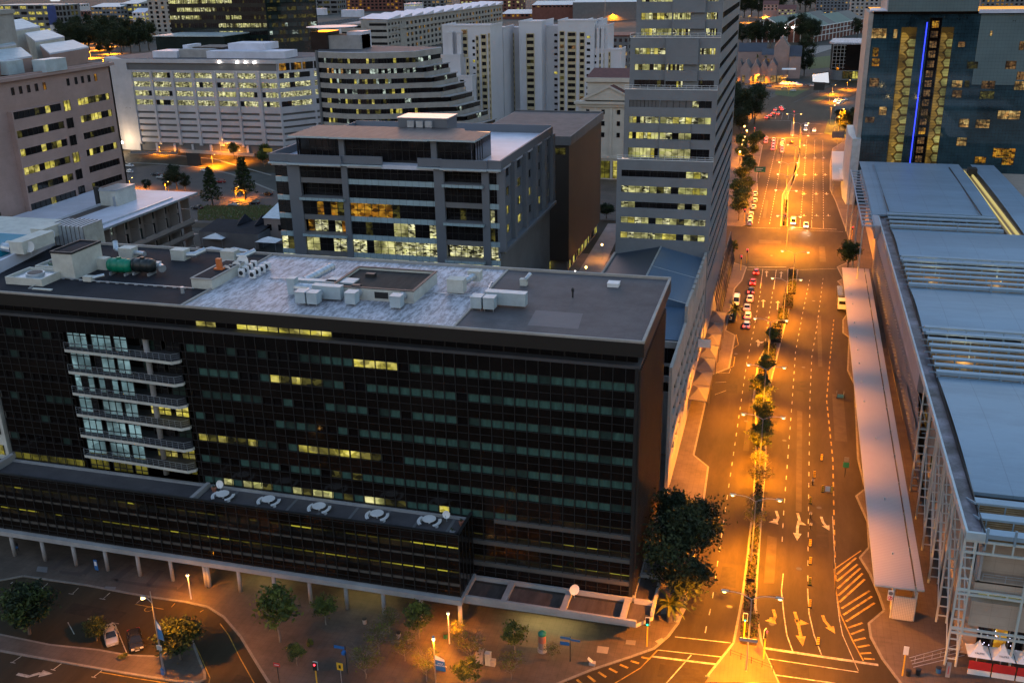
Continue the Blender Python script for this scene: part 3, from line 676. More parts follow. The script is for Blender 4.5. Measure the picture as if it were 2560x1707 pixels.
for i in range(9): mb.box(-79+i*4.77, -78.6+i*4.77, PY+.4, BY-.5, 13.5, 13.53, 1)
mb.box(-79.2, -78.6, PY+.4, BY-.5, 13.5, 14.3, 2); mb.box(-113.6, -39, BY-.55, BY-.05, 13.5, 13.75, 2); mb.box(-114.2, -113.5, PY, 116, 13.4, 14.6, 2)
mb.build('terrace', ['roof_felt_grey', 'concrete_dark', 'concrete'], bo)
mb = MB(); mb.box(PX0, PX1+.3, PY-.7, BY, 4.0, 4.75); mb.build('slab_edge', 'concrete', bo)
for i in range(18):     # columns of the arcade
    X = -38.5-5.62*i if i < 7 else -38.5-5.62*i+.0
    mb = MB(); mb.cyl((X, PY, .1), (X, PY, 4.05), .3, n=10); mb.build('column', 'concrete', bo, True)
mb = MB(); mb.cyl((-77.3, PY, .1), (-77.3, PY, 4.05), .3, n=10); mb.build('column', 'concrete', bo, True)
# ground floor set back, shop fronts
s = Fac(bo, (-113, 112.6, 0), XA, -YA)
mb = MB(); s.box(mb, 0, 97, -.3, 0, .1, 4.0); mb.build('ground_floor_wall', 'brown_slab', bo)
SH = [(73.5, 78.4, 'lamp_off'), (79, 80.6, 'lit_pale'), (80.9, 82.2, 'lit_yellow'), (82.4, 83.9, 'lit_pale'), (84.2, 85.8, 'lit_yellow'), (86.0, 87.6, 'lamp_off'), (87.9, 90.4, 'lamp_off'), (90.7, 93.1, 'lit_pale'), (93.3, 94.9, 'green_screen'), (95.0, 96.9, 'lamp_off')]
for a0, a1, m in SH: s.window(a0, a1, .6, 3.3, max(1, round((a1-a0)/1.3)), m, .04, .1)
s.finish()
# low canopy round the foot of the building
mb = MB()
mb.prism([(-38.3, 108.4), (-14.6, 108.7), (-12.7, 110.8), (-12.7, 127), (-15.9, 127), (-15.9, 113.5), (-38.3, 113.5)], 3.35, 3.95, 1, 0)
for x0, x1, y0, y1 in ((-38.3, -14.6, 108.4, 108.75), (-38.3, -15.9, 113.1, 113.5), (-13.05, -12.7, 110.8, 127), (-15.9, -15.55, 113.5, 127)): mb.box(x0, x1, y0+.01, y1, 3.95, 4.55, 1)
for X in (-32.6, -24.4, -16.4): mb.box(X-.45, X+.35, 108.75, 113.1, 3.95, 4.5, 1)
for Y in (113.3, 119.6, 126): mb.box(-15.55, -13.05, Y-.3, Y+.25, 3.95, 4.5, 1)
mb.build('canopy', ['roof_brown', 'concrete'], bo)
done(bo, 98)
for i in range(3):      # light in the arcade and shop fronts
    ld = bpy.data.lights.new('shop_light', 'AREA'); ld.shape = 'RECTANGLE'; ld.size = 8; ld.size_y = .6; ld.energy = (420 if i == 2 else 150)*LAMP; ld.color = (1, .82, .3)
    lo = bpy.data.objects.new('shop_light', ld); COL.objects.link(lo); lo.location = ((-70, -54, -27)[i], 110.8, 3.25); lo.parent = bo; lo.location -= bo.location
# ------------------------------------------------------------------ stepped grey tower by the street
tw = thing('office_tower', 'grey concrete office tower stepping back with lit window strips beside the orange street', 'tower', (-25, 212, 0))
TX1 = -15.4
TIERS = [(-35.7, 212.0, 0, 45.2), (-34.6, 213.5, 45.2, 59.7), (-33.9, 215.0, 59.7, 70.0), (-33.0, 216.5, 70.0, 84.0), (-32.2, 218, 84, 92)]
ROWS = [[(27.95, 29.3), (31.35, 32.7), (34.8, 36.1), (38.1, 39.55), (41.55, 42.95)], [(45.5, 47.5), (49.45, 50.8), (52.75, 54.1), (56.05, 57.5)], [(60.1, 61.5), (63.5, 64.7), (66.7, 67.9)], [(70.3, 71.7), (73.5, 74.8), (77, 78.3), (80.3, 81.6)], [(84.5, 86), (88, 89.3)]]
def tpick(c):
    u, v = px(c)
    dark = inb((1560, 700, 1700, 725), (1725, 375, 1800, 410), (1725, 335, 1800, 355), (1545, 420, 1708, 450), (1575, 215, 1800, 235), (1570, 200, 1690, 230), (1740, 205, 1802, 230), (1740, 258, 1800, 278), (1590, 505, 1680, 530))
    mid = inb((1560, 248, 1730, 275),)
    if dark(u, v): return 'dark_window' if rnd.random() < .93 else 'lit_dim'
    if mid(u, v): return 'louvre_grey'
    return chance((5, 'lit_pale'), (3, 'lit_office'), (1.2, 'lit_yellow'), (1.6, 'dark_window'), (.8, 'lit_dim'))(c)
for ti, (x0, y0, z0, z1) in enumerate(TIERS):
    L = TX1-x0; D = 277.3-y0
    f = Fac(tw, (x0, y0, 0), XA, -YA); g = Fac(tw, (TX1, y0, 0), YA, XA)
    mb = MB(); mb.box(x0+.5, TX1-.5, y0+.5, 277, z0, z1-.4); mb.build('tower_core', 'dark_window', tw)
    mb = MB(); ints = [(1.0, L-.9)] if ti in (0,) else [(1.0, 7.4), (7.6, 11.2), (14.4, L-.9)] if ti != 1 else [(1, 7.4), (7.6, L-1)]
    rr = [(a, b, ints) for a, b in ROWS[ti]]
    f.wall(mb, 0, L, z0, z1, rr, .45)
    side = [(a, b, [(1.2, D-1.5)]) for a, b in ROWS[ti]]
    if ti == 0: side = [(a, b, side[0][2]) for a, b in [(17.9, 19.2), (21.2, 22.5), (24.6, 25.9)]+ROWS[0]]
    g.wall(mb, .46, D, z0, z1, side, .45)
    mb.quad((x0, y0, z1), (TX1, y0, z1), (TX1, 277.3, z1), (x0, 277.3, z1)) if ti == len(TIERS)-1 else mb.box(x0+.4, TX1-.4, y0+.4, y0+2, z1-.9, z1-.75)
    mb.build('wall', 'tower_grey', tw)
    for a, b in ROWS[ti]:
        for i0, i1 in ints:
            n = max(2, round((i1-i0)/6.4)); w = (i1-i0)/n
            for k in range(n): f.window(i0+w*k, i0+w*(k+1), a, b, 4, tpick, -.25, .07, [.72] if ti == 0 else None)
    for a, b, ii in side:
        for i0, i1 in ii:
            for q in range(4): w = (i1-i0)/4; g.window(i0+w*q, i0+w*(q+1), a, b, 8, chance((9, 'dark_window'), (1, 'lit_dim'), (.4, 'lit_warm')), -.2, .06)
    mb = MB()      # curved bays on the front
    if ti in (0, 1):
        bays = [(51.0, 52.7), (47.6, 49.4)] if ti == 1 else []
        for zb, zt in bays:
            c0 = f.P(7.6, 0, 0).x; c1 = f.P(14.1, 0, 0).x
            pl = [(c0, y0-.02)]+[(c0+(c1-c0)*t, y0-.02-1.1*math.sin(math.pi*(.15+.7*t))) for t in [i/8 for i in range(9)]]+[(c1, y0-.02)]
            mb.prism(pl[::-1] if False else pl, zb, zt)
    if ti in (2, 3):
        mb.prism([(x0+7.5, y0-.02), (x0+7.5, y0-.7), (x0+14.2, y0-.7), (x0+14.2, y0-.02)], z0+1.7, ROWS[ti][1][0]-.05); mb.prism([(x0+7.5, y0-.02), (x0+7.5, y0-.7), (x0+14.2, y0-.7), (x0+14.2, y0-.02)], ROWS[ti][1][1]+.05, z1-.2)
    if mb.f: mb.build('bay', 'tower_grey', tw)
    if ti < 4:
        mb = MB(); nx0, ny0 = TIERS[ti+1][0], TIERS[ti+1][1]
        for zz in (z1+.45, z1+.9): mb.bar((x0, y0+.1, zz), (TX1, y0+.1, zz), .06)
        for i in range(13): x = x0+(L)*i/12; mb.bar((x, y0+.1, z1), (x, y0+.1, z1+.9), .05)
        mb.box(x0-.05, TX1+.05, y0-.06, y0+.3, z1, z1+.12)
        mb.build('terrace_railing', 'white_paint', tw)
    f.finish(); g.finish()
done(tw, 98)
# steel lattice at the tower's foot
mb = MB(); ts = Vector((0, 0, 0))
for k in range(15):
    y = 236+k*4; mb.bar((-15.2, y, 9), (-13.6, y+4, .1), .16); mb.bar((-15.2, y+4, 9), (-13.6, y, .1), .16)
for z, X in ((9, -15.2), (4.5, -14.4)): mb.bar((X, 236, z), (X, 296, z), .14)
tag(mb.build('lattice_screen', 'metal_dark'), 'dark steel cross lattice screen leaning at the foot of the grey tower', 'screen')
# ------------------------------------------------------------------ low building with blue gabled roof
lo = thing('gabled_building', 'pale building with blue metal gable roof between the black block and the grey tower', 'building', (-25, 185, 0))
mb = MB(); xr = -25.6; xl = -35.5; xe = -16.2
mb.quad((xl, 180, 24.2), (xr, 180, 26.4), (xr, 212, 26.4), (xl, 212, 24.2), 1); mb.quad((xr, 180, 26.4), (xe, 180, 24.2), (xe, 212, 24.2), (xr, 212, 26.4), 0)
mb.quad((xl, 166, 22.2), (xe, 166, 22.2), (xe, 179.9, 23.6), (xl, 179.9, 23.6), 2)
mb.quad((xl, 180, 22.4), (xe, 180, 22.4), (xe, 180, 24.2), (xl, 180, 24.2), 2); mb.quad((xl, 180, 24.2), (xe, 180, 24.2), (xr, 180, 26.4), (xr, 180, 26.4), 2)
mb.bar((xr, 180, 26.45), (xr, 212, 26.45), .35, .12, 3); mb.bar((xr, 197, 26.35), (xe, 197, 24.25), .2, .1, 3); mb.bar((xl, 180, 24.3), (xr, 180, 26.5), .2, .1, 3); mb.bar((xe, 180, 24.3), (xr, 180, 26.5), .2, .1, 3)
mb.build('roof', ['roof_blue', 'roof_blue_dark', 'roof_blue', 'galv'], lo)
g = Fac(lo, (-15.6, 150, 0), YA, XA); mb = MB()
W8 = [(z, z+2.0, [(4+5.2*i, 8+5.2*i) for i in range(11)]) for z in (5.2, 9, 12.8, 16.6)]
g.wall(mb, 0, 62, 0, 23.5, W8, .5)
for k in range(9): mb.prism([(-16.1, 181+k*3.5), (-15.6, 181+k*3.5), (-15.6, 183.4+k*3.5), (-16.1, 183.4+k*3.5)], 23.5, 26.2-.05*k)
mb.box(-16.1, -15.6, 172, 181, 23.5, 26.6)
f = Fac(lo, (-36, 165, 0), XA, -YA)
wf = [(z, z+1.9, [(14.5, 19.2)]) for z in (12.5, 15.6)]+[(18, 21, [(14.2, 19.6)])]
f.wall(mb, 0, 20.2, 0, 22.2, wf, .5); mb.box(-36, -35.5, 165.5, 212, 0, 24.6)
mb.box(-35.4, -16.2, 165.6, 166, 0, 22)
mb.build('wall', 'concrete_warm', lo)
for z, b, ii in W8:
    for a0, a1 in ii: g.window(a0, a1, z, b, 3, 'dark_window', -.35, .08)
for z, b, ii in wf:
    for a0, a1 in ii: f.window(a0, a1, z, b, 3, 'dark_window', -.35, .08)
g.finish(); f.finish(); done(lo)
for k in range(7):
    y0 = 181.5+k*7.8
    mb = MB(); c = (-14, y0+3.9, 5.1); q = [(-15.55, y0, 4.2), (-12, y0, 4.0), (-12, y0+7.6, 4.0), (-15.55, y0+7.6, 4.2)]
    for i in range(4): mb.add([q[i], q[(i+1) % 4], c], [(0, 1, 2)])
    for a, b in zip(q, q[1:]+q[:1]): mb.bar(a, b, .12)
    for p in (q[1], q[2]): mb.bar((p[0], p[1]+(.15 if p is q[1] else -.15), .12), p, .12)
    tag(mb.build('awning', 'awning'), f'grey tent shaped pavement awning, {ORD[k]} along the wall counting from the black office block', 'awning', 'awnings along the street wall')
o = thing('hanging_sign', 'small pale hanging sign on the wall above the pavement awnings', 'sign', (-15.5, 198.4, 9))
mb = MB(); mb.box(-15.55, -12.9, 198.2, 198.5, 8.9, 10.6); mb.build('board', 'white_paint', o)
mb = MB(); mb.bar((-15.5, 198.35, 10.8), (-12.9, 198.35, 10.8), .1); mb.build('bracket', 'metal_dark', o)
# ------------------------------------------------------------------ grey office block behind the black one
gb = thing('office_block', 'grey office block with brown glass and pale flat penthouse roof, several lower floors lit', 'building', (-79, 185, 0))
GY, GX0, GX1, GT = 185.0, -103.0, -54.3, 49.2
f = Fac(gb, (GX0, GY, 0), XA, -YA); L = GX1-GX0; g = Fac(gb, (GX1, GY, 0), YA, XA); D = 43.5
ST = 3.86; zt = [47.3-ST*k for k in range(8)]
mb = MB(); mb.box(GX0+.6, GX1-.6, GY+1.9, GY+D-1, 0, 46.8); mb.build('core', 'dark_window', gb)
BAYS = [(0.3, 3.3), (6.1, 15.4), (16.7, 35.3), (37.4, 46.0-.8), (46.7, L-.1)]
def gpick(c):
    u, v = px(c)
    if inb((700, 520, 850, 560), (860, 520, 980, 570), (690, 525, 720, 560))(u, v): return 'lit_orange' if rnd.random() < .85 else 'dark_window'
    if inb((735, 570, 795, 612), (1020, 580, 1085, 622), (935, 575, 1020, 620))(u, v): return 'lit_pale'
    if inb((1100, 545, 1190, 575))(u, v): return 'lit_dim'
    if v > 612 and rnd.random() < .88 or (v > 540 and rnd.random() < .25): return 'lit_office'
    if v < 500: return 'dark_window'
    return 'dark_window' if rnd.random() < .85 else 'lit_dim'
mb = MB(); ic = MB()
for a0, a1 in ((3.3, 6.1), (15.4, 16.7), (35.3, 37.4), (45.2, 46.7)): pm = MB(); f.box(pm, a0, a1, -.5, .35, 20, GT-1.6); pm.build('pier', 'block_grey', gb)
for z in zt:
    for k, (a0, a1) in enumerate(BAYS):
        o = 0
        if k in (1, 3):
            f.window(a0, a1, z-2.75, z, 6, gpick, -1.4 if (zt.index(z) % 2 if k == 1 else zt.index(z) % 2 == 0) else .0, .09, [.5])
        else: f.window(a0, a1, z-2.75, z, 12 if k == 2 else 2, gpick, -.1, .08, [.5])
        if k in (0, 2, 4): f.box(ic, a0, a1, -.3, .02, z-ST+.02, z-2.78)
        elif (zt.index(z) % 2 == (1 if k == 1 else 0)): f.box(ic, a0-.2, a1+.4, -.3, 1.2, z-2.9-.55, z-2.9); f.box(mb_b := MB(), a0-.2, a1+.4, -1.4, 1.15, z-2.9, z-2.8, 1); mb_b.build('balcony_floor', ['block_grey', 'concrete_dark'], gb)
        else: f.box(mb_b := MB(), a0, a1, -1.4, .1, z-ST, z-2.8, 1); mb_b.build('balcony_floor', ['block_grey', 'concrete_dark'], gb)
ic.build('spandrel', 'spandrel_ice', gb)
mb = MB()
SB = [(1, 8.2), (10.6, 17.4), (19.8, 26), (28.4, 34.5), (36.2, 42.5)]
rw = [(z-2.3, z-.5, [(a+1.6, b-1) for a, b in SB]) for z in zt[:5]]
g.wall(mb, 0, D, 32, 47.6, rw, .5)
for a, b in SB: g.box(mb, b, b+2.0, 0, .9, 31.5, 47.6)
g.box(mb, -.3, D+.5, -.4, 1.3, 31.0, 31.6); g.box(mb, -.3, .7, 0, 1.2, 31, 47.6)
mb.build('wall', 'block_grey', gb)
for z0, z1, ii in rw:
    for a, b in ii: g.window(a, b, z0, z1, 4, lambda c: ('lit_yellow' if rnd.random() < .6 else 'dark_window') if c.z < 39 else ('lit_dim' if rnd.random() < .25 else 'dark_window'), -.3, .08)
mb = MB(); mb.box(GX1-.9, GX1-.3, GY+1, GY+D, 0, 31); mb.build('lower_wall', 'concrete_dark', gb)
f.finish(); g.finish()
mb = MB()       # terrace with parapet, eaves
for x0, x1, y0 in ((GX0-.6, GX0+4, GY-.3), (GX0+4, GX0+15.8, GY-.9), (GX0+15.8, GX0+24.5, GY-.3), (GX0+32, GX0+37, GY-.3), (GX0+37, GX0+46.5, GY-.9), (GX0+46.5, GX1+.6, GY-.5)):
    mb.box(x0, x1, y0, y0+.35, 47.6, 49.3); mb.box(x0-.02, x1+.02, y0-.6, y0+.5, 47.3, 47.6, 1)
mb.box(GX0-.6, GX0-.2, GY, GY+D, 47.6, 49.3); mb.box(GX1+.2, GX1+.6, GY-.1, GY+D, 47.6, 49.3); mb.box(GX0-.2, GX1+.2, GY+D-.4, GY+D, 47.6, 49.6)
mb.build('parapet', ['block_grey', 'duct'], gb)
mb = MB(); mb.box(GX0-.2, GX1+.2, GY-.3, GY+D-.4, 46.9, 47.7); mb.build('roof', 'roof_white', gb)
ph = Fac(gb, (GX0+4.6, GY+2.2, 0), XA, -YA)
for a0, a1, n in ((3, 10, 5), (11, 29.5, 12), (31, 37.8, 5)): ph.window(a0, a1, 48.2, 52.4, n, 'dark_window', 0, .1, [.5])
pe = Fac(gb, (GX0+43.2, GY+2.2, 0), YA, XA); pe.window(0.2, 5, 48.2, 52.4, 3, 'dark_window', .02, .1)
ph.finish(); pe.finish()
mb = MB(); mb.box(GX0+5, GX0+43, GY+2.5, GY+14, 47.7, 52.5); 
for a in (10.3, 30.2): ph.box(mb, a-.6, a+.6, -.4, .5, 47.7, 52.5, 1)
mb.bar((GX0+5, GY+2, 47.7), (GX0+5, GY+2, 52.5), .3); mb.bar((GX0+42.8, GY+1, 47.7), (GX0+42.8, GY+1, 52.5), .3)
mb.build('penthouse', ['dark_window', 'block_grey'], gb)
mb = MB(); mb.prism([(GX0+3.6, GY+.5), (GX0+13, GY+.5), (GX0+13, GY+.2), (GX0+34, GY+.2), (GX0+34, GY+.6), (GX0+43.8, GY+.6), (GX0+43.8, GY+11), (GX0+38, GY+12.5), (GX0+37, GY+15), (GX0+3.6, GY+15)], 52.5, 52.85, 1, 0)
mb.build('penthouse_roof', ['roof_brown', 'duct'], gb)
mb = MB(); mb.box(GX0+22, GX0+33, GY+15.5, GY+22, 47.7, 54.6); mb.box(GX0+21.8, GX0+33.2, GY+15.3, GY+22.2, 54.6, 54.8, 1)
for k in range(3): mb.box(GX0+24.4+k*2, GX0+25.9+k*2, GY+14.6, GY+15.6, 52.9, 54.2, 1)
mb.build('plant_room', ['block_grey', 'galv'], gb)
mb = MB()
for k in range(5): mb.box(GX0+3+k*5.5, GX0+7+k*5.5, GY+26, GY+29, 47.7, 49.2); 
mb.box(GX0+2, GX0+20, GY+20, GY+20.4, 47.7, 50.8); mb.box(GX0+2, GX0+2.4, GY+15, GY+20.4, 47.7, 50.8)
mb.build('roof_screen', 'duct', gb)
done(gb, 98)
# ------------------------------------------------------------------ brown windowless slab behind it
br = thing('slab_building', 'dark brown narrow windowless slab block with flat roof, left of the grey tower', 'building', (-68, 273, 0))
mb = MB(); mb.box(-88, -59.6, 273, 322, 3.5, 37.2); mb.build('wall', 'brown_slab', br)
mb = MB(); mb.box(-88.6, -59, 272.4, 322.6, 37.2, 39.2, 1); mb.box(-88, -59.6, 273, 322, 39.2, 39.25, 2)
for a in ((-88.6, -59, 272.4, 272.8), (-88.6, -59, 322.2, 322.6), (-59.4, -59, 272.8, 322.2)): mb.box(*a, 39.2, 39.7, 1)
mb.build('roof', ['roof_brown', 'concrete_dark', 'roof_felt_grey'], br)
mb = MB(); mb.box(-87, -60.2, 274, 321, .12, 3.5); mb.build('ground_floor', 'concrete_dark', br)
g = Fac(br, (-60.2, 274, 0), YA, XA)
for i in range(8): g.window(2+i*5.6, 6+i*5.6, .6, 3.2, 2, chance((2, 'lit_yellow'), (1, 'dark_window')), .03, .1)
f = Fac(br, (-88, 273, 0), XA, -YA); f.window(24, 27.5, 34.6, 36.4, 2, 'lit_dim', .03, .1); f.window(20, 23, .6, 3.2, 2, 'lit_yellow', 1.05-1.0, .1)
g.finish(); f.finish(); done(br)
# ------------------------------------------------------------------ pale hotel with balconies, behind the black block on the left
ho = thing('apartment_building', 'pale building with long white flat roof and rows of recessed balconies at left', 'building', (-148, 180, 0))
HX0, HX1, HY0, HY1, HZ = -162.5, -137.3, 140, 205, 35.2
mb = MB(); mb.box(HX0, HX1-2.3, HY0, HY1-1.5, 0, HZ-.5); mb.build('wall', 'hotel_wall', ho)
mb = MB(); mb.box(HX0-.4, HX1+1.6, HY0, HY1+1.5, HZ-.5, HZ-.05, 1); mb.box(HX0-.3, -150.2, HY0, HY1+1.4, HZ-.05, HZ, 0); mb.box(-147.3, HX1+1.5, HY0, HY1+1.4, HZ-.05, HZ, 0); mb.box(-150.2, -147.3, 190, HY1+1.4, HZ-.05, HZ, 0)
mb.box(-150.2, -147.3, HY0, 190, HZ-.05, HZ-.02, 2); mb.box(-150.25, -150.05, HY0, 190, HZ, HZ+.5, 0); mb.box(-137.9, -137.6, 155, 199, HZ, HZ+.35, 1)
mb.build('roof', ['roof_white', 'galv', 'roof_brown'], ho)
g = Fac(ho, (HX1-2.2, HY0, 0), YA, XA); ge = Fac(ho, (HX1, HY0, 0), YA, XA)
for k, z in enumerate((31.6, 28.3, 25.0, 21.7, 18.4)):
    for i in range(13):
        a = 1+i*4.95
        g.window(a+.5, a+2.9, z+.1, z+2.4, 3, chance((6, 'dark_window'), (3, 'blind_dim'), (.7, 'cold_white') if k == 0 else (.2, 'lit_warm')), 0, .1)
    mb = MB()
    if k:
        ge.box(mb, -.5, 66.3, -2.2, 1.0 if k == 1 else .3, z-.2, z+.05)
        for i in range(13):
            a = .6+i*4.95; o = 1.0 if k == 1 else .3
            mb.add([ge.P(a-.4, o, z-.3), ge.P(a+4.6, o, z-.3), ge.P(a+4.6, o, z+.9), ge.P(a+3.6, o, z+1.15), ge.P(a+.6, o, z+1.15), ge.P(a-.4, o, z+.9), ge.P(a-.4, o-.25, z-.3), ge.P(a+4.6, o-.25, z-.3), ge.P(a+4.6, o-.25, z+.9), ge.P(a+3.6, o-.25, z+1.15), ge.P(a+.6, o-.25, z+1.15), ge.P(a-.4, o-.25, z+.9)], [(0, 1, 2, 3, 4, 5), (11, 10, 9, 8, 7, 6), (3, 2, 8, 9), (4, 3, 9, 10), (5, 4, 10, 11), (2, 1, 7, 8)])
    for i in range(14): ge.box(mb, i*4.95, i*4.95+.25, -2.2, .1, z, z+3.1)
    mb.build('balcony', 'hotel_wall', ho)
g.finish(); done(ho, 70)
mb = MB(); mb.box(-150, -145.6, 189.5, 196.6, HZ, HZ+3.4); mb.box(-150.1, -145.5, 189.4, 196.7, HZ+3.4, HZ+3.65, 1); mb.box(-146.6, -146.0, 189.4, 189.5, HZ, HZ+2.2, 1)
mb.build('roof_house', ['cream', 'galv'], ho)
mb = MB(); mb.cyl((-151, 190, HZ-1), (-151, 190, HZ+4.2), .6, n=10); mb.build('flue', 'metal_dark', ho)
# ------------------------------------------------------------------ pink stone office building at left edge
pk = thing('office_building', 'pink stone office building with stepped pale metal roofs and ribbon windows at left edge', 'building', (-175, 190, 0))
KX, KY1 = -163.5, 218.2
g = Fac(pk, (KX, 150, 0), YA, XA); L = KY1-150
mb = MB(); mb.box(-215, KX-.7, 150, KY1-.3, 0, 63); mb.build('core', 'dark_window', pk)
def kz(v, x): return onx(x, v, KX)
ry = lambda u, v: onx(u, v, KX).y-150
zr = [onx(*Z0(580, 735), KX).z-4.02*k for k in range(9)]
rows = []
a0, a1 = ry(*Z0(130, 800)), ry(*Z0(395, 750)); b0, b1 = ry(*Z0(545, 705)), ry(*Z0(765, 655)); c0, c1 = ry(*Z0(445, 735)), ry(*Z0(490, 725))
for z in zr: rows.append((z, z+1.55, [(2, 8), (12, 16), (20, 24), (a0-3, a1), (b0, b1)]))
mb = MB(); g.wall(mb, 0, L, 0, 61, rows, .6)
sq = [(zr[0]+4.9, zr[0]+6.5, [(a, a+.9) for a in (ry(*Z0(85, 680)), ry(*Z0(140, 670)), ry(*Z0(195, 655)), ry(*Z0(250, 645)), ry(*Z0(305, 630)), ry(*Z0(470, 600)), ry(*Z0(525, 585)), ry(*Z0(570, 575)), ry(*Z0(615, 565)), ry(*Z0(660, 550)))])]
g.wall(mb, 0, L, 61.0, 64.2, [], .6); g.box(mb, -1, L+.6, -.6, 1.0, 63.2, 63.9); mb.box(-215, KX, KY1-.6, KY1, 0, 64)
for z0, z1, ii in sq:
    for a, b in ii: g.window(a, b, z0, z1, 1, chance((6, 'dark_window'), (2, 'lit_orange')), .03, .06)
for z in zr:
    g.box(mb, a0-3.4, a1+.5, 0, 1.3, z-2.3, z-.03); g.box(mb, a0-3.4, a1+.5, 0, 1.3, z+1.58, z+1.72)
    g.box(mb, a0-3.4, a0-3.0, 0, 1.3, z-.03, z+1.58); g.box(mb, a1+.1, a1+.5, 0, 1.3, z-.03, z+1.58)
mb.build('wall', 'pink_stone', pk)
for i, z in enumerate(zr):
    g.window(a0-3, a1, z, z+1.55, 9, chance((6, 'dark_window'), (1.5, 'lit_yellow'), (1.5, 'lit_dim')), 1.05, .1)
    g.window(b0, b1, z, z+1.5, 9, (chance((2, 'lit_dim'), (2, 'lit_yellow'), (1, 'dark_window')) if i in (0, 1, 3) else chance((8, 'dark_window'), (1, 'lit_dim'))), -.25, .1)
    g.window(c0, c1, z-.6, z+1.7, 2, 'lit_yellow' if i in (0, 3) else 'dark_window', .03, .1)
    for q in ((2, 8), (12, 16), (20, 24)): g.window(*q, z, z+1.55, 3, chance((3, 'dark_window'), (1, 'lit_yellow')), -.25, .1)
g.finish(); done(pk, 90)
# stepped metal roofs: each a sloping slab over a pink storey
def shed(pts, X, dx, zlow, wall):
    Q_ = [kv1(*p) for p in pts]; P = [onx(*Q_[0], X), onx(*Q_[1], X), onx(*Q_[2], X-dx), onx(*Q_[3], X-dx)]
    mb = MB(); mb.quad(*P, 0); mb.quad(*[p-ZA*.35 for p in P[::-1]], 0)
    for a, b in zip(P, P[1:]+P[:1]): mb.quad(a-ZA*.35, b-ZA*.35, b, a, 1)
    B = [Vector((p.x-(.5 if i < 2 else -.3), p.y+(.6 if i in (0, 3) else -.6), zlow)) for i, p in enumerate(P)]
    for a, b, c, d in zip(B, B[1:]+B[:1], P, P[1:]+P[:1]): mb.quad(a, b, d-ZA*.36, c-ZA*.36, 2)
    mb.build('roof', ['duct', 'roof_white', wall], pk)
shed(((680, 730), (1210, 640), (1000, 548), (540, 612)), -169, 9, 63, 'pink_stone')
shed(((480, 565), (880, 500), (650, 405), (340, 455)), -180, 10, 63, 'cream')
shed(((-300, 880), (435, 765), (285, 648), (-300, 710)), -169, 9, 63, 'pink_stone')
shed(((-200, 670), (220, 600), (75, 483), (-200, 505)), -180, 10, 63, 'cream')
shed(((180, 415), (545, 360), (300, 258), (100, 285)), -192, 9, 63, 'cream')
a = onx(*kv1(0, 640), -182); b = onx(*kv1(300, 640), -182); zt_ = onx(*kv1(150, 190), -182).z
mb = MB(); mb.box(-192, -182, a.y-3, b.y-1, 63, zt_); mb.box(-192.4, -181.6, a.y-3.3, b.y-.7, zt_, zt_+1)
mb.build('lift_tower', 'concrete_warm', pk)
mb = MB(); p = G(*kv1(470, 1000), 63.9); mb.box(p.x-7, p.x-2.5, p.y-5, p.y, 63.9, 66.8); mb.box(p.x-1, p.x+2.5, p.y+1, p.y+8, 63.9, 66.6); mb.build('cooling_unit', 'duct', pk)
# ------------------------------------------------------------------ convention hall on the right
ch = thing('convention_hall', 'long hall with blue grey metal roof, louvre banks and white steel trestles at right', 'hall', (40, 200, 0))
RZ = 20.0; CX0 = 26.3; CX1 = 95
def sheet(mb, y0, y1, za, zb, x0=CX0, x1=CX1, n=8):
    """roof skin that bows a little between its near and far edge"""
    P = []
    for i in range(n+1):
        t = i/n; P.append((y0+(y1-y0)*t, za+(zb-za)*t+.55*math.sin(math.pi*t)))
    for (ya, z0), (yb, z1_) in zip(P, P[1:]): mb.quad((x0, ya, z0), (x1, ya, z0), (x1, yb, z1_), (x0, yb, z1_))
    mb.box(x0, x1, y0-.12, y0-.001, za-.5, za+.02)
for y0, y1, nm in ((125.2, 163.6, 0), (186.4, 212.6, 0), (235, 262.6, 0)):
    mb = MB(); sheet(mb, y0, y1, 20.0, 20.2); mb.build('roof', 'cc_roof', ch)
mb = MB(); sheet(mb, 278.2, 353, 20.2, 20.6, 22.6, 53.6)
mb.quad((26.5, 279, 20.9), (26.75, 279, 20.9), (26.75, 347, 21.25), (26.5, 347, 21.25))
mb.build('roof', 'cc_roof', ch)
mb = MB(); sheet(mb, 262, 353, 20.2, 20.6, 57.2, 64.2); mb.build('roof', 'cc_roof', ch)
mb = MB(); mb.box(26.6, 26.9, 279.5, 346.5, 20.75, 21.0); mb.box(49.6, 49.9, 279.5, 345, 20.85, 21.05); mb.build('roof_joint', 'black_paint', ch)
mb = MB(); mb.box(53.7, 57.1, 262.8, 350, 19.6, 19.7, 0); mb.box(55.6, 56.1, 262.8, 346, 19.7, 20.25, 1); mb.box(54.3, 54.6, 262.8, 346, 19.7, 20.0, 1); mb.box(54.6, 57.1, 338, 341.5, 19.7, 22, 2)
mb.build('light_trough', ['cc_wood', 'gutter_light', 'black_paint'], ch)
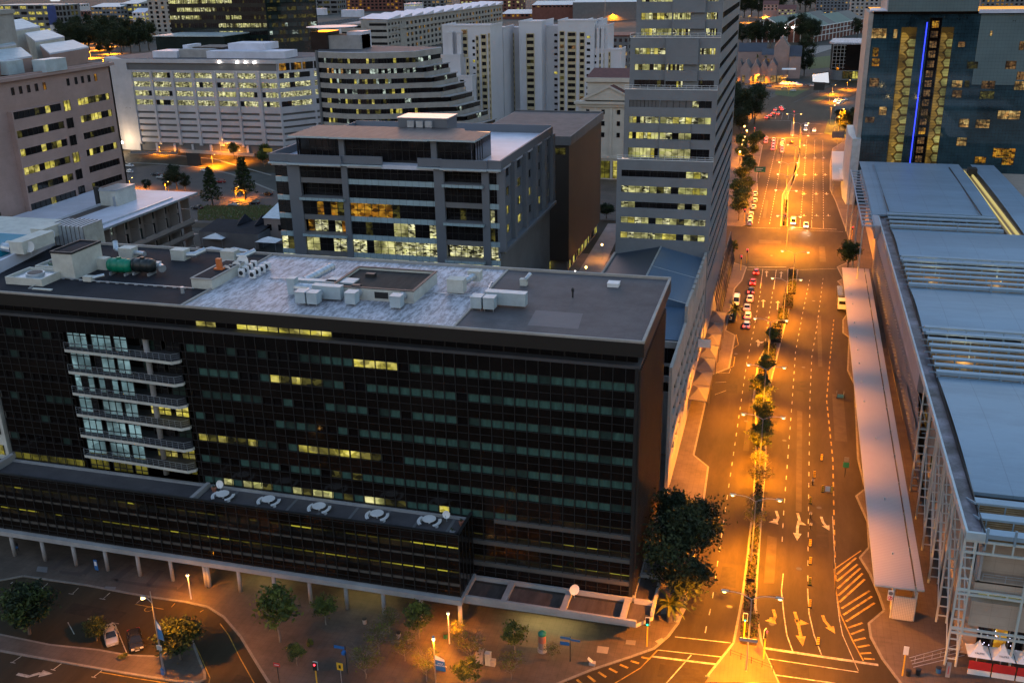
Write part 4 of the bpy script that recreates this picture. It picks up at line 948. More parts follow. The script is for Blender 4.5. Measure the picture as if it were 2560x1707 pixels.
# louvre banks between the roofs
for bi, (y0, y1, n) in enumerate(((164.2, 186.2, 8), (213.2, 234.8, 7), (263.2, 278.0, 4), (114.9, 125.0, 3))):
    x1 = 52.5 if bi == 2 else CX1
    mb = MB(); st = (y1-y0)/n
    for k in range(n):
        y = y0+st*k; z = 20.4+.14*k if bi != 3 else 19.2+.28*k
        mb.box(CX0-.2, x1, y, y+st*.42, z+.25, z+.55); mb.box(CX0-.2, x1, y, y+.12, z-.05, z+.25) if k == 0 else None
        for i in range(int((x1-CX0)/3.1)+1): mb.bar((CX0+.2+i*3.1+(k % 2)*.4, y+.1, z-1.7), (CX0+.2+i*3.1+(k % 2)*.4, y+.1, z+.3), .16)
        mb.bar((CX0-.2, y, z+.4), (CX0-.9, y+st*.9, z-.5), .22)
    for i in range(int((x1-CX0)/3.1)+1): mb.bar((CX0+.2+i*3.1, y0, 18.6), (CX0+.2+i*3.1, y0, 20.6), .26)
    if bi < 3:
        mb.box(CX0-.2, x1, y0-.2, y0+.15, 19.9, 20.15); mb.box(CX0-.3, x1, y1-.3, y1+.1, 20.9, 21.15)
        mb.bar((CX0+15.5*(1 if bi else 1.6), y0-.25, 20), (CX0+15.5*(1 if bi else 1.6), y0-.25, 22.4), .2)
    mb.build('louvre_bank', 'cc_blade', ch)
    mb = MB(); mb.box(CX0, x1, y0+.3, y1, 18.2, 18.5); 
    for k in range(int((y1-y0)/.55)): mb.box(CX0, x1, y0+.4+k*.55, y0+.55+k*.55, 18.5, 18.62)
    mb.build('timber_slats', 'cc_wood', ch)
    for k in range(3 if bi < 2 else 0):   # lamps in the foyer below the louvres
        ld = bpy.data.lights.new('foyer_light', 'POINT'); ld.energy = 260*LAMP; ld.color = (1, .72, .3); ld.shadow_soft_size = .4
        lo_ = bpy.data.objects.new('foyer_light', ld); COL.objects.link(lo_); lo_.parent = ch; lo_.location = Vector((32+k*13, (y0+y1)/2, 19.5))-ch.location
# gutter and slanting metal flank facing the street
mb = MB(); mb.box(24.3, 26.2, 115, 278, 19.3, 19.45, 0); mb.box(26.15, 26.28, 115, 278, 19.45, 20.1, 2); mb.box(24.05, 24.35, 114.8, 278, 18.9, 19.95, 1); mb.box(24.05, 26.3, 114.6, 115, 18.9, 19.9, 1)
mb.build('gutter', ['cc_gutter', 'duct', 'black_paint'], ch)
mb = MB()
mb.quad((23.95, 168, 15.5), (24.05, 168, 18.9), (24.05, 275, 18.9), (23.4, 275, 15.9)); mb.quad((23.95, 168, 15.5), (23.4, 275, 15.9), (25.3, 275, 15.2), (25.3, 168, 15.2)); mb.quad((24.05, 168, 18.9), (23.95, 168, 15.5), (25.3, 168, 15.2), (25.3, 168, 18.9))
mb.build('flank_panel', 'cc_panel', ch)
mb = MB()
for (ya, yb, yc, zt_) in ((196, 292, 246, 15), (157, 236, 205, 15.4), (161, 200, 172, 9)):
    mb.quad((25.25, ya, 1.2), (25.25, yb, 1.2), (24.7, yc+(yb-yc)*.55, zt_), (24.7, ya+(yc-ya)*.35, zt_))
mb.build('louvre_screen', 'cc_grey', ch)
mb = MB()
for k in range(60):
    y = 160+k*2.1
    for z in (5.5, 11.5): mb.box(24.55, 25.3, y, y+.1, z, z+.1)
for z in (14.6,): mb.bar((24.5, 158, z), (24.5, 290, z), .1)
mb.build('screen_bracket', 'galv', ch)
mb = MB(); mb.box(26.4, 95, 118, 352, .13, 18.2, 0); mb.build('wall', 'sandstone', ch); mb = MB(); mb.box(25.35, 26.39, 190, 292, .13, 15.2); mb.build('flank_wall', 'cc_grey', ch)
g = Fac(ch, (26.38, 118, 0), YA, XA*-1)
for y, z, m in ((46, 10.5, 'lit_orange'), (46, 13.4, 'lit_orange'), (51, 8.5, 'lit_orange'), (38, 6, 'lit_yellow'), (56, 5, 'lit_orange'), (32, 3, 'lit_orange')): g.window(y, y+3.2, z, z+2.1, 4, chance((4, m), (1, 'dark_window')), .04, .1, [.5])
g.finish()
# white steel trestles carrying the roof edge
for Y in (115, 124.2, 133.6, 142.4, 151.8, 161.2):
    mb = MB()
    for X in (24.15, 25.45): mb.cyl((X, Y, .13), (X, Y, 18.9), .15, n=8)
    for k in range(12): mb.bar((24.15, Y, 1.2+k*1.5), (25.45, Y, 1.2+k*1.5), .15)
    mb.build('trestle', 'cc_steel', ch)
mb = MB()
for a, b in ((115, 124.2), (124.2, 133.6), (133.6, 142.4), (142.4, 151.8)):
    for X in (25.45,): mb.bar((X, a, 1.5), (X, b, 15.5), .2); mb.bar((X, a, 8), (X, b, 18.8), .14); mb.bar((24.3, a, .5), (24.3, b, 12), .12)
mb.bar((25.45, 115, 12), (25.45, 152, 12), .1); mb.build('brace', 'cc_steel', ch)
# near end: terraces, stone balustrades, glazed lobby
f = Fac(ch, (25.6, 115.0, 0), XA, -YA)
mb = MB()
for X in (31.6, 38, 44.5): mb.cyl((X, 115, .13), (X, 115, 18.6), .17, n=8)
for z in (18.6, 17.0, 11.55, 11.0, 5.9, 5.2): mb.bar((24.1, 115, z), (60, 115, z), .26)
for i in range(7): mb.bar((25.3+i*2.15, 115, 17), (25.3+i*2.15, 115, 18.7), .2); mb.bar((25.6+i*2.15, 115, 11), (25.6+i*2.15, 115, 11.55), .2); mb.bar((25.6+i*2.15, 115, 5.2), (25.6+i*2.15, 115, 5.9), .16)
mb.build('front_frame', 'cc_steel', ch)
mb = MB(); mb.box(26.2, 60, 115.8, 118, 11.2, 12.7); mb.box(26.2, 60, 115.8, 121, 12.4, 12.6); mb.box(26.2, 60, 115.8, 118, 6.0, 9.6); mb.box(26.6, 60, 117.2, 118, 9.6, 9.7); mb.build('balustrade', 'sandstone', ch)
mb = MB(); mb.box(26.6, 60, 121, 121.4, 12.6, 18.4); mb.box(26.4, 26.7, 115.8, 121, 12.6, 17.5); mb.build('terrace_wall', 'concrete', ch)
for i in range(4): f.window(3.2+i*2.3, 5.1+i*2.3, 14.5, 17.4, 2, 'lit_orange', -5.95, .1)
f.window(1.4, 6.5, 9.75, 10.9, 2, lambda c: [(.25, 'strip_yellow'), (.5, 'mid_olive'), (.25, 'lit_yellow')], -2.1, .08)
f.window(7, 14, 9.75, 10.9, 3, lambda c: [(.25, 'strip_yellow'), (.5, 'mid_olive'), (.25, 'lit_yellow')], -2.1, .08)
for i in range(6): f.window(2.4+i*1.9, 4.1+i*1.9, .5, 4.6, 1, 'lit_orange' if i % 2 else 'dark_window', -2.95, .12)
f.finish(); done(ch)
mb = MB()
for z in (13.3, 13.65): mb.bar((27, 115.9, z), (60, 115.9, z), .05)
for i in range(12): mb.bar((27+i*2.6, 115.9, 12.7), (27+i*2.6, 115.9, 13.65), .07)
mb.build('railing', 'galv', ch)
for i, (X, Y) in enumerate(((33.2, 117.2), (33.6, 119.3))):
    mb = MB(); mb.cyl((X, Y, 12.6), (X, Y, 13.3), .05); mb.cyl((X, Y, 13.3), (X, Y, 13.36), .5, n=12)
    for k in range(4):
        a = k*1.57+.4; c = Vector((X+.85*math.cos(a), Y+.85*math.sin(a), 12.6)); mb.box(c.x-.2, c.x+.2, c.y-.2, c.y+.2, 13.0, 13.06); mb.bar(c, c+ZA*.45, .05); mb.bar(c+Vector((.2*math.cos(a), .2*math.sin(a), .45)), c+Vector((.2*math.cos(a), .2*math.sin(a), .95)), .3, .04)
    tag(mb.build('terrace_table', 'black_paint'), ('dark round table with chairs on the hall terrace nearer its railing' if i == 0 else 'dark round table with chairs on the hall terrace nearer the lit windows'), 'table', 'tables on the hall terrace')
mb = MB()
for k in range(70):
    X = 28+k*.12; z = .6+rnd.random()*4; mb.box(X-.03, X+.03, 117.85, 117.9, z, z+.06)
mb.build('fairy_lights', 'fairy_light', ch)
# steel pergola over the hall's far entrance
o = thing('pergola', 'open steel pergola of slats along the far end of the hall beside the road', 'pergola', (21, 300, 0))
mb = MB()
for X in (19.6, 22.5): mb.box(X-.15, X+.15, 266, 341, 19.4, 20)
for k in range(18): mb.box(19.7, 22.5, 267+k*4.3, 267.9+k*4.3, 19.5, 19.75)
mb.bar((19.7, 268, 19.8), (22.5, 275, 19.8), .12); mb.bar((19.7, 332, 19.8), (22.5, 338, 19.8), .12); mb.build('slat_roof', 'cc_blade', o)
for Y in (268, 290, 315, 338): mb = MB(); mb.cyl((19.8, Y, .13), (19.8, Y, 19.4), .18); mb.build('post', 'cc_steel', o)
mb = MB(); mb.box(22.7, 24, 266, 341, 16.5, 20.1); mb.build('fascia', 'cc_panel', o)
o = thing('entrance_canopy', 'pale flat entrance canopy on posts by the road in front of the blue glass tower', 'canopy', (20, 420, 0))
mb = MB(); mb.prism([(16.2, 393), (23.6, 393), (25, 455), (17.5, 455)], 5.6, 6.1); 
mb.build('roof', 'shelter_roof', o); mb = MB()
for k in range(8): mb.box(19.2, 25, 394+k*2.6, 395.6+k*2.6, 6.15, 6.4)
mb.build('slats', 'white_paint', o)
for p in ((16.8, 394.5), (23, 394.5), (18, 453), (24.2, 453)): mb = MB(); mb.cyl((*p, .0), (*p, 5.6), .2); mb.build('post', 'metal_pole', o)
# ------------------------------------------------------------------ long shelter beside the road
o = thing('bus_shelter', 'long pale ribbed metal shelter roof on posts along the right kerb', 'shelter', (19, 200, 0))
mb = MB(); mb.prism([(15.7, 123.7), (20.9, 123.8), (22.0, 278), (16.3, 278)], 4.75, 5.0, 1, 0); mb.prism([(21.15, 123.85), (22.1, 123.9), (23.3, 278), (22.25, 278)], 4.75, 5.0, 1, 0)
for Y in (132, 148, 170): mb.box(18.5, 18.7, Y, Y+.2, 5, 5.35, 1)
for Y in (186, 196, 206, 214, 222, 232, 246, 254, 262, 270): mb.cyl((17.4+.004*(Y-180), Y, 5), (17.4+.004*(Y-180), Y, 5.3), .14, n=6, m=1)
mb.build('roof', ['shelter_roof', 'duct'], o)
for k in range(16):
    Y = 125+k*10
    for X in (18.5+.004*(Y-125), 21.2+.006*(Y-125)):
        mb = MB(); mb.cyl((X, Y, .13), (X, Y, 4.75), .13); mb.build('post', 'cc_steel', o)
o = thing('kiosk', 'pale perforated metal kiosk under the near end of the long shelter', 'kiosk', (19.7, 124, 0))
mb = MB(); mb.box(18.3, 21.1, 123.2, 123.4, .35, 3.9); mb.box(18.3, 18.45, 123.4, 126, .35, 3.9); mb.box(20.95, 21.1, 123.4, 126, .35, 3.9); mb.build('screen', 'mesh_panel', o)
mb = MB(); mb.box(18.4, 21, 123.4, 126, .13, .35); mb.build('base', 'concrete', o)
mb = MB(); mb.cyl((18.2, 123.6, .13), (18.2, 123.6, 4.7), .1); mb.cyl((21.2, 123.6, .13), (21.2, 123.6, 4.7), .1); mb.build('post', 'cc_steel', o)
o = thing('sign', 'white bus stop sign with round symbol and red prohibition below, on the shelter end', 'sign', (17.9, 123.5, 3.6))
mb = MB(); mb.box(17.5, 18.2, 123.4, 123.5, 3.0, 4.6); mb.build('panel', 'white_paint', o)
mb = MB(); mb.lathe((17.85, 123.38, 4.15), [(.3, 0), (.3, .01)], 14); mb.v = [(x, 123.38-(z-4.15), 4.15+(y-123.38)) for x, y, z in mb.v]; mb.build('symbol', 'concrete_dark', o)
mb = MB()
for k in range(14):
    a, b = k*6.283/14, (k+1)*6.283/14; mb.bar((17.85+.28*math.cos(a), 123.37, 3.4+.28*math.sin(a)), (17.85+.28*math.cos(b), 123.37, 3.4+.28*math.sin(b)), .07)
mb.bar((17.72, 123.37, 3.25), (17.98, 123.37, 3.55), .07); mb.bar((17.85, 123.36, 3.2), (17.85, 123.36, 3.6), .1); mb.build('ring', 'sign_red', o)
# ------------------------------------------------------------------ blue glass hotel tower
ws = thing('hotel_tower', 'dark blue glass hotel tower with gold honeycomb strips and a blue neon line', 'tower', (60, 381, 0))
WY = 381.0
mb = MB(); mb.box(24.2, 110, WY+.06, 415, 0, 66.2); mb.build('curtain_wall', 'westin_glass', ws)
mb = MB(); mb.box(58.4, 76, WY-.02, WY+.5, 43, 66); mb.box(64, 72, WY-.06, WY+.4, 62, 66); mb.build('pale_glazing', 'westin_pale', ws)
mb = MB(); mb.box(24, 110, WY-.3, 416, 66.2, 67.0, 0); mb.box(57.5, 110, WY-1.2, WY-.3, 66.4, 67.6, 1); mb.prism([(22.5, WY-1), (28.4, WY-1), (28.4, WY+14), (24, WY+14)], 67.2, 67.6, 1)
mb.build('roof', ['black_panel', 'roof_white'], ws)
mb = MB(); mb.box(28.6, 57.3, WY+.5, 412, 67, 80); mb.box(28.2, 28.6, WY, 412, 67, 80, 1); mb.build('penthouse', ['westin_pale', 'concrete'], ws)
mb = MB(); mb.prism([(22.6, WY-.2), (24.1, WY-.25), (24.1, 415), (22.9, 415)], 0, 66.5); mb.build('end_fin', 'concrete_warm', ws)
mb = MB(); P = [(21.2, WY-3), (24.1, WY-3), (24.1, WY+30), (20.4, WY+30), (20.2, WY+8)]; mb.prism(P, 0, 24); mb.build('curved_wing', 'duct', ws)
f = Fac(ws, (0, WY, 0), XA, -YA)
# two columns of honeycomb panels, one of rooms
ZS = 3.27
mb = MB(); mh = [MB(), MB()]
for k in range(18):
    z = 60.1-ZS*k
    if z < 12: break
    for x0, sc, mb_ in ((33.9, 1.0, 0), (46.7, .78, 1)):
        if k == 0 and mb_: pass
        w2 = 2.35*sc
        def hexp(cx, cz, a, b): return [(cx-a, cz-b/2), (cx-a*.1, cz-b*.5), (cx+a*.55, cz-b*.25), (cx+a, cz), (cx+a*.55, cz+b*.28), (cx-a*.1, cz+b*.5), (cx-a, cz+b/2)]
        P = hexp(x0+w2*.55, z-1.6, w2*.55, ZS*.98); mh[mb_].add([(x, WY-.05, zz) for x, zz in P], [tuple(range(7))], 0)
        c = (x0+w2*1.55, z-3.1); P = [(c[0]-w2*.62, c[1]), (c[0]-w2*.3, c[1]-ZS*.46), (c[0]+w2*.48, c[1]-ZS*.46), (c[0]+w2*.48, c[1]+ZS*.3), (c[0]-w2*.3, c[1]+ZS*.3)]
        mh[mb_].add([(x, WY-.06, zz) for x, zz in P], [tuple(range(5))], 1)
for x0, x1 in ((33.7, 38.7), (46.5, 50.5)): bk_ = MB(); bk_.box(x0, x1, WY-.035, WY+.2, 11, 61.9); bk_.build('strip_backing', 'hex_back', ws)
for m_ in mh: m_.build('honeycomb_strip', ['hex_gold', 'hex_pale'], ws)
mb = MB()
for x0, x1 in ((33.8, 38.6), (46.6, 50.4)):
    for k in range(150): 
        z = 12+k*.33*1.0
        if k % 3 == 0 and z < 60.3: mb.bar((x0, WY-.12, z), (x1, WY-.12, z), .07)
mb.build('fin_lines', 'mullion', ws)
mb = MB(); mb.box(41.55, 41.85, WY-.25, WY-.02, 11, 63.5); mb.build('neon_line', 'neon_blue', ws)
mb = MB(); mb.box(42.6, 46.4, WY-.04, WY+.2, 11, 65); mb.build('room_strip', 'black_glass', ws)
for k in range(16):
    z = 64.0-ZS*k-2.3
    if z > 11: f.window(43.2, 45.6, z, z+2.2, 3, 'lit_orange' if k in (0, 11, 15) else 'lit_warmdim', -.0+.08, .12, [.55])
RM = [((2172, 72, 2218, 96), 'lit_warm', 4), ((2232, 74, 2245, 96), 'lit_warm', 1), ((2180, 120, 2198, 142), 'lit_orange', 2), ((2178, 147, 2200, 166), 'lit_orange', 3), ((2172, 196, 2198, 217), 'lit_warmdim', 3), ((2196, 268, 2218, 288), 'lit_warm', 2), ((2162, 293, 2187, 307), 'lit_warmdim', 3),
      ((2394, 105, 2414, 118), 'lit_warmdim', 2), ((2546, 104, 2562, 126), 'lit_warmdim', 2), ((2512, 153, 2542, 173), 'lit_warmdim', 3), ((2416, 155, 2446, 172), 'lit_dim', 3), ((2540, 180, 2566, 200), 'lit_warmdim', 3), ((2378, 202, 2407, 219), 'lit_warm', 3), ((2410, 202, 2425, 219), 'lit_dim', 2), ((2452, 203, 2489, 222), 'lit_warmdim', 4), ((2534, 204, 2566, 225), 'lit_warm', 4), ((2379, 226, 2406, 244), 'lit_warmdim', 3), ((2448, 228, 2487, 247), 'lit_dim', 4), ((2492, 278, 2552, 298), 'lit_warm', 6), ((2396, 298, 2424, 318), 'lit_warm', 3), ((2437, 300, 2476, 320), 'lit_warm', 4), ((2390, 345, 2418, 364), 'lit_warm', 3), ((2480, 372, 2540, 394), 'lit_orange', 5), ((2435, 393, 2466, 408), 'lit_orange', 3), ((2503, 397, 2535, 412), 'lit_orange', 3), ((2474, 78, 2482, 90), 'lit_warm', 1), ((2532, 50, 2540, 56), 'lit_warm', 1)]
for (u0, v0, u1, v1), m, n in RM:
    a = ony(u0, v1, WY); b = ony(u1, v0, WY); f.window(a.x, b.x, a.z, b.z, n, m, .03, .1, [.6])
a = ony(2430, 410, WY); b = ony(2600, 340, WY); mb = MB()
f.finish(); done(ws)
mb = MB(); mb.box(57, 110, WY-14, WY-.4, .13, 7.6); mb.build('podium', 'brown_slab', ws)
# ------------------------------------------------------------------ white office over a car park
wo = thing('car_park_office', 'white round cornered office above car park slots, floodlit at its left foot', 'building', (-270, 436, 0))
WYF = 436.5
xw = lambda u, v: ony(u, v, WYF).x
zw = lambda u, v: ony(u, v, WYF).z
XL = xw(*Z0(905, 600)); XR = xw(*zT(150, 560)); zt = zw(*Z0(1000, 415))
f = Fac(wo, (XL, WYF, 0), XA, -YA); L = XR-XL
bays = [(xw(a/2.8, 525/2.8)-XL, xw(b/2.8, 525/2.8)-XL) for a, b in ((925, 1045), (1065, 1190), (1215, 1335), (1360, 1480), (1510, 1637), (1660, 1787), (1820, 1952))]
bays[-1] = (bays[-1][0], L-.3)
ST = 4.35; z0r = zw(*Z0(1000, 508))
rows = [(z0r-ST*k-2.5, z0r-ST*k, bays) for k in range(4)]
zs0 = zw(*Z0(1020, 778)); slots = [(zs0-3.05*k-1.1, zs0-3.05*k, bays) for k in range(6)]
mb = MB(); f.wall(mb, 0, L, 3.8, zt-5.2, rows+slots, .7)
f.box(mb, 0, L, -1.6, 0, zt-1.8, zt); f.box(mb, bays[4][0]+3, L, -3, -.9, zt-5.2, zt-1.8)
for a, b in bays: f.box(mb, a-.9, a-.2, 0, .5, 3.8, zt-5.4)
for i in range(8): f.box(mb, L*i/8, L*i/8+1.2, -.6, .1, 0, 3.8)
f.box(mb, 0, L, -3, -2.2, 0, 3.8)
# rounded left end and canted right end
cx, cyy, r = XL, WYF+14, 14
arc = [(cx-r*math.sin(a), cyy-r*math.cos(a)) for a in [R(10*i) for i in range(0, 12)]]
mb.prism([(XL, WYF+14)]+[(XL-5, WYF+.2)]+[(p[0]-5, p[1]) for p in arc[1:]]+[(XL, WYF+30)], 0, zt)
mb.prism([(XL, WYF), (XL, WYF+5), (XL-5, WYF+5), (XL-5, WYF+.1)], 0, zt)
E1 = Vector((XR, WYF, 0)); dd = Vector((.62, .78, 0)); s = Fac(wo, E1, dd, Vector((.78, -.62, 0)))
SL = 33
sb = [(1.0, 17), (19, 29), (30, 32)]
s.wall(mb, 0, SL, 3.8, zt-5.2, [(a, b, sb) for a, b, _ in rows]+[(a, b, [(1, 18), (19, 32)]) for a, b, _ in slots], .7); s.box(mb, 0, SL, -.8, 0, zt-1.8, zt); s.box(mb, 0, SL, -2, -1, 0, 3.8)
for i in range(6): s.box(mb, 1+i*6, 1.4+i*6, -.5, 0, zt-5.2, zt-1.8)
mb.build('wall', 'carpark_white', wo)
mb = MB(); f.box(mb, .3, L-.5, -25, -.75, 0, zt-1.9); s.box(mb, .5, SL-.5, -20, -.75, 0, zt-1.9); mb.build('core', 'louvre_grey', wo)
top = chance((5, 'lit_office'), (3, 'dark_window'), (2, 'lit_dim'))
pk_ = chance((10, 'lit_office'), (2, 'lit_pale'), (1.3, 'dark_window'))
for a, b, bb in rows:
    for x0, x1 in bb: f.window(x0, x1, a, b, 5, pk_, -.5, .12)
    for x0, x1 in sb: s.window(x0, x1, a, b, 6, chance((6, 'lit_office'), (3, 'dark_window')), -.5, .12)
for k in range(5): f.window(bays[k][0], bays[k+1][0], zt-5.0, zt-1.8, 8, top, -1.2, .12)
for i in range(5): s.window(1.4+i*6, 7+i*6, zt-5.1, zt-1.8, 3, chance((2, 'dark_window'), (1, 'lit_orange')), -.6, .12)
for z in (z0r-2.4, z0r-ST-2.4, z0r-2*ST-2.4): pass
f.finish(); s.finish(); done(wo, 60)
mb = MB(); mb.prism([(XL-3, WYF+1), (XR, WYF+.5), (XR+16, WYF+22), (XR+10, WYF+40), (XL-10, WYF+40), (XL-16, WYF+14)], zt, zt+.15); mb.build('roof', 'roof_felt_grey', wo)
mb = MB(); q0 = ony(*Z0(1070, 400), WYF+6); q1 = ony(*Z0(1240, 400), WYF+6); q2 = ony(*Z0(1455, 400), WYF+6); q3 = ony(*zT(210, 400), WYF+6)
mb.box(q0.x, q1.x, WYF+6, WYF+20, zt, zt+3.2); mb.box(q1.x, q2.x, WYF+8, WYF+24, zt, zt+4.0, 1); mb.box(q2.x, q3.x, WYF+5, WYF+18, zt, zt+3.4); mb.box(q2.x+8, q3.x-14, WYF+12, WYF+26, zt+3.4, zt+6.5); mb.box(q1.x+4, q2.x+4, WYF+14, WYF+30, zt+4, zt+4.6, 2)
mb.box(q1.x-4, q2.x-18, WYF+18, WYF+30, zt+3, zt+5.2)
mb.build('plant_room', ['roof_white', 'concrete', 'roof_brown'], wo)
for i, (u, v) in enumerate(((1530, 438), (1655, 440), (1715, 440), (1777, 440))):
    p = ony(*Z0(u, v), WYF-.8); mb = MB(); mb.lathe((p.x, p.y, p.z-.3), [(.25, 0), (.4, .3), (.25, .6)], 8); mb.build('floodlight', 'lamp_white', wo)
for x in (XL-1.5,):
    ld = bpy.data.lights.new('floodlight', 'POINT'); ld.energy = 5500*LAMP; ld.color = (1, .72, .4); ld.shadow_soft_size = .5
    l_ = bpy.data.objects.new('floodlight_lamp', ld); COL.objects.link(l_); l_.parent = wo; l_.location = Vector((x-4, WYF-7, 5))-wo.location
mb = MB(); mb.lathe((XL-4, WYF-7, 4.4), [(.3, 0), (.55, .5), (.3, 1)], 8); mb.build('floodlight', 'lamp_white', wo)
# ------------------------------------------------------------------ curved grey office
cu = thing('curved_office', 'grey banded office with curved front and stepped right end, behind the penthouse roof', 'building', (-153, 350, 0))
PL = Vector((-172.5, 350.5, 0)); PR = Vector((-134.5, 353.5, 0))
def cpt(t, o=0): p = PL.lerp(PR, t); return Vector((p.x, p.y-5.0*math.sin(math.pi*min(max(t, 0), 1))-o, 0))
ZT = ony(*zT(425, 365), 350).z
NS = 12
for k in range(9):
    z = ZT-2.1-3.62*k; ext = 3.0*max(0, k)
    P = [cpt(i/NS) for i in range(NS+1)]; P.append(PR+Vector((ext*.9, ext*.35, 0))) if k else None
    mb = MB(); bk = [(P[-1].x+4, P[-1].y+18), (-166, 378), (-176, 360)]
    mb.prism([(p.x, p.y) for p in P]+bk, z-3.62+1.55 if k < 8 else 0, z-0.0 if False else z-3.62+3.62-1.9 if False else z-2.07+0 if False else z-2.07+.0) if False else None
    mb.prism([(p.x, p.y) for p in P]+bk, z-3.6, z-1.75); 
    if k == 0: mb.prism([(p.x, p.y) for p in P]+bk, z, ZT)
    mb.build('wall', 'concrete_warm', cu)
    mb = MB(); Q = [Vector((p.x, p.y+.5, 0)) for p in P]; Q[-1] = Q[-1]-Vector((.6, 0, 0)); mb.prism([(p.x, p.y) for p in Q]+[(b[0]-.6, b[1]) for b in bk], z-1.8, z+.02); mb.build('core', 'dark_window', cu)
    nP = len(P)
    for i in range(1, NS):
        a, b = P[i], P[i+1] if i+1 < nP else P[i]
        d = b-a
        if d.length < .1: continue
        ff = Fac(cu, (a.x, a.y, 0), d, Vector((d.y, -d.x, 0)))
        m = chance((7, 'dark_window'), (2, 'lit_dim'), (1.2, 'lit_yellow'), (.6, 'cold_white')) if k != 1 else chance((3, 'dark_window'), (1.5, 'cold_white'), (1, 'lit_warm'))
        ff.window(0.02, d.length-.02, z-1.72, z, 3, m, -.3, .1); ff.finish()
    a = P[-1]; b = Vector((*bk[0], 0)); d = b-a; ff = Fac(cu, (a.x, a.y, 0), d, Vector((d.y, -d.x, 0))); ff.window(1.5, 12, z-1.7, z-.1, 6, chance((4, 'dark_window'), (1, 'cold_white')), .03, .1); ff.finish()
    if k:
        mb = MB(); p = P[-1]; mb.prism([(PR.x+3*(k-1)*.9, PR.y+3*(k-1)*.35), (p.x, p.y), (p.x+4, p.y+18), (PR.x+3*(k-1)*.9+4, PR.y+18)], z-.05, z+.3); mb.build('terrace', 'concrete', cu)
done(cu, 80)
mb = MB(); mb.prism([(cpt(i/NS).x, cpt(i/NS).y+.3) for i in range(NS+1)]+[(-131, 372), (-166, 378), (-176, 360)], ZT, ZT+.2, 1, 0); mb.build('roof', ['roof_felt_grey', 'roof_white'], cu)
a = ony(*zT(445, 340), 360); b = ony(*zT(730, 340), 360); c = ony(*zT(375, 300), 358)
mb = MB(); mb.box(a.x, b.x, 360, 370, ZT, ZT+5.2, 0); mb.box(b.x-6, b.x, 362, 371, ZT, ZT+6.4, 1); mb.box(c.x, a.x+4, 359, 370, ZT, ZT+6.5, 2); mb.build('plant_room', ['concrete', 'roof_white', 'dark_window'], cu)
mb = MB(); mb.lathe(((c.x+a.x)/2+5, 365, ZT+7.2), [(1, 0), (9.5, .7), (9.8, .9), (9.5, 1.0)], 20); mb.build('round_canopy', 'duct', cu)
mb = MB(); p = cpt(0); mb.cyl((p.x+.2, p.y-.4, 3), (p.x+.2, p.y-.4, ZT+.5), .5); mb.build('corner_duct', 'concrete_dark', cu)
# ------------------------------------------------------------------ white apartment towers
def zfrom(v, u, Y): return ony(u, v, Y).z
ap = thing('apartment_block', 'white stepped apartment towers with cream window stacks, behind the grey office blocks', 'building', (-130, 505, 0))
def ablock(u0, u1, vt, Y, depth, stacks=(), wall='apt_white', zb=0, nm='tower'):
    a = ony(u0, vt, Y); b = ony(u1, vt, Y); zt = (a.z+b.z)/2
    mb = MB(); mb.box(a.x, b.x, Y, Y+depth, zb, zt-.8); mb.box(a.x-.15, b.x+.15, Y-.15, Y+.35, zt-.8, zt); mb.box(b.x-.35, b.x+.15, Y+.35, Y+depth, zt-.8, zt); mb.box(a.x-.15, a.x+.35, Y+.35, Y+depth, zt-.8, zt)
    mb.build(nm, wall, ap)
    f = Fac(ap, (0, Y, 0), XA, -YA)
    for s0, s1, vtop, n, ww, cream in stacks:
        x0 = ony(s0, vtop, Y).x; x1 = ony(s1, vtop, Y).x; zz = ony(s0, vtop, Y).z
        if cream:
            mb = MB(); mb.box(x0, x1, Y-.25, Y-.001, max(zz-3.05*n, 2), zz+.4); mb.build('window_stack', 'apt_cream', ap)
        for k in range(n):
            z = zz-3.05*k-1.9
            if z < 3: break
            if cream: f.window(x0+.35, x1-.35, z+.2, z+1.85, ww, chance((10, 'dark_window'), (1.3, 'lit_dim'), (.7, 'lit_warmdim')), .27, .08)
            else: f.window(x0, x1, z+.3, z+1.5, ww, chance((12, 'dark_window'), (1, 'lit_yellow')), .02, .05)
    f.finish()
V4 = lambda x: 1150+x/5.47
ablock(1105, 1226, 62, 468, 20, [(V4(20), V4(100), 76, 4, 1, True), (V4(168), V4(200), 98, 12, 1, False), (V4(215), V4(255), 92, 13, 1, True), (V4(285), V4(360), 88, 13, 2, True), (V4(383), V4(410), 86, 13, 1, True)], nm='tower')
ablock(1084, 1150, 136, 462, 8, [(V4(80), V4(125), 148, 8, 1, True)], nm='tower'); ablock(1093, 1180, 188, 458, 6, [(1112, 1128, 200, 6, 1, True), (1150, 1160, 198, 6, 1, False)], nm='tower')
for u in (1119, 1141): ablock(u, u+11, 80, 465, 4, nm='pilaster')
ablock(1224, 1258, 68, 490, 20, [(V4(435), V4(465), 89, 13, 1, False)]); ablock(1256, 1300, 68, 508, 20, [(V4(642), V4(742), 85, 16, 2, True)])
ablock(1297, 1354, 53, 500, 26, [(V4(905), V4(1017), 86, 16, 2, True)]); ablock(1353, 1396, 64, 509, 20, [(V4(1105), V4(1165), 83, 16, 1, True)])
ablock(1395, 1487, 50, 504, 22, [(V4(1288), V4(1333), 83, 15, 1, False), (V4(1362), V4(1432), 80, 15, 1, True), (V4(1470), V4(1590), 82, 15, 2, True), (V4(1635), V4(1708), 83, 15, 1, True), (V4(1735), V4(1782), 88, 15, 1, False)])
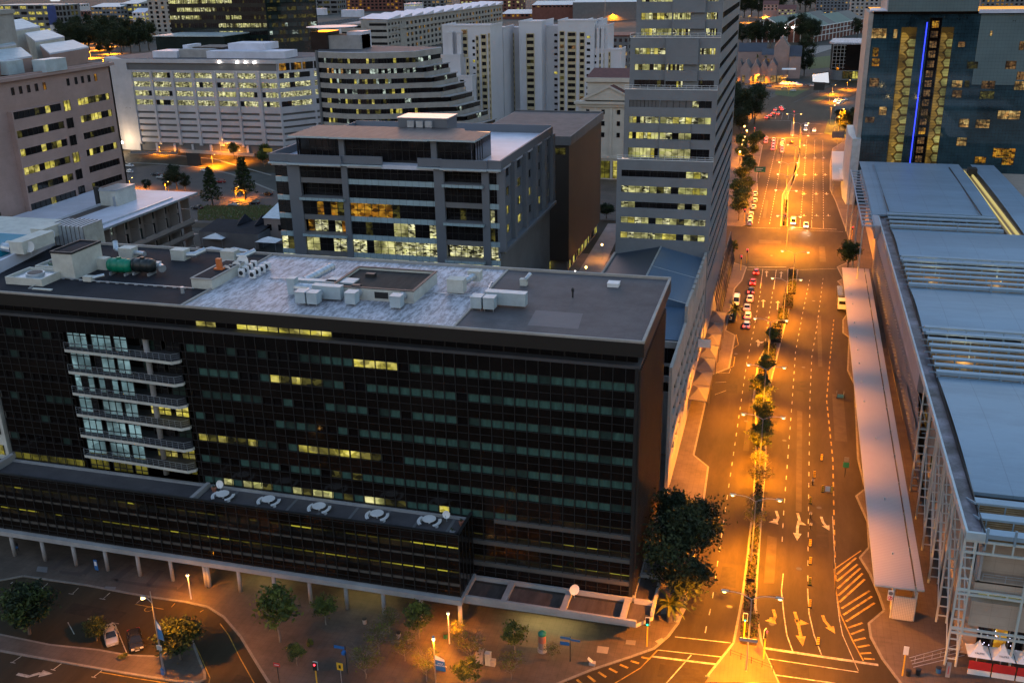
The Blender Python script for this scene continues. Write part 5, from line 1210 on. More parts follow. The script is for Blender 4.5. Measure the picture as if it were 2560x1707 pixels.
ablock(1470, 1508, 48, 512, 12); ablock(1486, 1521, 62, 506, 16, [(V4(1868), V4(1900), 82, 5, 1, True)]); ablock(1484, 1553, 122, 504.5, 14, [(V4(1820), V4(1865), 136, 7, 1, False), (V4(1900), V4(1975), 135, 8, 1, True), (V4(2030), V4(2060), 132, 5, 1, True)])
ablock(1520, 1570, 176, 503, 10, [(1535, 1545, 190, 5, 1, False)])
for u in (1492, 1503): ablock(u, u+7, 70, 504.2, 2, nm='pilaster')
done(ap, 96)
# ------------------------------------------------------------------ classical stone building
cl = thing('classical_building', 'cream stone classical building with pediment and red tiled roof, left of the grey tower', 'building', (-72, 407, 0))
CY = 407.0
xa = ony(1446, 330, CY).x; xb = -46
hp = lambda u, v: ony(u, v, CY).z
z_c = hp(*zF0(600, 710)); z_b2 = hp(*zF0(600, 790))
f = Fac(cl, (xa, CY, 0), XA, -YA)
mb = MB(); mb.box(xa, xb, CY, CY+30, 0, z_c); mb.box(xa-1.6, xb, CY-1.6, CY-.001, z_c-1.0, z_c); mb.box(xa-.8, xb, CY-.8, CY-.001, z_c-2.2, z_c-1.001); mb.box(xa-.6, xb, CY-.6, CY-.001, 8.8, 9.8)
for x in (xa+.3, xa+6.6, xa+12.9, xa+19): mb.box(x, x+1.1, CY-.45, CY-.001, 9.801, z_c-2.201)
mb.box(xa+2, xb, CY+8, CY+26, z_c, hp(*zF0(600, 575))); mb.box(xa+1, xb, CY+7, CY+27, hp(*zF0(600, 590)), hp(*zF0(600, 560)))
mb.build('wall', 'classic_stone', cl)
zp = hp(*zF0(675, 625)); zq = hp(*zF0(600, 700))
mb = MB(); c0 = ony(*zF0(500, 690), CY).x; c1 = ony(*zF0(870, 690), CY).x; cm = (c0+c1)/2
mb.add([(c0, CY-1.2, zq), (c1, CY-1.2, zq), (cm, CY-1.2, zp+1), (c0, CY+9, zq), (c1, CY+9, zq), (cm, CY+9, zp+1)], [(0, 1, 2)], 0); mb.add([(c0, CY-1.2, zq), (cm, CY-1.2, zp+1), (cm, CY+9, zp+1), (c0, CY+9, zq)], [(0, 1, 2, 3)], 1); mb.add([(c1, CY-1.2, zq), (cm, CY-1.2, zp+1), (cm, CY+9, zp+1), (c1, CY+9, zq)], [(3, 2, 1, 0)], 1)
mb.bar((c0-.6, CY-1.4, zq), (cm, CY-1.4, zp+1.1), .7); mb.bar((cm, CY-1.4, zp+1.1), (c1+.6, CY-1.4, zq), .7)
mb.build('pediment', ['classic_stone', 'tile_red'], cl)
mb = MB(); ra = hp(*zF0(600, 560)); mb.quad((xa+1.5, CY+7.5, ra), (xb, CY+7.5, ra), (xb, CY+17, ra+3), (xa+3, CY+17, ra+3)); mb.quad((xa+3, CY+17, ra+3), (xb, CY+17, ra+3), (xb, CY+27, ra), (xa+1.5, CY+27, ra)); mb.build('roof', 'tile_red', cl)
for x in (3.2, 9.5, 15.9): 
    for z in (z_c-5.2, z_c-9.8, z_c-14.4): f.window(x, x+1.4, z, z+1.9, 1, 'dark_window', .03, .1)
f.window(4.6, 13.5, .6, 7.8, 4, 'lit_olive', .03, .2, [.5]); f.window(14.5, 19, .6, 7.8, 2, 'lit_yellow', .03, .2, [.5])
f.finish(); done(cl)
mb = MB(); mb.box(xa-9, xa-8.4, 360, 395, 0, .1)
# ------------------------------------------------------------------ far blocks
def far(name, label, cat, Y, u0, u1, vt, depth, wall, storey=3.4, nrow=5, ncol=8, ww=.6, wh=.55, lit=.2, lm='lit_yellow', roof=None, side=None, first=1.2, parts=None, cap=24, gable=0):
    a = ony(u0, vt, Y); b = ony(u1, vt, Y); zt = (a.z+b.z)/2; L = b.x-a.x
    r = thing(name, label, cat, ((a.x+b.x)/2, Y, 0))
    mb = MB(); mb.box(a.x, b.x, Y, Y+depth, -.1, zt); mb.build('wall', wall, r)
    mb = MB()
    if gable: 
        m = Y+depth/2; mb.quad((a.x-.5, Y-.5, zt), (b.x+.5, Y-.5, zt), (b.x+.5, m, zt+gable), (a.x-.5, m, zt+gable)); mb.quad((a.x-.5, m, zt+gable), (b.x+.5, m, zt+gable), (b.x+.5, Y+depth+.5, zt), (a.x-.5, Y+depth+.5, zt))
        mb.add([(a.x, Y, zt), (a.x, Y+depth, zt), (a.x, m, zt+gable)], [(0, 2, 1)]); mb.add([(b.x, Y, zt), (b.x, Y+depth, zt), (b.x, m, zt+gable)], [(0, 1, 2)])
    else: mb.box(a.x-.4, b.x+.4, Y-.4, Y+depth, zt, zt+.8)
    mb.build('roof', roof or 'concrete', r)
    f = Fac(r, (a.x, Y, 0), XA, -YA); w = L/ncol
    for i in range(nrow):
        z = zt-first-storey*i-storey*wh
        if z < .5: break
        for j in range(ncol):
            pan = 3 if w*ww > 4 else 1
            f.window(w*(j+.5-ww/2), w*(j+.5+ww/2), z, z+storey*wh, pan, lm if rnd.random() < lit else 'dark_window', .03, 0)
    sd = Fac(r, (b.x, Y, 0), YA, XA)
    for i in range(nrow):
        z = zt-first-storey*i-storey*wh
        if z < .5: break
        for j in range(max(1, int(depth/9))): sd.window(2+j*9, 7+j*9, z, z+storey*wh, 1, lm if rnd.random() < lit else 'dark_window', .03, 0)
    f.finish(); sd.finish(); done(r, cap); return r
gt = far('glass_tower', 'dark green glass office tower with rows of lit floors behind the white car park office', 'tower', 575, 427, 668, -60, 26, 'green_glass', 3.95, 17, 12, .97, .62, 0, roof='black_panel', cap=2, nrow=0) if False else thing('glass_tower', 'dark green glass office tower with rows of lit floors behind the white car park office', 'tower', (-340, 575, 0))
Y = 575.0; a = ony(427, 60, Y); b = ony(668, 60, Y)
mb = MB(); mb.prism([(a.x, Y), (b.x, Y), (b.x+24, Y+20), (b.x+10, Y+40), (a.x, Y+40)], 0, 92); mb.build('curtain_wall', 'green_glass', gt)
f = Fac(gt, (a.x, Y, 0), XA, -YA); L = b.x-a.x; sd = Fac(gt, (b.x, Y, 0), (24, 20, 0), (20, -24, 0))
zr = [ony(440, v/5.47, Y).z for v in (55, 165, 272, 380, 482, 585)]
for i, z in enumerate(zr+[zr[0]+4*k for k in range(1, 7)]):
    i2 = i
    for j in range(12):
        u = px(f.P(L*(j+.5)/12, 0, z+1))[0]; on = {0: u < 580, 1: 445 < u < 545, 2: u < 500 or 555 < u < 610, 3: 555 < u < 665, 4: 545 < u < 600, 5: 575 < u < 592}.get(i2, rnd.random() < .5)
        f.window(L*j/12+.1, L*(j+1)/12-.1, z, z+2.3, 4, chance((5, 'lit_pale'), (2, 'lit_office'), (1, 'lit_dim')) if on else chance((8, 'dark_window'), (1, 'lit_dim')), .04, .12)
    for j in range(5): sd.window(1+j*6, 6.6+j*6, z, z+2.2, 3, chance((2, 'lit_dim'), (2, 'green_glass_side'), (1, 'cold_white' if i in (3, 4) else 'lit_dim')), .04, .1)
f.finish(); sd.finish(); done(gt, 90)
p0 = ony(388, 92, 545); p1 = ony(560, 92, 545)
mb = MB(); mb.box(p0.x, p1.x, 545, 574.9, 0, p0.z); mb.box(p0.x-1, p1.x, 544, 574.9, p0.z, p0.z+.6, 1); mb.build('podium', ['green_glass', 'duct'], gt)
FB = [
 ('office_building', 'office with yellow lit rows and a tall blue panel, behind the pink building', 'building', 690, -10, 124, 14, 25, 'concrete_dark', 4.2, 5, 7, .75, .5, .75, 'lit_yellow', 'duct'),
 ('office_building', 'narrow glass end block right of the tall blue panel, behind the pink building', 'building', 690, 137, 153, 14, 25, 'concrete_dark', 4.2, 5, 2, .8, .7, .15, 'lit_dim', 'duct'),
 ('sign_building', 'white block carrying a glowing white sign at the top left of the view', 'building', 930, 118, 188, 13, 30, 'apt_white', 4, 1, 3, .4, .3, 0, 'lit_yellow', 'roof_white'),
 ('terrace_building', 'dark red brick terrace building below the white sign block', 'building', 880, 150, 218, 30, 25, 'brick_red', 4, 3, 8, .5, .5, .15, 'lit_warm', 'slate'),
 ('gable_office', 'blue grey gable roofed office behind the dark trees at top left', 'building', 860, 226, 300, 18, 45, 'block_grey', 3.6, 4, 8, .7, .45, .35, 'lit_warm', 'duct'),
 ('gable_office', 'smaller gable roofed block touching the blue grey office on its right', 'building', 868, 300, 345, 10, 45, 'concrete_dark', 3.6, 4, 3, .6, .5, .3, 'lit_yellow', 'duct'),
 ('house', 'white low house with lit shopfront right of the dark trees at top left', 'building', 800, 330, 362, 32, 20, 'apt_white', 3.5, 4, 3, .5, .5, .5, 'lit_yellow', 'roof_white'),
 ('shop_building', 'dark brick shop building between the dark trees and the white lit house', 'building', 810, 302, 342, 53, 20, 'brick_red', 4, 3, 4, .7, .4, .15, 'lit_warm', 'slate'),
 ('apartment_tower', 'pale pinkish apartment tower left of the dark green glass tower', 'tower', 700, 364, 424, -20, 25, 'concrete_warm', 3.3, 12, 4, .45, .6, .15, 'lit_warm', 'concrete'),
 ('grey_office', 'grey office with long window bands left of the zigzag roofed flats', 'building', 690, 852, 916, 62, 40, 'concrete_warm', 4.3, 6, 2, .9, .35, 0, 'lit_dim', 'concrete'),
 ('grey_office', 'brown grey office block with horizontal bands touching the zigzag roofed flats', 'building', 684, 920, 968, 56, 40, 'concrete_warm', 4.3, 6, 1, .9, .4, 0, 'lit_dim', 'concrete'),
 ('flats', 'long row of flats with balconies at the top edge, left half', 'building', 1250, 846, 1005, -8, 30, 'brick_red', 4, 8, 16, .6, .6, .22, 'lit_orange', 'slate'),
 ('flats', 'long row of flats with balconies at the top edge behind the white roof box', 'building', 1290, 1005, 1110, -6, 30, 'concrete_dark', 4, 7, 10, .6, .6, .3, 'lit_warm', 'slate'),
 ('flats', 'brick flats with bright lit windows at the top edge above the long shed', 'building', 1420, 1150, 1300, -6, 30, 'brick_red', 4.5, 5, 14, .5, .55, .45, 'lit_pale', 'slate'),
 ('brick_building', 'red framed building with green lit windows right of the dark glass tower', 'building', 1000, 744, 764, 4, 25, 'brick_red', 4, 5, 2, .7, .6, .6, 'lit_dim', 'slate'),
 ('office_building', 'pale small windowed office at the top edge right of the red framed building', 'building', 1050, 764, 790, -10, 25, 'concrete', 4, 7, 4, .5, .5, .15, 'lit_yellow', 'concrete'),
 ('office_building', 'grey office with olive lit base at the top edge above the saw tooth roofs', 'building', 1060, 788, 842, -10, 25, 'concrete_dark', 5, 6, 3, .8, .5, .35, 'lit_dim', 'concrete'),
 ('shed', 'long low shed with orange lit side beyond the white apartment towers', 'shed', 1050, 1255, 1392, 35, 50, 'brick_red', 4, 1, 12, .6, .5, .25, 'lit_orange', 'duct'),
 ('shed', 'large dark shed at the top edge left of the grey tower', 'shed', 1330, 1432, 1590, 6, 60, 'concrete_dark', 6, 0, 6, .5, .5, 0, 'lit_warm', 'duct'),
 ('shed', 'pale roofed shed with brick side left of the large dark shed', 'shed', 1320, 1330, 1432, 13, 60, 'brick_red', 5, 1, 10, .6, .4, .2, 'lit_warm', 'duct'),
 ('small_building', 'brown tiled building between the white apartment towers and the stone building', 'building', 640, 1518, 1572, 92, 30, 'concrete_dark', 4, 3, 4, .5, .5, .2, 'lit_warm', 'tile_red'),
 ('house', 'pink house with red roof at the top right behind dark trees', 'house', 1500, 1946, 1990, 23, 25, 'pink_stone', 4, 2, 6, .6, .5, .6, 'lit_pale', 'tile_red'),
 ('house', 'dark roofed pink house left of the red roofed house at the top right', 'house', 1530, 1908, 1946, 12, 25, 'pink_stone', 4, 2, 4, .5, .5, .1, 'lit_warm', 'tile_red'),
 ('apartment_building', 'blue grey apartment building at the top edge left of the hotel tower', 'building', 1650, 2042, 2132, -12, 30, 'block_grey', 4.5, 5, 10, .5, .5, .12, 'lit_warm', 'concrete'),
 ('apartment_building', 'striped apartment building at the top edge touching the hotel tower', 'building', 1500, 2130, 2200, -20, 30, 'concrete', 4.5, 7, 6, .5, .5, .1, 'lit_warm', 'concrete'),
 ('apartment_building', 'lit apartment building at the top right corner above the hotel roof', 'building', 1300, 2455, 2600, -12, 30, 'concrete_dark', 4, 5, 12, .5, .5, .5, 'lit_orange', 'slate')]
FY = [1320, 1300, 1980, 1800, 1520, 1540, 1214, 1268, 1193, 990, 980, 1950, 1960, 1900, 1800, 1830, 1835, 1630, 1600, 1615]
for fi, F_ in enumerate(FB):
    nm, lb, ct, Y, u0, u1, vt, dp, wl_, stn, nr, nc, ww, wh, li, lm, rf = F_
    nr = nr if nr < 3 else 12
    if fi < len(FY): kf = FY[fi]/Y; Y = FY[fi]; stn *= kf; dp *= min(kf, 1.6)
    far(nm, lb, ct, Y, u0, u1, vt, dp, wl_, stn, nr, nc, ww, wh, li, lm, rf, gable=5 if ('gable' in nm or 'house' in nm or nm == 'shed') else 0)
def px_block(name, label, cat, Y, u0, u1, v0, v1, depth, m):
    a = ony(u0, v1, Y); b = ony(u1, v0, Y); r = thing(name, label, cat, (a.x, Y, a.z)); mb = MB(); mb.box(a.x, b.x, Y, Y+depth, a.z, b.z); mb.build('panel', m, r); return r, a, b
r, a, b = px_block('wall_panel', 'tall plain blue panel on the office behind the pink building', 'panel', 1318, 124, 138, 15, 63, 40, 'blue_panel')
mb = MB(); mb.box(a.x, b.x+1, 1318.2, 1355, 0, a.z-.01); mb.build('base', 'apt_white', r)
o = thing('roof_sign', 'glowing white lettering sign on the white block at top left', 'sign', ony(136, 4, 1978))
mb = MB(); p = ony(127, 3, 1978); q = ony(148, -3, 1978)
for k in range(6): x = p.x+(q.x-p.x)*(k+.5)/6; mb.lathe((x, 1978, p.z-1), [(1, 0), (3.2, 2.4), (2.8, 5.2), (1, 7.2)], 8)
mb.build('letters', 'screen_white', o)
# saw tooth factory
sw = thing('factory', 'grey saw tooth roofed factory with white gables right of the dark glass tower', 'factory', (-340, 830, 0))
a = G(757, 72, 14); b = G(965, 55, 14); 
mb = MB(); mb.box(a.x, b.x, a.y, a.y+150, 0, 14, 0); mb.build('wall', 'apt_white', sw)
mb = MB()
for k in range(4):
    y0 = a.y+k*38; n = 11
    for i in range(n):
        x0 = a.x+(b.x-a.x)*i/n; x1 = a.x+(b.x-a.x)*(i+1)/n; xm = (x0+x1)/2
        mb.add([(x0, y0, 14), (x1, y0, 14), (xm, y0, 18.5)], [(0, 1, 2)], 1)
        mb.quad((x0, y0, 14), (xm, y0, 18.5), (xm, y0+36, 18.5), (x0, y0+36, 14), 0); mb.quad((xm, y0, 18.5), (x1, y0, 14), (x1, y0+36, 14), (xm, y0+36, 18.5), 0)
mb.build('roof', ['slate', 'roof_white'], sw)
for i in range(3): mb = MB(); mb.box(a.x+8+i*26, a.x+24+i*26, a.y-.2, a.y, 2, 7); mb.build('door', 'brick_red', sw)
for i, (u, v) in enumerate(((787, 32), (878, 36))):
    p = G(u, v, 18); mb = MB(); mb.box(p.x-16, p.x+16, p.y, p.y+12, 14, 24); mb.build('roof_house', 'roof_white', sw)
o = far('roof_block', 'white angled roof box with lit strip behind the zigzag roofed flats', 'building', 1430, 1010, 1040, 11, 30, 'roof_white', 5, 1, 4, .6, .3, 1, 'lit_pale', 'roof_white')
# long flats with zigzag roof, running away to the right
zz = thing('flats', 'long pinkish flats with zigzag white roof and orange lit balconies', 'building', (-230, 650, 0))
A0 = ony(968, 50, 985); B0 = ony(1256, 28, 1340); A0.z = B0.z = 0; zt = ony(968, 50, 985).z
f = Fac(zz, A0, B0-A0, Vector(((B0-A0).y, -(B0-A0).x, 0))); L = (B0-A0).length
mb = MB(); f.box(mb, 0, L, -30, 0, 0, zt); f.box(mb, 28, 36, 0, .8, 0, zt-6); f.box(mb, 0, L, 0, 1.2, zt-10.5, zt-9.9)
for k in range(8): f.box(mb, 0, 22, .0, 2, zt-8-5.8*k, zt-6.2-5.8*k)
mb.build('wall', 'concrete_warm', zz)
mb = MB(); n = 12
for i in range(n):
    a0, a1 = L*i/n-1, L*(i+1)/n; mb.quad(f.P(a0, 1.5, zt+.3), f.P(a1, 1.5, zt+3.8), f.P(a1, -31, zt+4.6), f.P(a0, -31, zt+1.2)); mb.quad(f.P(a0, 1.5, zt), f.P(a1, 1.5, zt), f.P(a1, 1.5, zt+3.8), f.P(a0, 1.5, zt+.3))
mb.build('roof', 'roof_white', zz)
for k in range(7):
    for i in range(int(L/11)):
        if 26 < i*11 < 36: continue
        f.window(i*11+1.8, i*11+7.2, zt-7.4-5.8*k, zt-4.2-5.8*k, 2, chance((6, 'dark_window'), (1.1, 'lit_orange')), .04, .1)
f.finish(); done(zz, 90)
# ------------------------------------------------------------------ beyond the far crossing, top right
wh = thing('warehouse', 'long warehouse with green and black roofs, white gable frames and brick bays', 'warehouse', (0, 1150, 0))
def gp(x, y, z=0): return G(*kv5(x, y), z)
base = [gp(430, 470), gp(850, 490), gp(1290, 540)]
Yw = 1150.0
def wpt(x, y): return ony(*kv5(x, y), Yw)
mb = MB(); rb = MB()
g1, g2, g3 = wpt(430, 350), wpt(840, 360), wpt(1290, 400); zE = (g1.z+g2.z+g3.z)/3
dv = Vector((1150, 700, 0)).normalized()*1.0
dv = (gp(1960, 455)-gp(1290, 590)); dv.z = 0
for a, b in ((g1, g2), (g2, g3)):
    m = (a+b)/2; pz = zE+9.5
    A_, B_, M_ = Vector((a.x, Yw, zE)), Vector((b.x, Yw, zE)), Vector((m.x, Yw, pz))
    mb.add([A_*1, B_*1, M_, Vector((A_.x, Yw, 0)), Vector((B_.x, Yw, 0))], [(3, 4, 1, 2, 0)], 0)
    for t0, t1, mi in ((0, .28, 0), (.28, .42, 1), (.42, .75, 0), (.75, 1, 1)):
        if a is g2: t0, t1 = t0*1.0, t1
        p, q = dv*t0, dv*t1
        rb.quad(A_+p, M_+p, M_+q, A_+q, mi); rb.quad(M_+p, B_+p, B_+q, M_+q, mi)
    for t in range(6): x = A_.x+(B_.x-A_.x)*t/5; mb.box(x-.5, x+.5, Yw-.4, Yw-.01, 0, zE+9*(1-abs(2*t/5-1)), 1)
    mb.box(A_.x, B_.x, Yw-.45, Yw-.02, zE-.6, zE+.2, 1); mb.bar(A_-YA*.5, M_-YA*.5, 1.2, m=1); mb.bar(M_-YA*.5, B_-YA*.5, 1.2, m=1)
mb.add([(g3.x, Yw, 0), (g3.x+dv.x, Yw+dv.y, 0), (g3.x+dv.x, Yw+dv.y, zE), (g3.x, Yw, zE)], [(0, 1, 2, 3)], 0)
nn = Vector((dv.y, -dv.x, 0)).normalized()*.5
for k in range(15): p = Vector((g3.x, Yw, 0))+dv*k/14+nn; mb.bar(p, p+ZA*zE, .8, m=1)
for z in (zE*.38, zE*.68, zE-.4): p = Vector((g3.x, Yw, z))+nn; mb.bar(p, p+dv, .8, m=1)
mb.build('wall', ['brick_red', 'white_paint'], wh); rb.build('roof', ['roof_green', 'black_paint'], wh)
for i, (x, y) in enumerate(((455, 355), (660, 365), (885, 380), (995, 380), (1190, 420))):
    p = ony(*kv5(x, y), Yw-2); mb = MB(); mb.lathe((p.x, p.y, p.z-.8), [(.6, 0), (1.1, .8), (.6, 1.6)], 8); mb.build('floodlight', 'lamp_white', wh)
# pale gabled inn
inn = thing('gabled_inn', 'pale pink inn with steep slate gables, palms and warm lit windows before the far crossing', 'building', (-20, 760, 0))
def gblock(u0, u1, v_e, Y, depth, rise, wall='pink_stone', rf='slate', along='y'):
    a = ony(u0, v_e, Y); b = ony(u1, v_e, Y); z = (a.z+b.z)/2; m = (a.x+b.x)/2
    mb = MB(); mb.box(a.x, b.x, Y, Y+depth, -.1, z)
    if along == 'y': mb.add([(a.x, Y, z), (b.x, Y, z), (m, Y, z+rise)], [(0, 1, 2)])
    mb.build('wall', wall, inn); mb = MB()
    if along == 'y': mb.quad((a.x-.3, Y+.3, z-.1), (m, Y+.3, z+rise), (m, Y+depth, z+rise), (a.x-.3, Y+depth, z-.1)); mb.quad((m, Y+.3, z+rise), (b.x+.3, Y+.3, z-.1), (b.x+.3, Y+depth, z-.1), (m, Y+depth, z+rise))
    else: mb.quad((a.x-.3, Y-.3, z), (b.x+.3, Y-.3, z), (b.x+.3, Y+depth/2, z+rise), (a.x-.3, Y+depth/2, z+rise)); mb.add([(b.x, Y, z), (b.x, Y+depth, z), (b.x, Y+depth/2, z+rise)], [(0, 1, 2)])
    mb.build('roof', rf, inn); return a, b, z
gblock(1936, 1974, 120, 800, 22, 8); gblock(1974, 2003, 142, 798, 24, 7, along='x')
gblock(1846, 1915, 130, 850, 24, 6, along='x'); gblock(1905, 1937, 138, 840, 20, 4, along='x')
gblock(1851, 1877, 172, 765, 30, 5); gblock(1877, 1900, 172, 768, 28, 5); gblock(1900, 1920, 170, 772, 26, 5); gblock(1920, 1942, 168, 770, 26, 5); gblock(1845, 1855, 165, 775, 20, 4)
p = ony(1957, 104, 805); mb = MB(); mb.box(p.x-2, p.x+2, 805, 809, p.z-10, p.z+3); mb.build('chimney', 'concrete', inn)
f = Fac(inn, (0, 764.9, 0), XA, -YA)
for u, w in ((1892, 3), (1903, 3), (1926, 4), (1942, 4), (1880, 2), (1855, 2)): x = ony(u, 195, 764.9).x; f.window(x, x+w, .8, 5.5, 2, 'lit_warm', .3, .2)
for u in (1908, 1916, 1929): x = ony(u, 141, 838).x; f.window(x, x+2.5, 8, 10.5, 1, 'lit_warmdim', -74, 0)
f.finish(); done(inn)
mb = MB(); a = ony(1955, 172, 760); b = ony(1990, 170, 760); mb.box(a.x, b.x, 755, 764, a.z-.5, a.z); mb.build('marquee', 'tent_white', inn)
for i in range(5):
    p = ony(1957+i*9, 190-(i % 2), 742); mb = MB(); mb.lathe((p.x, p.y, 2.2), [(2.6, 0), (1.2, .8), (.1, 1.6)], 8); o = tag(mb.build('parasol', 'tent_white'), f'small white parasol on the terrace before the inn, {ORD[i]} from the left', 'parasol', 'parasols before the inn')
    mb = MB(); mb.cyl((p.x, p.y, 0), (p.x, p.y, 2.3), .08, n=5); mb.build('pole', 'metal_pole', o)
# dark round cinema block and the big white screen
ci = thing('cinema_block', 'dark round fronted block with pale roof and lit glass base by the hotel tower', 'building', (40, 800, 0))
Yc = 790.0; a = ony(2088, 108, Yc); b = ony(2170, 108, Yc); zt = a.z-1
P = [(a.x+4, Yc)]+[(a.x+4-6*math.sin(R(18*i)), Yc+14-14*math.cos(R(18*i))) for i in range(1, 8)]+[(a.x, Yc+45), (b.x+10, Yc+45), (b.x+10, Yc)]
mb = MB(); mb.prism(P, 7, zt); mb.build('wall', 'black_panel', ci)
mb = MB(); mb.prism(P, 0, 7); mb.build('base', 'concrete_dark', ci)
mb = MB(); mb.prism([(x-1.5 if i < 8 else x, y-1 if i < 8 else y) for i, (x, y) in enumerate(P)], zt, zt+1.2); mb.build('roof', 'roof_weathered', ci)
f = Fac(ci, (a.x+4, Yc, 0), XA, -YA); f.window(3, 26, 1, 6.5, 10, 'lit_dim', .05, .2); f.window(10, 22, 1.2, 6.3, 6, 'lit_yellow', .12, .2); f.finish(); done(ci)
mb = MB()
for k in range(7): z = 9+k*(zt-10)/6; mb.box(a.x-1, a.x+8, Yc-.3, Yc-.05, z, z+.25)
for k in range(4): mb.box(a.x-1+k*2.6, a.x-.7+k*2.6, Yc-.32, Yc-.06, 8, zt)
mb.build('frame', 'metal_pole', ci)
o = thing('projection_screen', 'large slanting white outdoor screen by the far crossing', 'screen', G(2055, 212))
Ysc = G(2055, 210).y; P = [ony(2030, 185, Ysc), ony(2073, 207, Ysc-3), ony(2074, 181, Ysc-3), ony(2033, 204, Ysc)]
pa, pb, pc, pd = ony(2031, 206, Ysc), ony(2074, 209, Ysc-4), ony(2072, 180, Ysc-4), ony(2030, 186, Ysc)
mb = MB(); mb.quad(pa, pb, pc, pd); mb.build('screen', 'screen_white', o)
mb = MB(); mb.quad(*[p+YA*.6 for p in (pd, pc, pb, pa)]); 
for p, q in ((pa, pb), (pb, pc), (pc, pd), (pd, pa)): mb.bar(p+YA*.3, q+YA*.3, .7)
for p in (pa, pb): mb.bar(Vector((p.x, p.y+.3, 0)), p+YA*.3, .6)
mb.build('frame', 'metal_dark', o)
mb = MB(); a = G(2020, 150); mb.quad(*[Vector((p.x, p.y, .02)) for p in (gp(1180, 780), gp(1560, 660), gp(1540, 620), gp(1120, 640))]); struct('yard', mb, 'paving_pale')
mb = MB(); mb.quad(*[Vector((p.x, p.y, .01)) for p in (gp(1200, 950), gp(1550, 920), gp(1540, 760), gp(1200, 800))]); struct('grass_field', mb, 'grass')
mb = MB(); P = [G(1937, 237), G(1985, 243), G(2025, 222), G(1940, 222)]; mb.add([(p.x, p.y, .02) for p in P], [(0, 1, 2, 3)]); P = [G(2025, 253), G(2045, 255), G(2112, 226), G(2105, 221)]; mb.add([(p.x, p.y, .02) for p in P], [(0, 1, 2, 3)])
P = [G(2070, 300), G(2060, 335), G(2125, 345), G(2120, 300)]; mb.add([(p.x, p.y, .16) for p in P], [(0, 1, 2, 3)])
P = [G(*Z0(1440, 1380)), G(*Z0(1920, 1400)), G(*Z0(1900, 1290)), G(*Z0(1700, 1250))]; mb.add([(p.x, p.y, .02) for p in [G(*Z0(1380, 1500)), G(*Z0(1900, 1530)), G(*Z0(1880, 1460)), G(*Z0(1430, 1440))]], [(0, 1, 2, 3)])
struct('grass_verge', mb, 'grass')
# car park floor behind the hotel, kerbed roads
mb = MB(); P = [G(*Z0(860, 1180)), G(*Z0(1140, 1150)), G(*Z0(1500, 1170)), G(*Z0(1960, 1350)), G(*Z0(1960, 1560)), G(*Z0(860, 1560))]
mb.add([(p.x, p.y, .01) for p in P], [tuple(range(6))[::-1]]); struct('car_park_floor', mb, 'paving_dark')
mb = MB()
def strip(pts, w, m): ribbon_to(mb, pts, w, m)
def ribbon_to(mb_, pts, w, m, h=.15):
    pts = [Vector((p.x, p.y, 0)) for p in pts]
    for a, b in zip(pts, pts[1:]): mb_.obox((a+b)/2+ZA*h/2, (b-a).normalized(), Vector((-(b-a).y, (b-a).x, 0)).normalized(), ZA, (b-a).length/2, w/2, h/2, m)
strip([G(*Z0(880, 1140)), G(*Z0(1140, 1150)), G(*Z0(1400, 1175)), G(*Z0(1620, 1220)), G(*Z0(1920, 1340))], 1.2, 0)
strip([G(*Z0(900, 1075)), G(*Z0(1230, 1090)), G(*Z0(1500, 1115)), G(*Z0(1900, 1230))], 1.0, 0)
struct('kerb_strip', mb, ['kerb'])
mb = MB(); a = G(*Z0(900, 1080)); b = G(*Z0(1230, 1085)); mb.bar((a.x, a.y+2, .6), (b.x, b.y+2, .6), .5, 1.2); a = G(*Z0(1240, 1075)); b = G(*Z0(1760, 1105)); mb.bar((a.x, a.y+3, .8), (b.x, b.y+3, .8), .5, 1.6, 1)
tag(mb.build('low_wall', ['concrete_dark', 'concrete_warm']), 'low concrete wall along the kerb in front of the white car park office', 'wall')
# ------------------------------------------------------------------ trees and plants
def leaves(mb, c, rx, ry, rz, n, size, seed, clumps=26, hollow=.45, mats=(0, 1), flat=.0, droop=0):
    """a crown of many small leaf faces gathered in clumps, with gaps between"""
    r_ = random.Random(seed); cl = []
    for _ in range(clumps):
        while True:
            p = Vector((r_.uniform(-1, 1), r_.uniform(-1, 1), r_.uniform(-1, 1)))
            if hollow < p.length < 1: break
        cl.append((Vector((p.x*rx*.86, p.y*ry*.86, p.z*rz*.86)), r_.uniform(.16, .34), r_.choice(mats)))
    for _ in range(n):
        k, s, m = r_.choice(cl)
        d = Vector((r_.gauss(0, 1), r_.gauss(0, 1), r_.gauss(0, .8)))*s*.62
        p = Vector(c)+k+Vector((d.x*rx, d.y*ry, d.z*rz))
        nrm = Vector((r_.gauss(0, 1), r_.gauss(0, 1), r_.gauss(.7, 1))).normalized(); t = nrm.cross(Vector((r_.gauss(0, 1), r_.gauss(0, 1), r_.gauss(0, 1)))).normalized(); b = nrm.cross(t)
        q = size*r_.uniform(.6, 1.35); t = t*q; b = b*q*.62
        mb.add([p-t, p-b*.8, p+t, p+b*.8], [(0, 1, 2, 3)], m if r_.random() < .8 else r_.choice(mats))
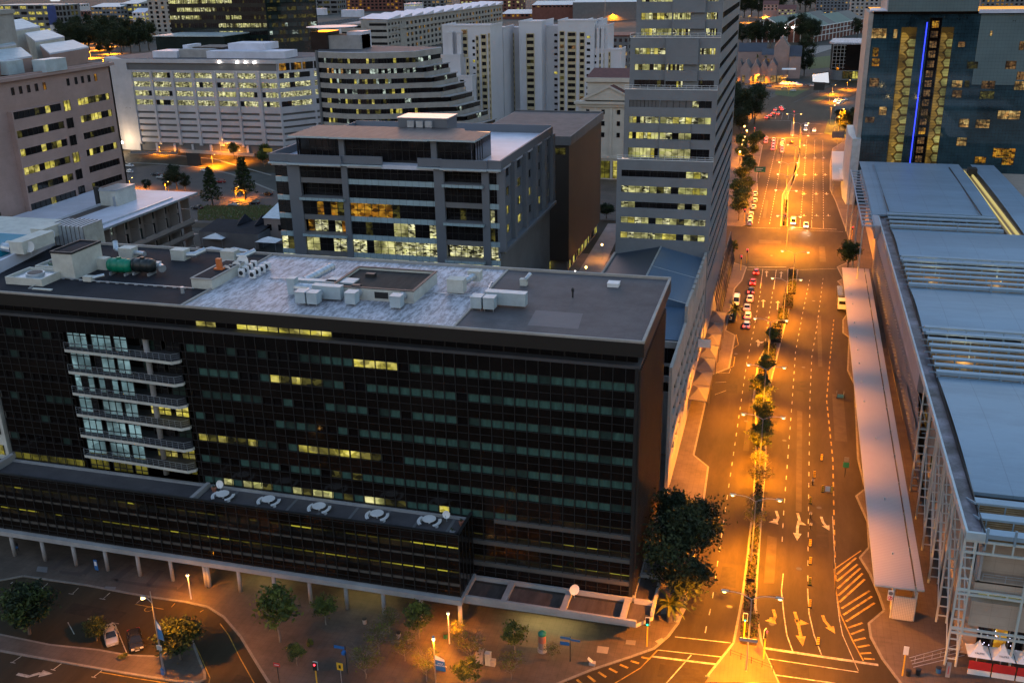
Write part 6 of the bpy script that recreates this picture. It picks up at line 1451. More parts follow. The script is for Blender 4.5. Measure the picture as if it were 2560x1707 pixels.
def trunk(h, r, seed, limbs=6, spread=1.6, lift=1.2, start=.55):
    r_ = random.Random(seed); mb = MB(); x = y = 0; pts = [Vector((0, 0, 0))]
    for i in range(1, 5): pts.append(Vector((x+r_.uniform(-.12, .12)*h*.2, y+r_.uniform(-.12, .12)*h*.2, h*i/4)))
    for i in range(4): mb.cyl(pts[i], pts[i+1], r*(1-.16*i), r*(1-.16*(i+1)), n=7)
    for i in range(limbs):
        a = i*2.4+r_.random(); z = h*(start+(1-start)*i/limbs); p = Vector((0, 0, z)); q = p+Vector((math.cos(a)*spread*.55, math.sin(a)*spread*.55, lift*.6)); e = q+Vector((math.cos(a+.3)*spread*.5, math.sin(a+.3)*spread*.5, lift*.55))
        mb.cyl(p, q, r*.45, r*.28, n=5); mb.cyl(q, e, r*.28, r*.1, n=5)
        e2 = q+Vector((math.cos(a-.6)*spread*.4, math.sin(a-.6)*spread*.4, lift*.7)); mb.cyl(q, e2, r*.22, r*.07, n=4)
    return mb
PROTO = {}
def tree_proto(kind, seed):
    key = (kind, seed)
    if key in PROTO: return PROTO[key]
    t = thing('tree', 'tree', 'tree', (0, 0, 0), world=False); mb = MB()
    if kind == 'round':      # dense broadleaf, about 6 m
        trunk(2.6, .2, seed, 7, 2.0, 1.8).build('trunk', 'bark', t); leaves(mb, (0, 0, 4.0), 3.0, 3.0, 2.2, 3600, .24, seed, 46, .3); mb.build('crown', ['leaf_mid', 'leaf_dark'], t)
    elif kind == 'dark':     # big dark conifer-like crown, about 14 m
        trunk(8, .35, seed, 9, 3.2, 2.6, .35).build('trunk', 'bark', t); leaves(mb, (0, 0, 9.2), 4.9, 4.9, 5.6, 6800, .26, seed, 34, .4); mb.build('crown', ['leaf_dark', 'leaf_deep'], t)
    elif kind == 'street':   # light street tree, about 7 m
        trunk(3.4, .16, seed, 7, 1.9, 1.8).build('trunk', 'bark', t); leaves(mb, (0, 0, 4.9), 2.5, 2.5, 2.3, 2400, .24, seed, 34, .2); mb.build('crown', ['leaf_light', 'leaf_mid'], t)
    elif kind == 'young':    # young plaza tree, loose
        trunk(2.2, .09, seed, 6, 1.3, 1.2).build('trunk', 'bark_pale', t); leaves(mb, (0, 0, 3.1), 1.8, 1.8, 1.4, 1300, .18, seed, 30, .15); mb.build('crown', ['leaf_light', 'leaf_mid'], t)
    elif kind == 'bare':     # nearly leafless young tree
        m2 = trunk(2.0, .07, seed, 8, 1.5, 1.5, .4); r_ = random.Random(seed)
        for i in range(46):
            a = r_.uniform(0, 6.28); z = r_.uniform(1.8, 3.6); p = Vector((math.cos(a)*.5, math.sin(a)*.5, z)); m2.cyl(p, p+Vector((math.cos(a)*r_.uniform(.6, 1.5), math.sin(a)*r_.uniform(.6, 1.5), r_.uniform(.2, .9))), .02, .008, n=3)
        m2.build('trunk', 'bark_pale', t); leaves(mb, (0, 0, 3.0), 1.9, 1.9, 1.3, 800, .13, seed, 40, .2); mb.build('crown', ['leaf_dry', 'leaf_light'], t)
    elif kind == 'conifer':
        trunk(11, .28, seed, 14, 1.8, .6, .2).build('trunk', 'bark', t); r_ = random.Random(seed)
        for i in range(11):
            z = 2.6+i*.95; r = 3.4*(1-i/12.5)+.5
            for k in range(6):
                a = k*1.047+i*.5; leaves(mb, (math.cos(a)*r*.62, math.sin(a)*r*.62, z), r*.5, r*.5, .75, 70, .26, seed+i*10+k, 7, .1)
        mb.build('crown', ['leaf_dark', 'leaf_mid'], t)
    elif kind in ('palm', 'tallpalm'):
        h = 2.0 if kind == 'palm' else 12.0; m2 = MB(); n = 8
        for i in range(n): m2.cyl((0, 0, h*i/n), (0, 0, h*(i+1)/n), (.42 if kind == 'palm' else .2)*(1-.03*i)+.04, (.42 if kind == 'palm' else .2)*(1-.03*i)-.03, n=9)
        m2.build('trunk', 'bark', t); r_ = random.Random(seed)
        for k in range(30):
            a = r_.uniform(0, 6.28); el = r_.uniform(-.5, 1.3); L = r_.uniform(1.5, 2.3); p = Vector((0, 0, h)); d = Vector((math.cos(a)*math.cos(el), math.sin(a)*math.cos(el), math.sin(el))); sd_ = d.cross(ZA).normalized()
            for j in range(5):
                q = p+d*L/5; w0, w1 = .3*(1-j/6), .3*(1-(j+1)/5.2); mb.quad(p-sd_*w0, q-sd_*w1, q+sd_*w1, p+sd_*w0, k % 2); p = q; d = (d+Vector((0, 0, -.22))).normalized()
        mb.build('fronds', ['leaf_light', 'leaf_mid'], t)
    elif kind == 'shrub':
        leaves(mb, (0, 0, .7), 1.0, 1.0, .7, 420, .16, seed, 14, .2); mb.build('foliage', ['leaf_light', 'leaf_mid'], t)
        m2 = MB(); m2.cyl((0, 0, 0), (0, 0, .8), .06, .03, n=5); m2.build('stem', 'bark', t)
    PROTO[key] = [t, False]; return PROTO[key]
def plant(kind, seed, x, y, label, scale=1, group=None, z=.13, cat='tree', name='tree', rot=None):
    pr = tree_proto(kind, seed); rot = rnd.uniform(0, 6.28) if rot is None else rot
    if not pr[1]: pr[1] = True; r = pr[0]; r.location = (x, y, z); r.rotation_euler = (0, 0, rot); r.scale = (scale,)*3 if not isinstance(scale, tuple) else scale
    else: r = dup(pr[0], (x, y, z), rot, None, scale)
    r.name = name; r['label'] = label; r['category'] = cat
    if group: r['group'] = group
    elif 'group' in r: del r['group']
    return r
# around the plaza and the parking court in front
plant('round', 1, -95.5, 91.5, 'dense round tree at the left edge beside the parking court', 1.25)
plant('round', 2, -85.6, 92.6, 'small low bushy tree partly hiding the silver car', (.62, .62, .55))
plant('round', 3, -72.2, 91.9, 'round tree behind the banner post beside the dark parked car', (1.0, 1.0, 1.02))
PLZ = [('young', 11, -61.1, 98.4, 'bushy green young tree, leftmost on the plaza', 1.85), ('young', 12, -56.7, 103.3, 'slim green young tree with pale trunk by the arcade columns', 1.1), ('young', 13, -43.1, 103.6, 'green and orange lit young tree left of the globe lamp near the last columns', 1.2), ('bare', 21, -43.3, 98.8, 'nearly bare young tree right of the two bare trees mid plaza', 1.0), ('bare', 22, -46.9, 94.4, 'nearly bare young tree nearest the black signpost on the plaza', 1.15), ('bare', 23, -47.1, 99.3, 'nearly bare young tree behind the one nearest the signpost', 1.1),
       ('young', 14, -56.6, 94.5, 'small thin yellow green tree near the kerb on the plaza', .75), ('bare', 24, -47.4, 103.8, 'nearly bare young tree close to the arcade columns', .9), ('bare', 25, -34.7, 100.3, 'nearly bare young tree behind the pale utility boxes', 1.1), ('bare', 26, -28.9, 98.8, 'thin bare young tree right of the pale utility boxes', .95), ('young', 15, -29.8, 103.9, 'green young tree before the lit shop fronts left of the poster column', 1.05), ('bare', 27, -39.2, 95.8, 'nearly bare young tree left of the blue banner post', 1.1), ('young', 16, -33.6, 95.6, 'low yellow green tree at the bottom edge right of the blue banner', 1.05), ('bare', 28, -24.7, 103.7, 'thin bare sapling right of the poster column', .6), ('bare', 29, -37.5, 103.6, 'orange lit bare tree beside the globe lamp at the last column', .8)]
for k, s, x, y, lb, sc in PLZ: plant(k, s, x, y, lb, sc)
plant('shrub', 31, -56.7, 98.4, 'thin stemmed small shrub in a square tree pit on the plaza', (.5, .5, .9), cat='shrub', name='shrub')
plant('shrub', 32, -79.8, 90.2, 'small spiky shrub on the island before the dark parked car', .6, cat='shrub', name='shrub')
plant('dark', 41, -10.2, 117.6, 'very large dark evergreen tree at the corner of the black office block', (1.15, 1.2, 1.12), rot=1.0)
plant('dark', 42, -10.6, 127.5, 'dark evergreen tree behind the very large one beside the black office block', (1.0, 1.0, 1.05))
plant('street', 51, -11.8, 137.5, 'small green tree half hidden beside the end wall of the black office block', .9)
plant('palm', 61, -10.9, 115.8, 'short thick palm on the corner pavement below the large dark tree', 1.35)
plant('palm', 61, -10.2, 241, 'palm on the street pavement beside the waiting cars', 1.5)
plant('street', 52, 18.6, 290, 'bright green tree beyond the far end of the long shelter', 1.35)
for i, (x, y, s, sc) in enumerate([(-14.6, 298, 53, .8), (-15.4, 346, 54, 1.2), (-16, 357, 52, 1.25), (-15, 367, 51, 1.1), (-18, 377, 53, 1.2), (-14.6, 388, 54, 1.0), (-17.5, 402, 52, 1.2), (-15.6, 418, 51, 1.2), (-17, 434, 53, 1.1), (-20, 450, 54, 1.3), (-16, 462, 52, 1.0), (-17, 482, 51, 1.2), (-22, 476, 53, 1.3), (-15, 495, 54, 1.1)]):
    plant('street', s, x, y, f'green street tree on the left pavement beyond the grey tower, {ORD[i]} going up the street' if i else 'small tree on the left kerb beside the red signal at the cross street', sc, 'street trees beyond the tower')
for i, (x, y, s, sc) in enumerate([(-33, 522, 41, 1.1), (-25, 530, 42, 1.0), (-27, 548, 41, 1.5), (-20, 566, 42, 1.45), (-32, 574, 41, 1.5), (-22, 590, 42, 1.4), (-36, 596, 41, 1.6)]):
    plant('dark', s, x, y, f'dark spreading tree left of the far crossing, {ORD[i]} nearest of the clump', sc, 'trees left of the far crossing')
for i, (x, y, s, sc) in enumerate([(24, 556, 42, .8), (26, 540, 41, .85), (31, 548, 42, .9), (34, 530, 41, .85)]):
    plant('dark', s, x, y, f'dark green tree right of the far crossing beside the hotel tower, {ORD[i]} from the left', sc, 'trees right of the far crossing')
# car park behind the hotel
for i, (u, v, k, s, sc) in enumerate([(1240, 1330, 'dark', 42, .78), (1490, 1440, 'conifer', 71, 1.15), (1720, 1400, 'conifer', 72, 1.3), (1180, 1335, 'dark', 41, .5), (1030, 1345, 'dark', 42, .4), (1300, 1340, 'dark', 41, .55)]):
    p = G(*Z0(u, v)); lb = ('broad dark tree in the car park behind the pale hotel roof', 'conifer lit orange from below in the middle of the car park', 'tall conifer beside the orange lamp at the right of the car park', 'low dark tree left of the broad one in the car park', 'lowest dark bush left in the car park beside the hotel roof end', 'dark tree touching the broad one on its right in the car park')[i]
    plant(k, s, p.x, p.y, lb, sc, z=0)
p = G(*Z0(950, 1045)); plant('tallpalm', 62, p.x, p.y, 'tall palm in front of the floodlit corner of the white car park office', 1.75, z=0)
for i, (u, v) in enumerate(((1640, 1115), (1845, 1170), (1860, 1120))):
    p = G(*Z0(u, v)); plant('street', 51+i, p.x, p.y, ('small tree before the white office, left of the low grass', 'slim tree beside the orange sign left of the grey block', 'small tree behind the slim one left of the grey block')[i], 1.1, z=0)
p = G(*zF(660, 300)); plant('round', 1, p.x, p.y, 'bush in the gap between the brown slab and the grey tower', .9)
for i, (x, y) in enumerate(((-46, 320), (-42, 330), (-48, 345), (-44, 356))): plant('dark', 41+i % 2, x, y, f'dark tree in the gap left of the grey tower, {ORD[i]} from the front', .75, 'trees in the gap')
# far trees
FT = [(900, 300, 420, 'top left clump left of the slate offices'), ] 
for i, (u, v, sc, k) in enumerate(sorted([(183, 75, 2.6, 41), (192, 90, 2.0, 42), (226, 80, 1.9, 42), (246, 82, 1.8, 41), (262, 84, 1.9, 42), (283, 88, 1.9, 41), (298, 90, 1.8, 42), (240, 118, 1.5, 41), (262, 128, 1.6, 42), (285, 120, 1.5, 41), (305, 108, 1.4, 42), (225, 105, 1.1, 42), (252, 138, 1.2, 41), (310, 128, 1.3, 42), (275, 140, 1.2, 41)]+[(155+k*11.5, 100+(k*17) % 37, 1.9+.1*(k % 5), 41+k % 2) for k in range(20)])):
    p = G(u, v); plant('dark', k, p.x, p.y, f'dark park tree left of the glass tower podium, {i+1}th from the left' if i > 19 else f'dark park tree left of the glass tower podium, {ORD[i]} from the left', sc, 'trees in the park at top left', z=-.1)
for i, (u, v, sc, k) in enumerate(sorted([(1855, 117, 1.7, 41), (1878, 120, 1.9, 42), (1900, 118, 1.9, 41), (1925, 122, 2.0, 42), (1945, 118, 1.7, 41), (1985, 105, 2.0, 42), (2003, 108, 2.2, 41), (2022, 112, 1.9, 42), (2015, 160, 1.7, 41), (2010, 190, 1.3, 42), (1870, 110, 1.5, 42), (1960, 110, 1.6, 41), (2035, 106, 1.6, 41), (2142, 96, 1.6, 42)])):
    p = G(u, v); plant('dark', k, p.x, p.y, f'dark tree in the belt before the green roofed warehouse, {ORD[i]} from the left', sc, 'trees before the warehouse', z=-.1)
for i, (u, v, sc) in enumerate(sorted([(1860, 45, 2.2), (1878, 43, 2.4), (1895, 46, 2.0), (1920, 50, 2.2), (1935, 42, 2.4), (1948, 46, 2.0), (2000, 25, 3.2), (2012, 38, 2.8), (2025, 22, 3.4), (2038, 30, 3.0), (2052, 20, 3.2), (2068, 26, 3.2), (2085, 34, 3.0), (2102, 40, 2.6), (2120, 36, 2.8), (2138, 40, 2.6), (1985, 12, 3.2), (1960, 8, 3.0), (1930, 14, 3), (1890, 16, 3)])):
    p = G(u, v); plant('dark', 41+i % 2, p.x, p.y, f'dark tree on the slope above the warehouse, {ORD[i]} from the left', sc*1.25, 'trees above the warehouse', z=-.1)
for i, (u, v, sc) in enumerate(sorted([(1455, 40, 2.4), (1475, 42, 2.6), (1495, 45, 2.4), (1515, 42, 2.4), (1540, 46, 2.2), (1390, 34, 2), (1200, 22, 2.2), (1215, 20, 2)])):
    p = G(u, v); plant('dark', 41+i % 2, p.x, p.y, f'dark tree before the large sheds at the top, {ORD[i]} from the left', sc, 'trees before the large sheds', z=-.1)
for i, (u, v) in enumerate(((1890, 190), (1911, 190), (1937, 182), (1953, 180), (1966, 178))):
    p = G(u, v+6); plant('tallpalm', 62, p.x, p.y, f'palm standing before the pale gabled inn, {ORD[i]} from the left', 1.3, 'palms before the inn', z=-.1)
# median hedges, each clipped block one thing
HG = [(-1.4, .9, 112.9, 119.6), (-1.35, .1, 120.4, 126.8), (-1.3, .0, 127.6, 134.2), (-1.2, .0, 135.6, 142.8), (-1.2, .0, 144.2, 151), (-1.3, .0, 152.4, 160), (-1.5, -.1, 161, 170), (-1.9, -.3, 172, 186), (-2.9, -1.2, 187.5, 200), (-2.8, -.8, 201.5, 213), (-2.3, .4, 214.5, 226), (-.9, 1.5, 228, 240), (.3, 2.7, 242, 252), (1.3, 3.8, 254, 264), (2.3, 4.4, 266, 288), (-.6, .6, 342, 352), (-.6, .6, 353.5, 366), (-.7, .5, 367.5, 380)]
for i, (x0, x1, y0, y1) in enumerate(HG):
    mb = MB(); r_ = random.Random(i)
    for _ in range(int(26*(y1-y0)*(x1-x0))+60):
        p = Vector((r_.uniform(x0, x1), r_.uniform(y0, y1), .15+.75*r_.random()**.5+.12*math.sin(y0*3+_))); nrm = Vector((r_.gauss(0, 1), r_.gauss(0, 1), r_.gauss(.6, 1))).normalized(); t = nrm.cross(Vector((1, .3, .2))).normalized()*.17; b = nrm.cross(t)*.8
        mb.add([p-t, p-b, p+t, p+b], [(0, 1, 2, 3)], r_.choice((0, 0, 1)))
    mb.box(x0+.1, x1-.1, y0+.1, y1-.1, .13, .62, 2)
    tag(mb.build('hedge', ['hedge_leaf', 'leaf_mid', 'soil']), f'clipped low hedge block on the road median, {ORD[i]} counting from the near crossing', 'hedge', 'hedge blocks on the median')
for i, (x, y, k, s, sc) in enumerate([(-.8, 141.5, 'bare', 21, 1.0), (-.6, 156, 'bare', 22, 1.1), (-1.0, 168, 'young', 12, 1.3), (-.9, 173, 'street', 51, .75), (-.9, 179.5, 'street', 52, .85), (-1.3, 185.5, 'street', 53, .7), (-1.9, 191.5, 'young', 13, 1.4), (-1.5, 205, 'street', 54, .8), (-.6, 226, 'street', 51, .6), (-.9, 146.5, 'bare', 23, .9), (-1, 162, 'bare', 24, 1.0)]):
    plant(k, s, x, y, f'small orange lit tree on the road median, {ORD[i]} listed from the near end' if 0 else f'small orange lit median tree standing {["just beyond the second lamp", "between second and third lamp", "near the third lamp", "bushy beyond the third lamp", "tallest and bushy midway up", "bushy before the fourth lamp", "beside the fourth lamp", "between fourth and fifth lamp", "beyond the fifth lamp", "thin and bare past the second lamp", "thin and bare before the third lamp"][i]}', sc, 'trees on the median')
mb = MB(); r_ = random.Random(5)
for _ in range(2600):
    u, v = r_.uniform(1380, 1930), r_.uniform(1440, 1545); p = G(*Z0(u, v)); h = r_.uniform(.15, .5); mb.add([p, p+Vector((.5, 0, 0)), p+Vector((.25, .2, h*1.6))], [(0, 1, 2)], r_.choice((0, 1)))
tag(mb.build('rough_grass', ['grass', 'leaf_dry']), 'rough dry grass strip at the near edge of the car park', 'grass', None, 'stuff')
# ------------------------------------------------------------------ street lamps
def spot(root, loc, energy, col=(1.0, .29, .003), size=R(155), blend=.55, soft=.25, tilt=0):
    ld = bpy.data.lights.new('lamp_light', 'SPOT'); ld.energy = energy*LAMP*4.6; ld.color = col; ld.spot_size = size; ld.spot_blend = blend; ld.shadow_soft_size = soft
    o = bpy.data.objects.new('lamp_light', ld); COL.objects.link(o); o.parent = root; o.location = loc; o.rotation_euler = (0, tilt, 0); return o
def double_lamp(x, y, h, label, group, energy, w=3.0, cone=124, tl=20):
    t = thing('street_lamp', label, 'street lamp', (x, y, .13), group, world=False)
    mb = MB(); mb.cyl((0, 0, 0), (0, 0, h*.97), .11, .07, n=8); mb.build('post', 'metal_pole', t)
    for s_ in (-1, 1):
        mb = MB(); pts = [Vector((s_*w*q, 0, h*.97+.75*math.sin(min(1, q*1.5)*1.57))) for q in (0, .12, .3, .5, .75, 1)]; mb.path(pts, .05, 6); mb.build('arm', 'metal_pole', t)
        mb = MB(); e = pts[-1]; mb.obox(e+Vector((s_*.3, 0, .0)), XA, YA, ZA, .45, .17, .09, 0); mb.lathe(e+Vector((s_*.35, 0, -.24)), [(.1, 0), (.24, .06), (.26, .16)], 8, 1); mb.build('lamp_head', ['metal_pole', 'lamp_sodium'], t)
        spot(t, e+Vector((s_*.35, 0, -.32)), energy*1.25, tilt=-s_*R(tl), size=R(cone), blend=.35 if cone < 130 else .6)
    return t
for i, (x, y, h) in enumerate([(-.27, 107.8, 11), (-.86, 132.3, 11), (-.9, 161, 11), (-1.2, 184, 11), (-1.2, 211.5, 11), (1.6, 242.5, 11), (3.4, 268, 11), (1.2, 310, 10.5)]):
    double_lamp(x, y, h, f'double arm orange street lamp on the median, {ORD[i]} counting from the near crossing', 'double lamps on the median', 11500 if i < 7 else 20000, cone=124 if i < 7 else 158)
for i, (x, y) in enumerate([(-.3, 345), (-.3, 372.5), (-.3, 396), (2.2, 436), (3.8, 461), (4.0, 498), (.5, 528)]):
    double_lamp(x, y, 11, f'double arm orange street lamp on the median beyond the cross street, {ORD[i]} going away', 'double lamps beyond the cross street', 13500, cone=160, tl=8)
def single_lamp(x, y, h, label, group=None, energy=9000, arm=1.2, dirx=1, col=(1.0, .29, .003), m='lamp_sodium', z=.0):
    t = thing('street_lamp', label, 'street lamp', (x, y, z), group, world=False); k = h/11
    mb = MB(); mb.cyl((0, 0, 0), (0, 0, h), .1*max(1, k), .06*max(1, k), n=8); mb.path([Vector((0, 0, h)), Vector((arm*dirx*.5, 0, h+.3)), Vector((arm*dirx, 0, h+.3))], .05, 6); mb.build('post', 'metal_pole', t)
    mb = MB(); mb.obox((arm*dirx+.3*dirx, 0, h+.28), XA, YA, ZA, .4, .17, .08, 0); mb.lathe((arm*dirx+.32*dirx, 0, h+.02), [(.12*k, 0), (.28*k, .08), (.28*k, .2)], 8, 1); mb.build('lamp_head', ['metal_pole', m], t)
    spot(t, (arm*dirx+.32*dirx, 0, h-.1), energy, col); return t
SL = [(kv8, 410, 590, 385), (kv8, 1500, 740, 460), (kv8, 1615, 850, 510), (kv8, 1560, 870, 620), (kv8, 1495, 410, 328), (kv8, 1533, 310, 240), (kv8, 1735, 240, 125), (kv8, 880, 205, 57), (kv8, 858, 200, 95), (kv8, 492, 150, 60), (kv8, 235, 560, 462), (kv8, 240, 150, 45)]
for i, (f_, u, vb, vt_) in enumerate(SL):
    b = G(*f_(u, vb)); h = up(*f_(u, vt_), b); single_lamp(b.x, b.y, max(6, h), f'single orange street lamp around the far crossing, {ORD[i]} of the twelve listed left first' if 0 else f'single orange street lamp near the far crossing {["before the dark tree clump", "left front of the right hand trees", "rightmost before the trees by the hotel tower", "lowest before the trees by the hotel tower", "on the grass verge nearer the crossing", "on the grass verge middle", "on the grass verge farthest right", "before the inn on the right", "before the inn beside the right one", "before the inn on the left", "hidden in the trees by the tower", "left edge before the inn behind the tower"][i]}', 'single lamps at the far crossing', 11000)
for i, (u, v) in enumerate([(335, 748), (367, 806), (340, 890), (322, 940), (305, 993), (290, 1047), (272, 1095)]):
    p = G(*kv8(u, v), 6); t = thing('street_lamp', f'small orange globe lamp in the row of street trees, {ORD[i]} from the far end', 'street lamp', (p.x, p.y, .1), 'globe lamps among the street trees', world=False)
    mb = MB(); mb.cyl((0, 0, 0), (0, 0, 5.7), .07); mb.build('post', 'metal_dark', t); mb = MB(); mb.lathe((0, 0, 5.6), [(.1, 0), (.34, .3), (.34, .5), (.1, .75)], 8); mb.build('globe', 'lamp_sodium', t); spot(t, (0, 0, 5.5), 2200)
CP = [(1140, 1145, 1145-60, 'x'), ]
for i, (u, vb, vt_, e) in enumerate([(1490, 1160, 1085, 15000), (1665, 1130, 1065, 6000), (1120, 1078, 1028, 5000), (915, 1330, 1280, 5000), (1165, 1360, 1338, 5000), (1655, 1400, 1308, 9000), (1550, 1088, 980, 7000), (985, 1050, 895, 1500), (1860, 1120, 1098, 1500)]):
    b = G(*Z0(u, vb)); h = max(5, up(*Z0(u, vt_), b)); single_lamp(b.x, b.y, h, f'orange lamp {["on the kerb right of the dark hoarding", "before the low wall at right", "by the white office foot at left", "at the hotel roof end", "just above the hotel roof edge", "in the conifer at right of the car park", "standing against the white office slots", "unlit tall by the palm", "small beside the orange sign"][i]}', 'lamps round the car park', e*1.1)
FL = [(1237, 795, 700, 20000), (1415, 880, 803, 16000), (1130, 600, 480, 6000), (1385, 600, 533, 6000), (1150, 660, 560, 9000), (1500, 740, 650, 12000), (1330, 690, 600, 9000), (1700, 560, 470, 12000), (1240, 560, 484, 3000), (1500, 640, 590, 5000)]
for i, (u, vb, vt_, e) in enumerate(sorted(FL)):
    b = G(*kv1(u, vb)); h = max(6, up(*kv1(u, vt_), b)); single_lamp(b.x, b.y, h, f'orange lamp in the park at top left, {ORD[i]} from the left', 'lamps in the park at top left', e*4)
b = G(1512, 60); single_lamp(b.x, b.y, 46, 'very tall orange lit mast behind the white apartment towers', None, 60000, 2)
b = G(1547, 40); single_lamp(b.x, b.y, 22, 'bright white floodlight mast before the large dark shed', None, 60000, 2, 1, (1, .95, .8), 'lamp_white')
RL = [(1325, 32), (1362, 30), (1375, 26), (1392, 25), (1450, 30), (1530, 35), (1917, 28), (1920, 29), (1872, 40), (1911, 39), (2070, 16), (2098, 20), (2112, 24), (2060, 33), (2088, 37), (1850, 42), (1160, 26), (2165, 44), (1640, 33)]
for i, (u, v) in enumerate(sorted(RL)):
    p = G(u, v, 9); single_lamp(p.x, p.y, 9, f'far orange street lamp at the top of the view, {ORD[i]} from the left', 'far street lamps', 30000 if i < 12 else 15000, z=-.1)
# mast with banner, globe lamps, banner lamp on the plaza
t = thing('street_lamp', 'tall tapered lamp post with orange lamp and blue banner on the parking island', 'street lamp', (-72.6, 88.8, .13), None, world=False)
mb = MB(); mb.cyl((0, 0, 0), (0, 0, 12.6), .16, .05, n=8); mb.path([Vector((0, 0, 10.9)), Vector((-.5, 0, 11.4)), Vector((-1.0, 0, 11.6))], .05); mb.build('post', 'metal_pole', t)
mb = MB(); mb.lathe((-1.2, 0, 11.25), [(.1, 0), (.28, .1), (.2, .35)], 8, 1); mb.box(-1.5, -.9, -.14, .14, 11.6, 11.75, 0); mb.build('lamp_head', ['metal_pole', 'lamp_sodium'], t); spot(t, (-1.2, 0, 11.1), 4200)
mb = MB(); mb.add([(.1, 0, 8.4), (.75, -.1, 7.6), (1.0, -.15, 5.4), (.1, 0, 5.5)], [(0, 1, 2, 3)], 0); mb.add([(.1, .03, 8.4), (.75, -.07, 7.6), (1.0, -.12, 5.4), (.1, .03, 5.5)], [(3, 2, 1, 0)], 0); mb.add([(.12, -.02, 8.3), (.7, -.12, 7.5), (.75, -.14, 7.0), (.12, -.02, 7.2)], [(0, 1, 2, 3)], 1); mb.build('banner', ['banner_blue', 'white_paint'], t)
mb = MB(); mb.box(-.3, .4, -.2, -.12, 3.9, 4.6); 
for k in range(3): mb.box(-.3, .4, -.215, -.205, 4.05+k*.17, 4.08+k*.17, 1); mb.box(-.12+k*.16, -.09+k*.16, -.215, -.205, 3.9, 4.6, 1)
mb.build('solar_panel', ['white_paint', 'metal_dark'], t)
mb = MB(); mb.box(-.3, .1, -.25, .2, .0, 1.0); mb.build('control_box', 'sign_blue', t)
for i, (x, y, h, e) in enumerate([(-78.3, 104.1, 4.2, 1100), (-38.8, 103.6, 5.0, 1900)]):
    t = thing('street_lamp', ('short white post lamp with globe by the kerb of the parking court', 'globe lamp on a pale post near the last arcade column')[i], 'street lamp', (x, y, .13), 'globe lamps on the plaza', world=False)
    mb = MB(); mb.cyl((0, 0, 0), (0, 0, h-.4), .09); mb.build('post', 'white_paint', t); mb = MB(); mb.lathe((0, 0, h-.4), [(.1, 0), (.2, .15), (.2, .35)], 8, 0); mb.lathe((0, 0, h-.05), [(.25, 0), (.05, .15)], 8, 1); mb.build('globe', ['lamp_sodium', 'metal_pole'], t); spot(t, (0, 0, h-.5), e, soft=.2)
t = thing('street_lamp', 'plaza lamp post with a blue and white banner at the bottom edge', 'street lamp', (-37.7, 95.1, .13), None, world=False)
mb = MB(); mb.cyl((0, 0, 0), (0, 0, 7), .09, .07); mb.build('post', 'metal_pole', t); mb = MB(); mb.lathe((0, 0, 7), [(.12, 0), (.2, .2), (.12, .4)], 8, 0); mb.lathe((0, 0, 7.45), [(.2, 0), (.05, .35)], 8, 1); mb.build('lamp_head', ['lamp_sodium', 'sign_blue'], t); spot(t, (.1, -.1, 6.9), 2200, soft=.2)
mb = MB(); mb.add([(.1, 0, 4.9), (1.3, 0, 4.4), (1.4, 0, 2.6), (.1, 0, 2.6)], [(0, 1, 2, 3)], 0); mb.add([(.1, -.01, 4.9), (1.3, -.01, 4.4), (1.32, -.01, 4.05), (.1, -.01, 4.2)], [(0, 1, 2, 3)], 1); bn = mb.build('banner', ['banner_blue', 'white_paint'], t)
o = text('banner_lettering', 'HALF\nMARATHON', (.75, -.03, 3.55), .3, 'white_paint', (math.pi/2, 0, 0), .005, bn)
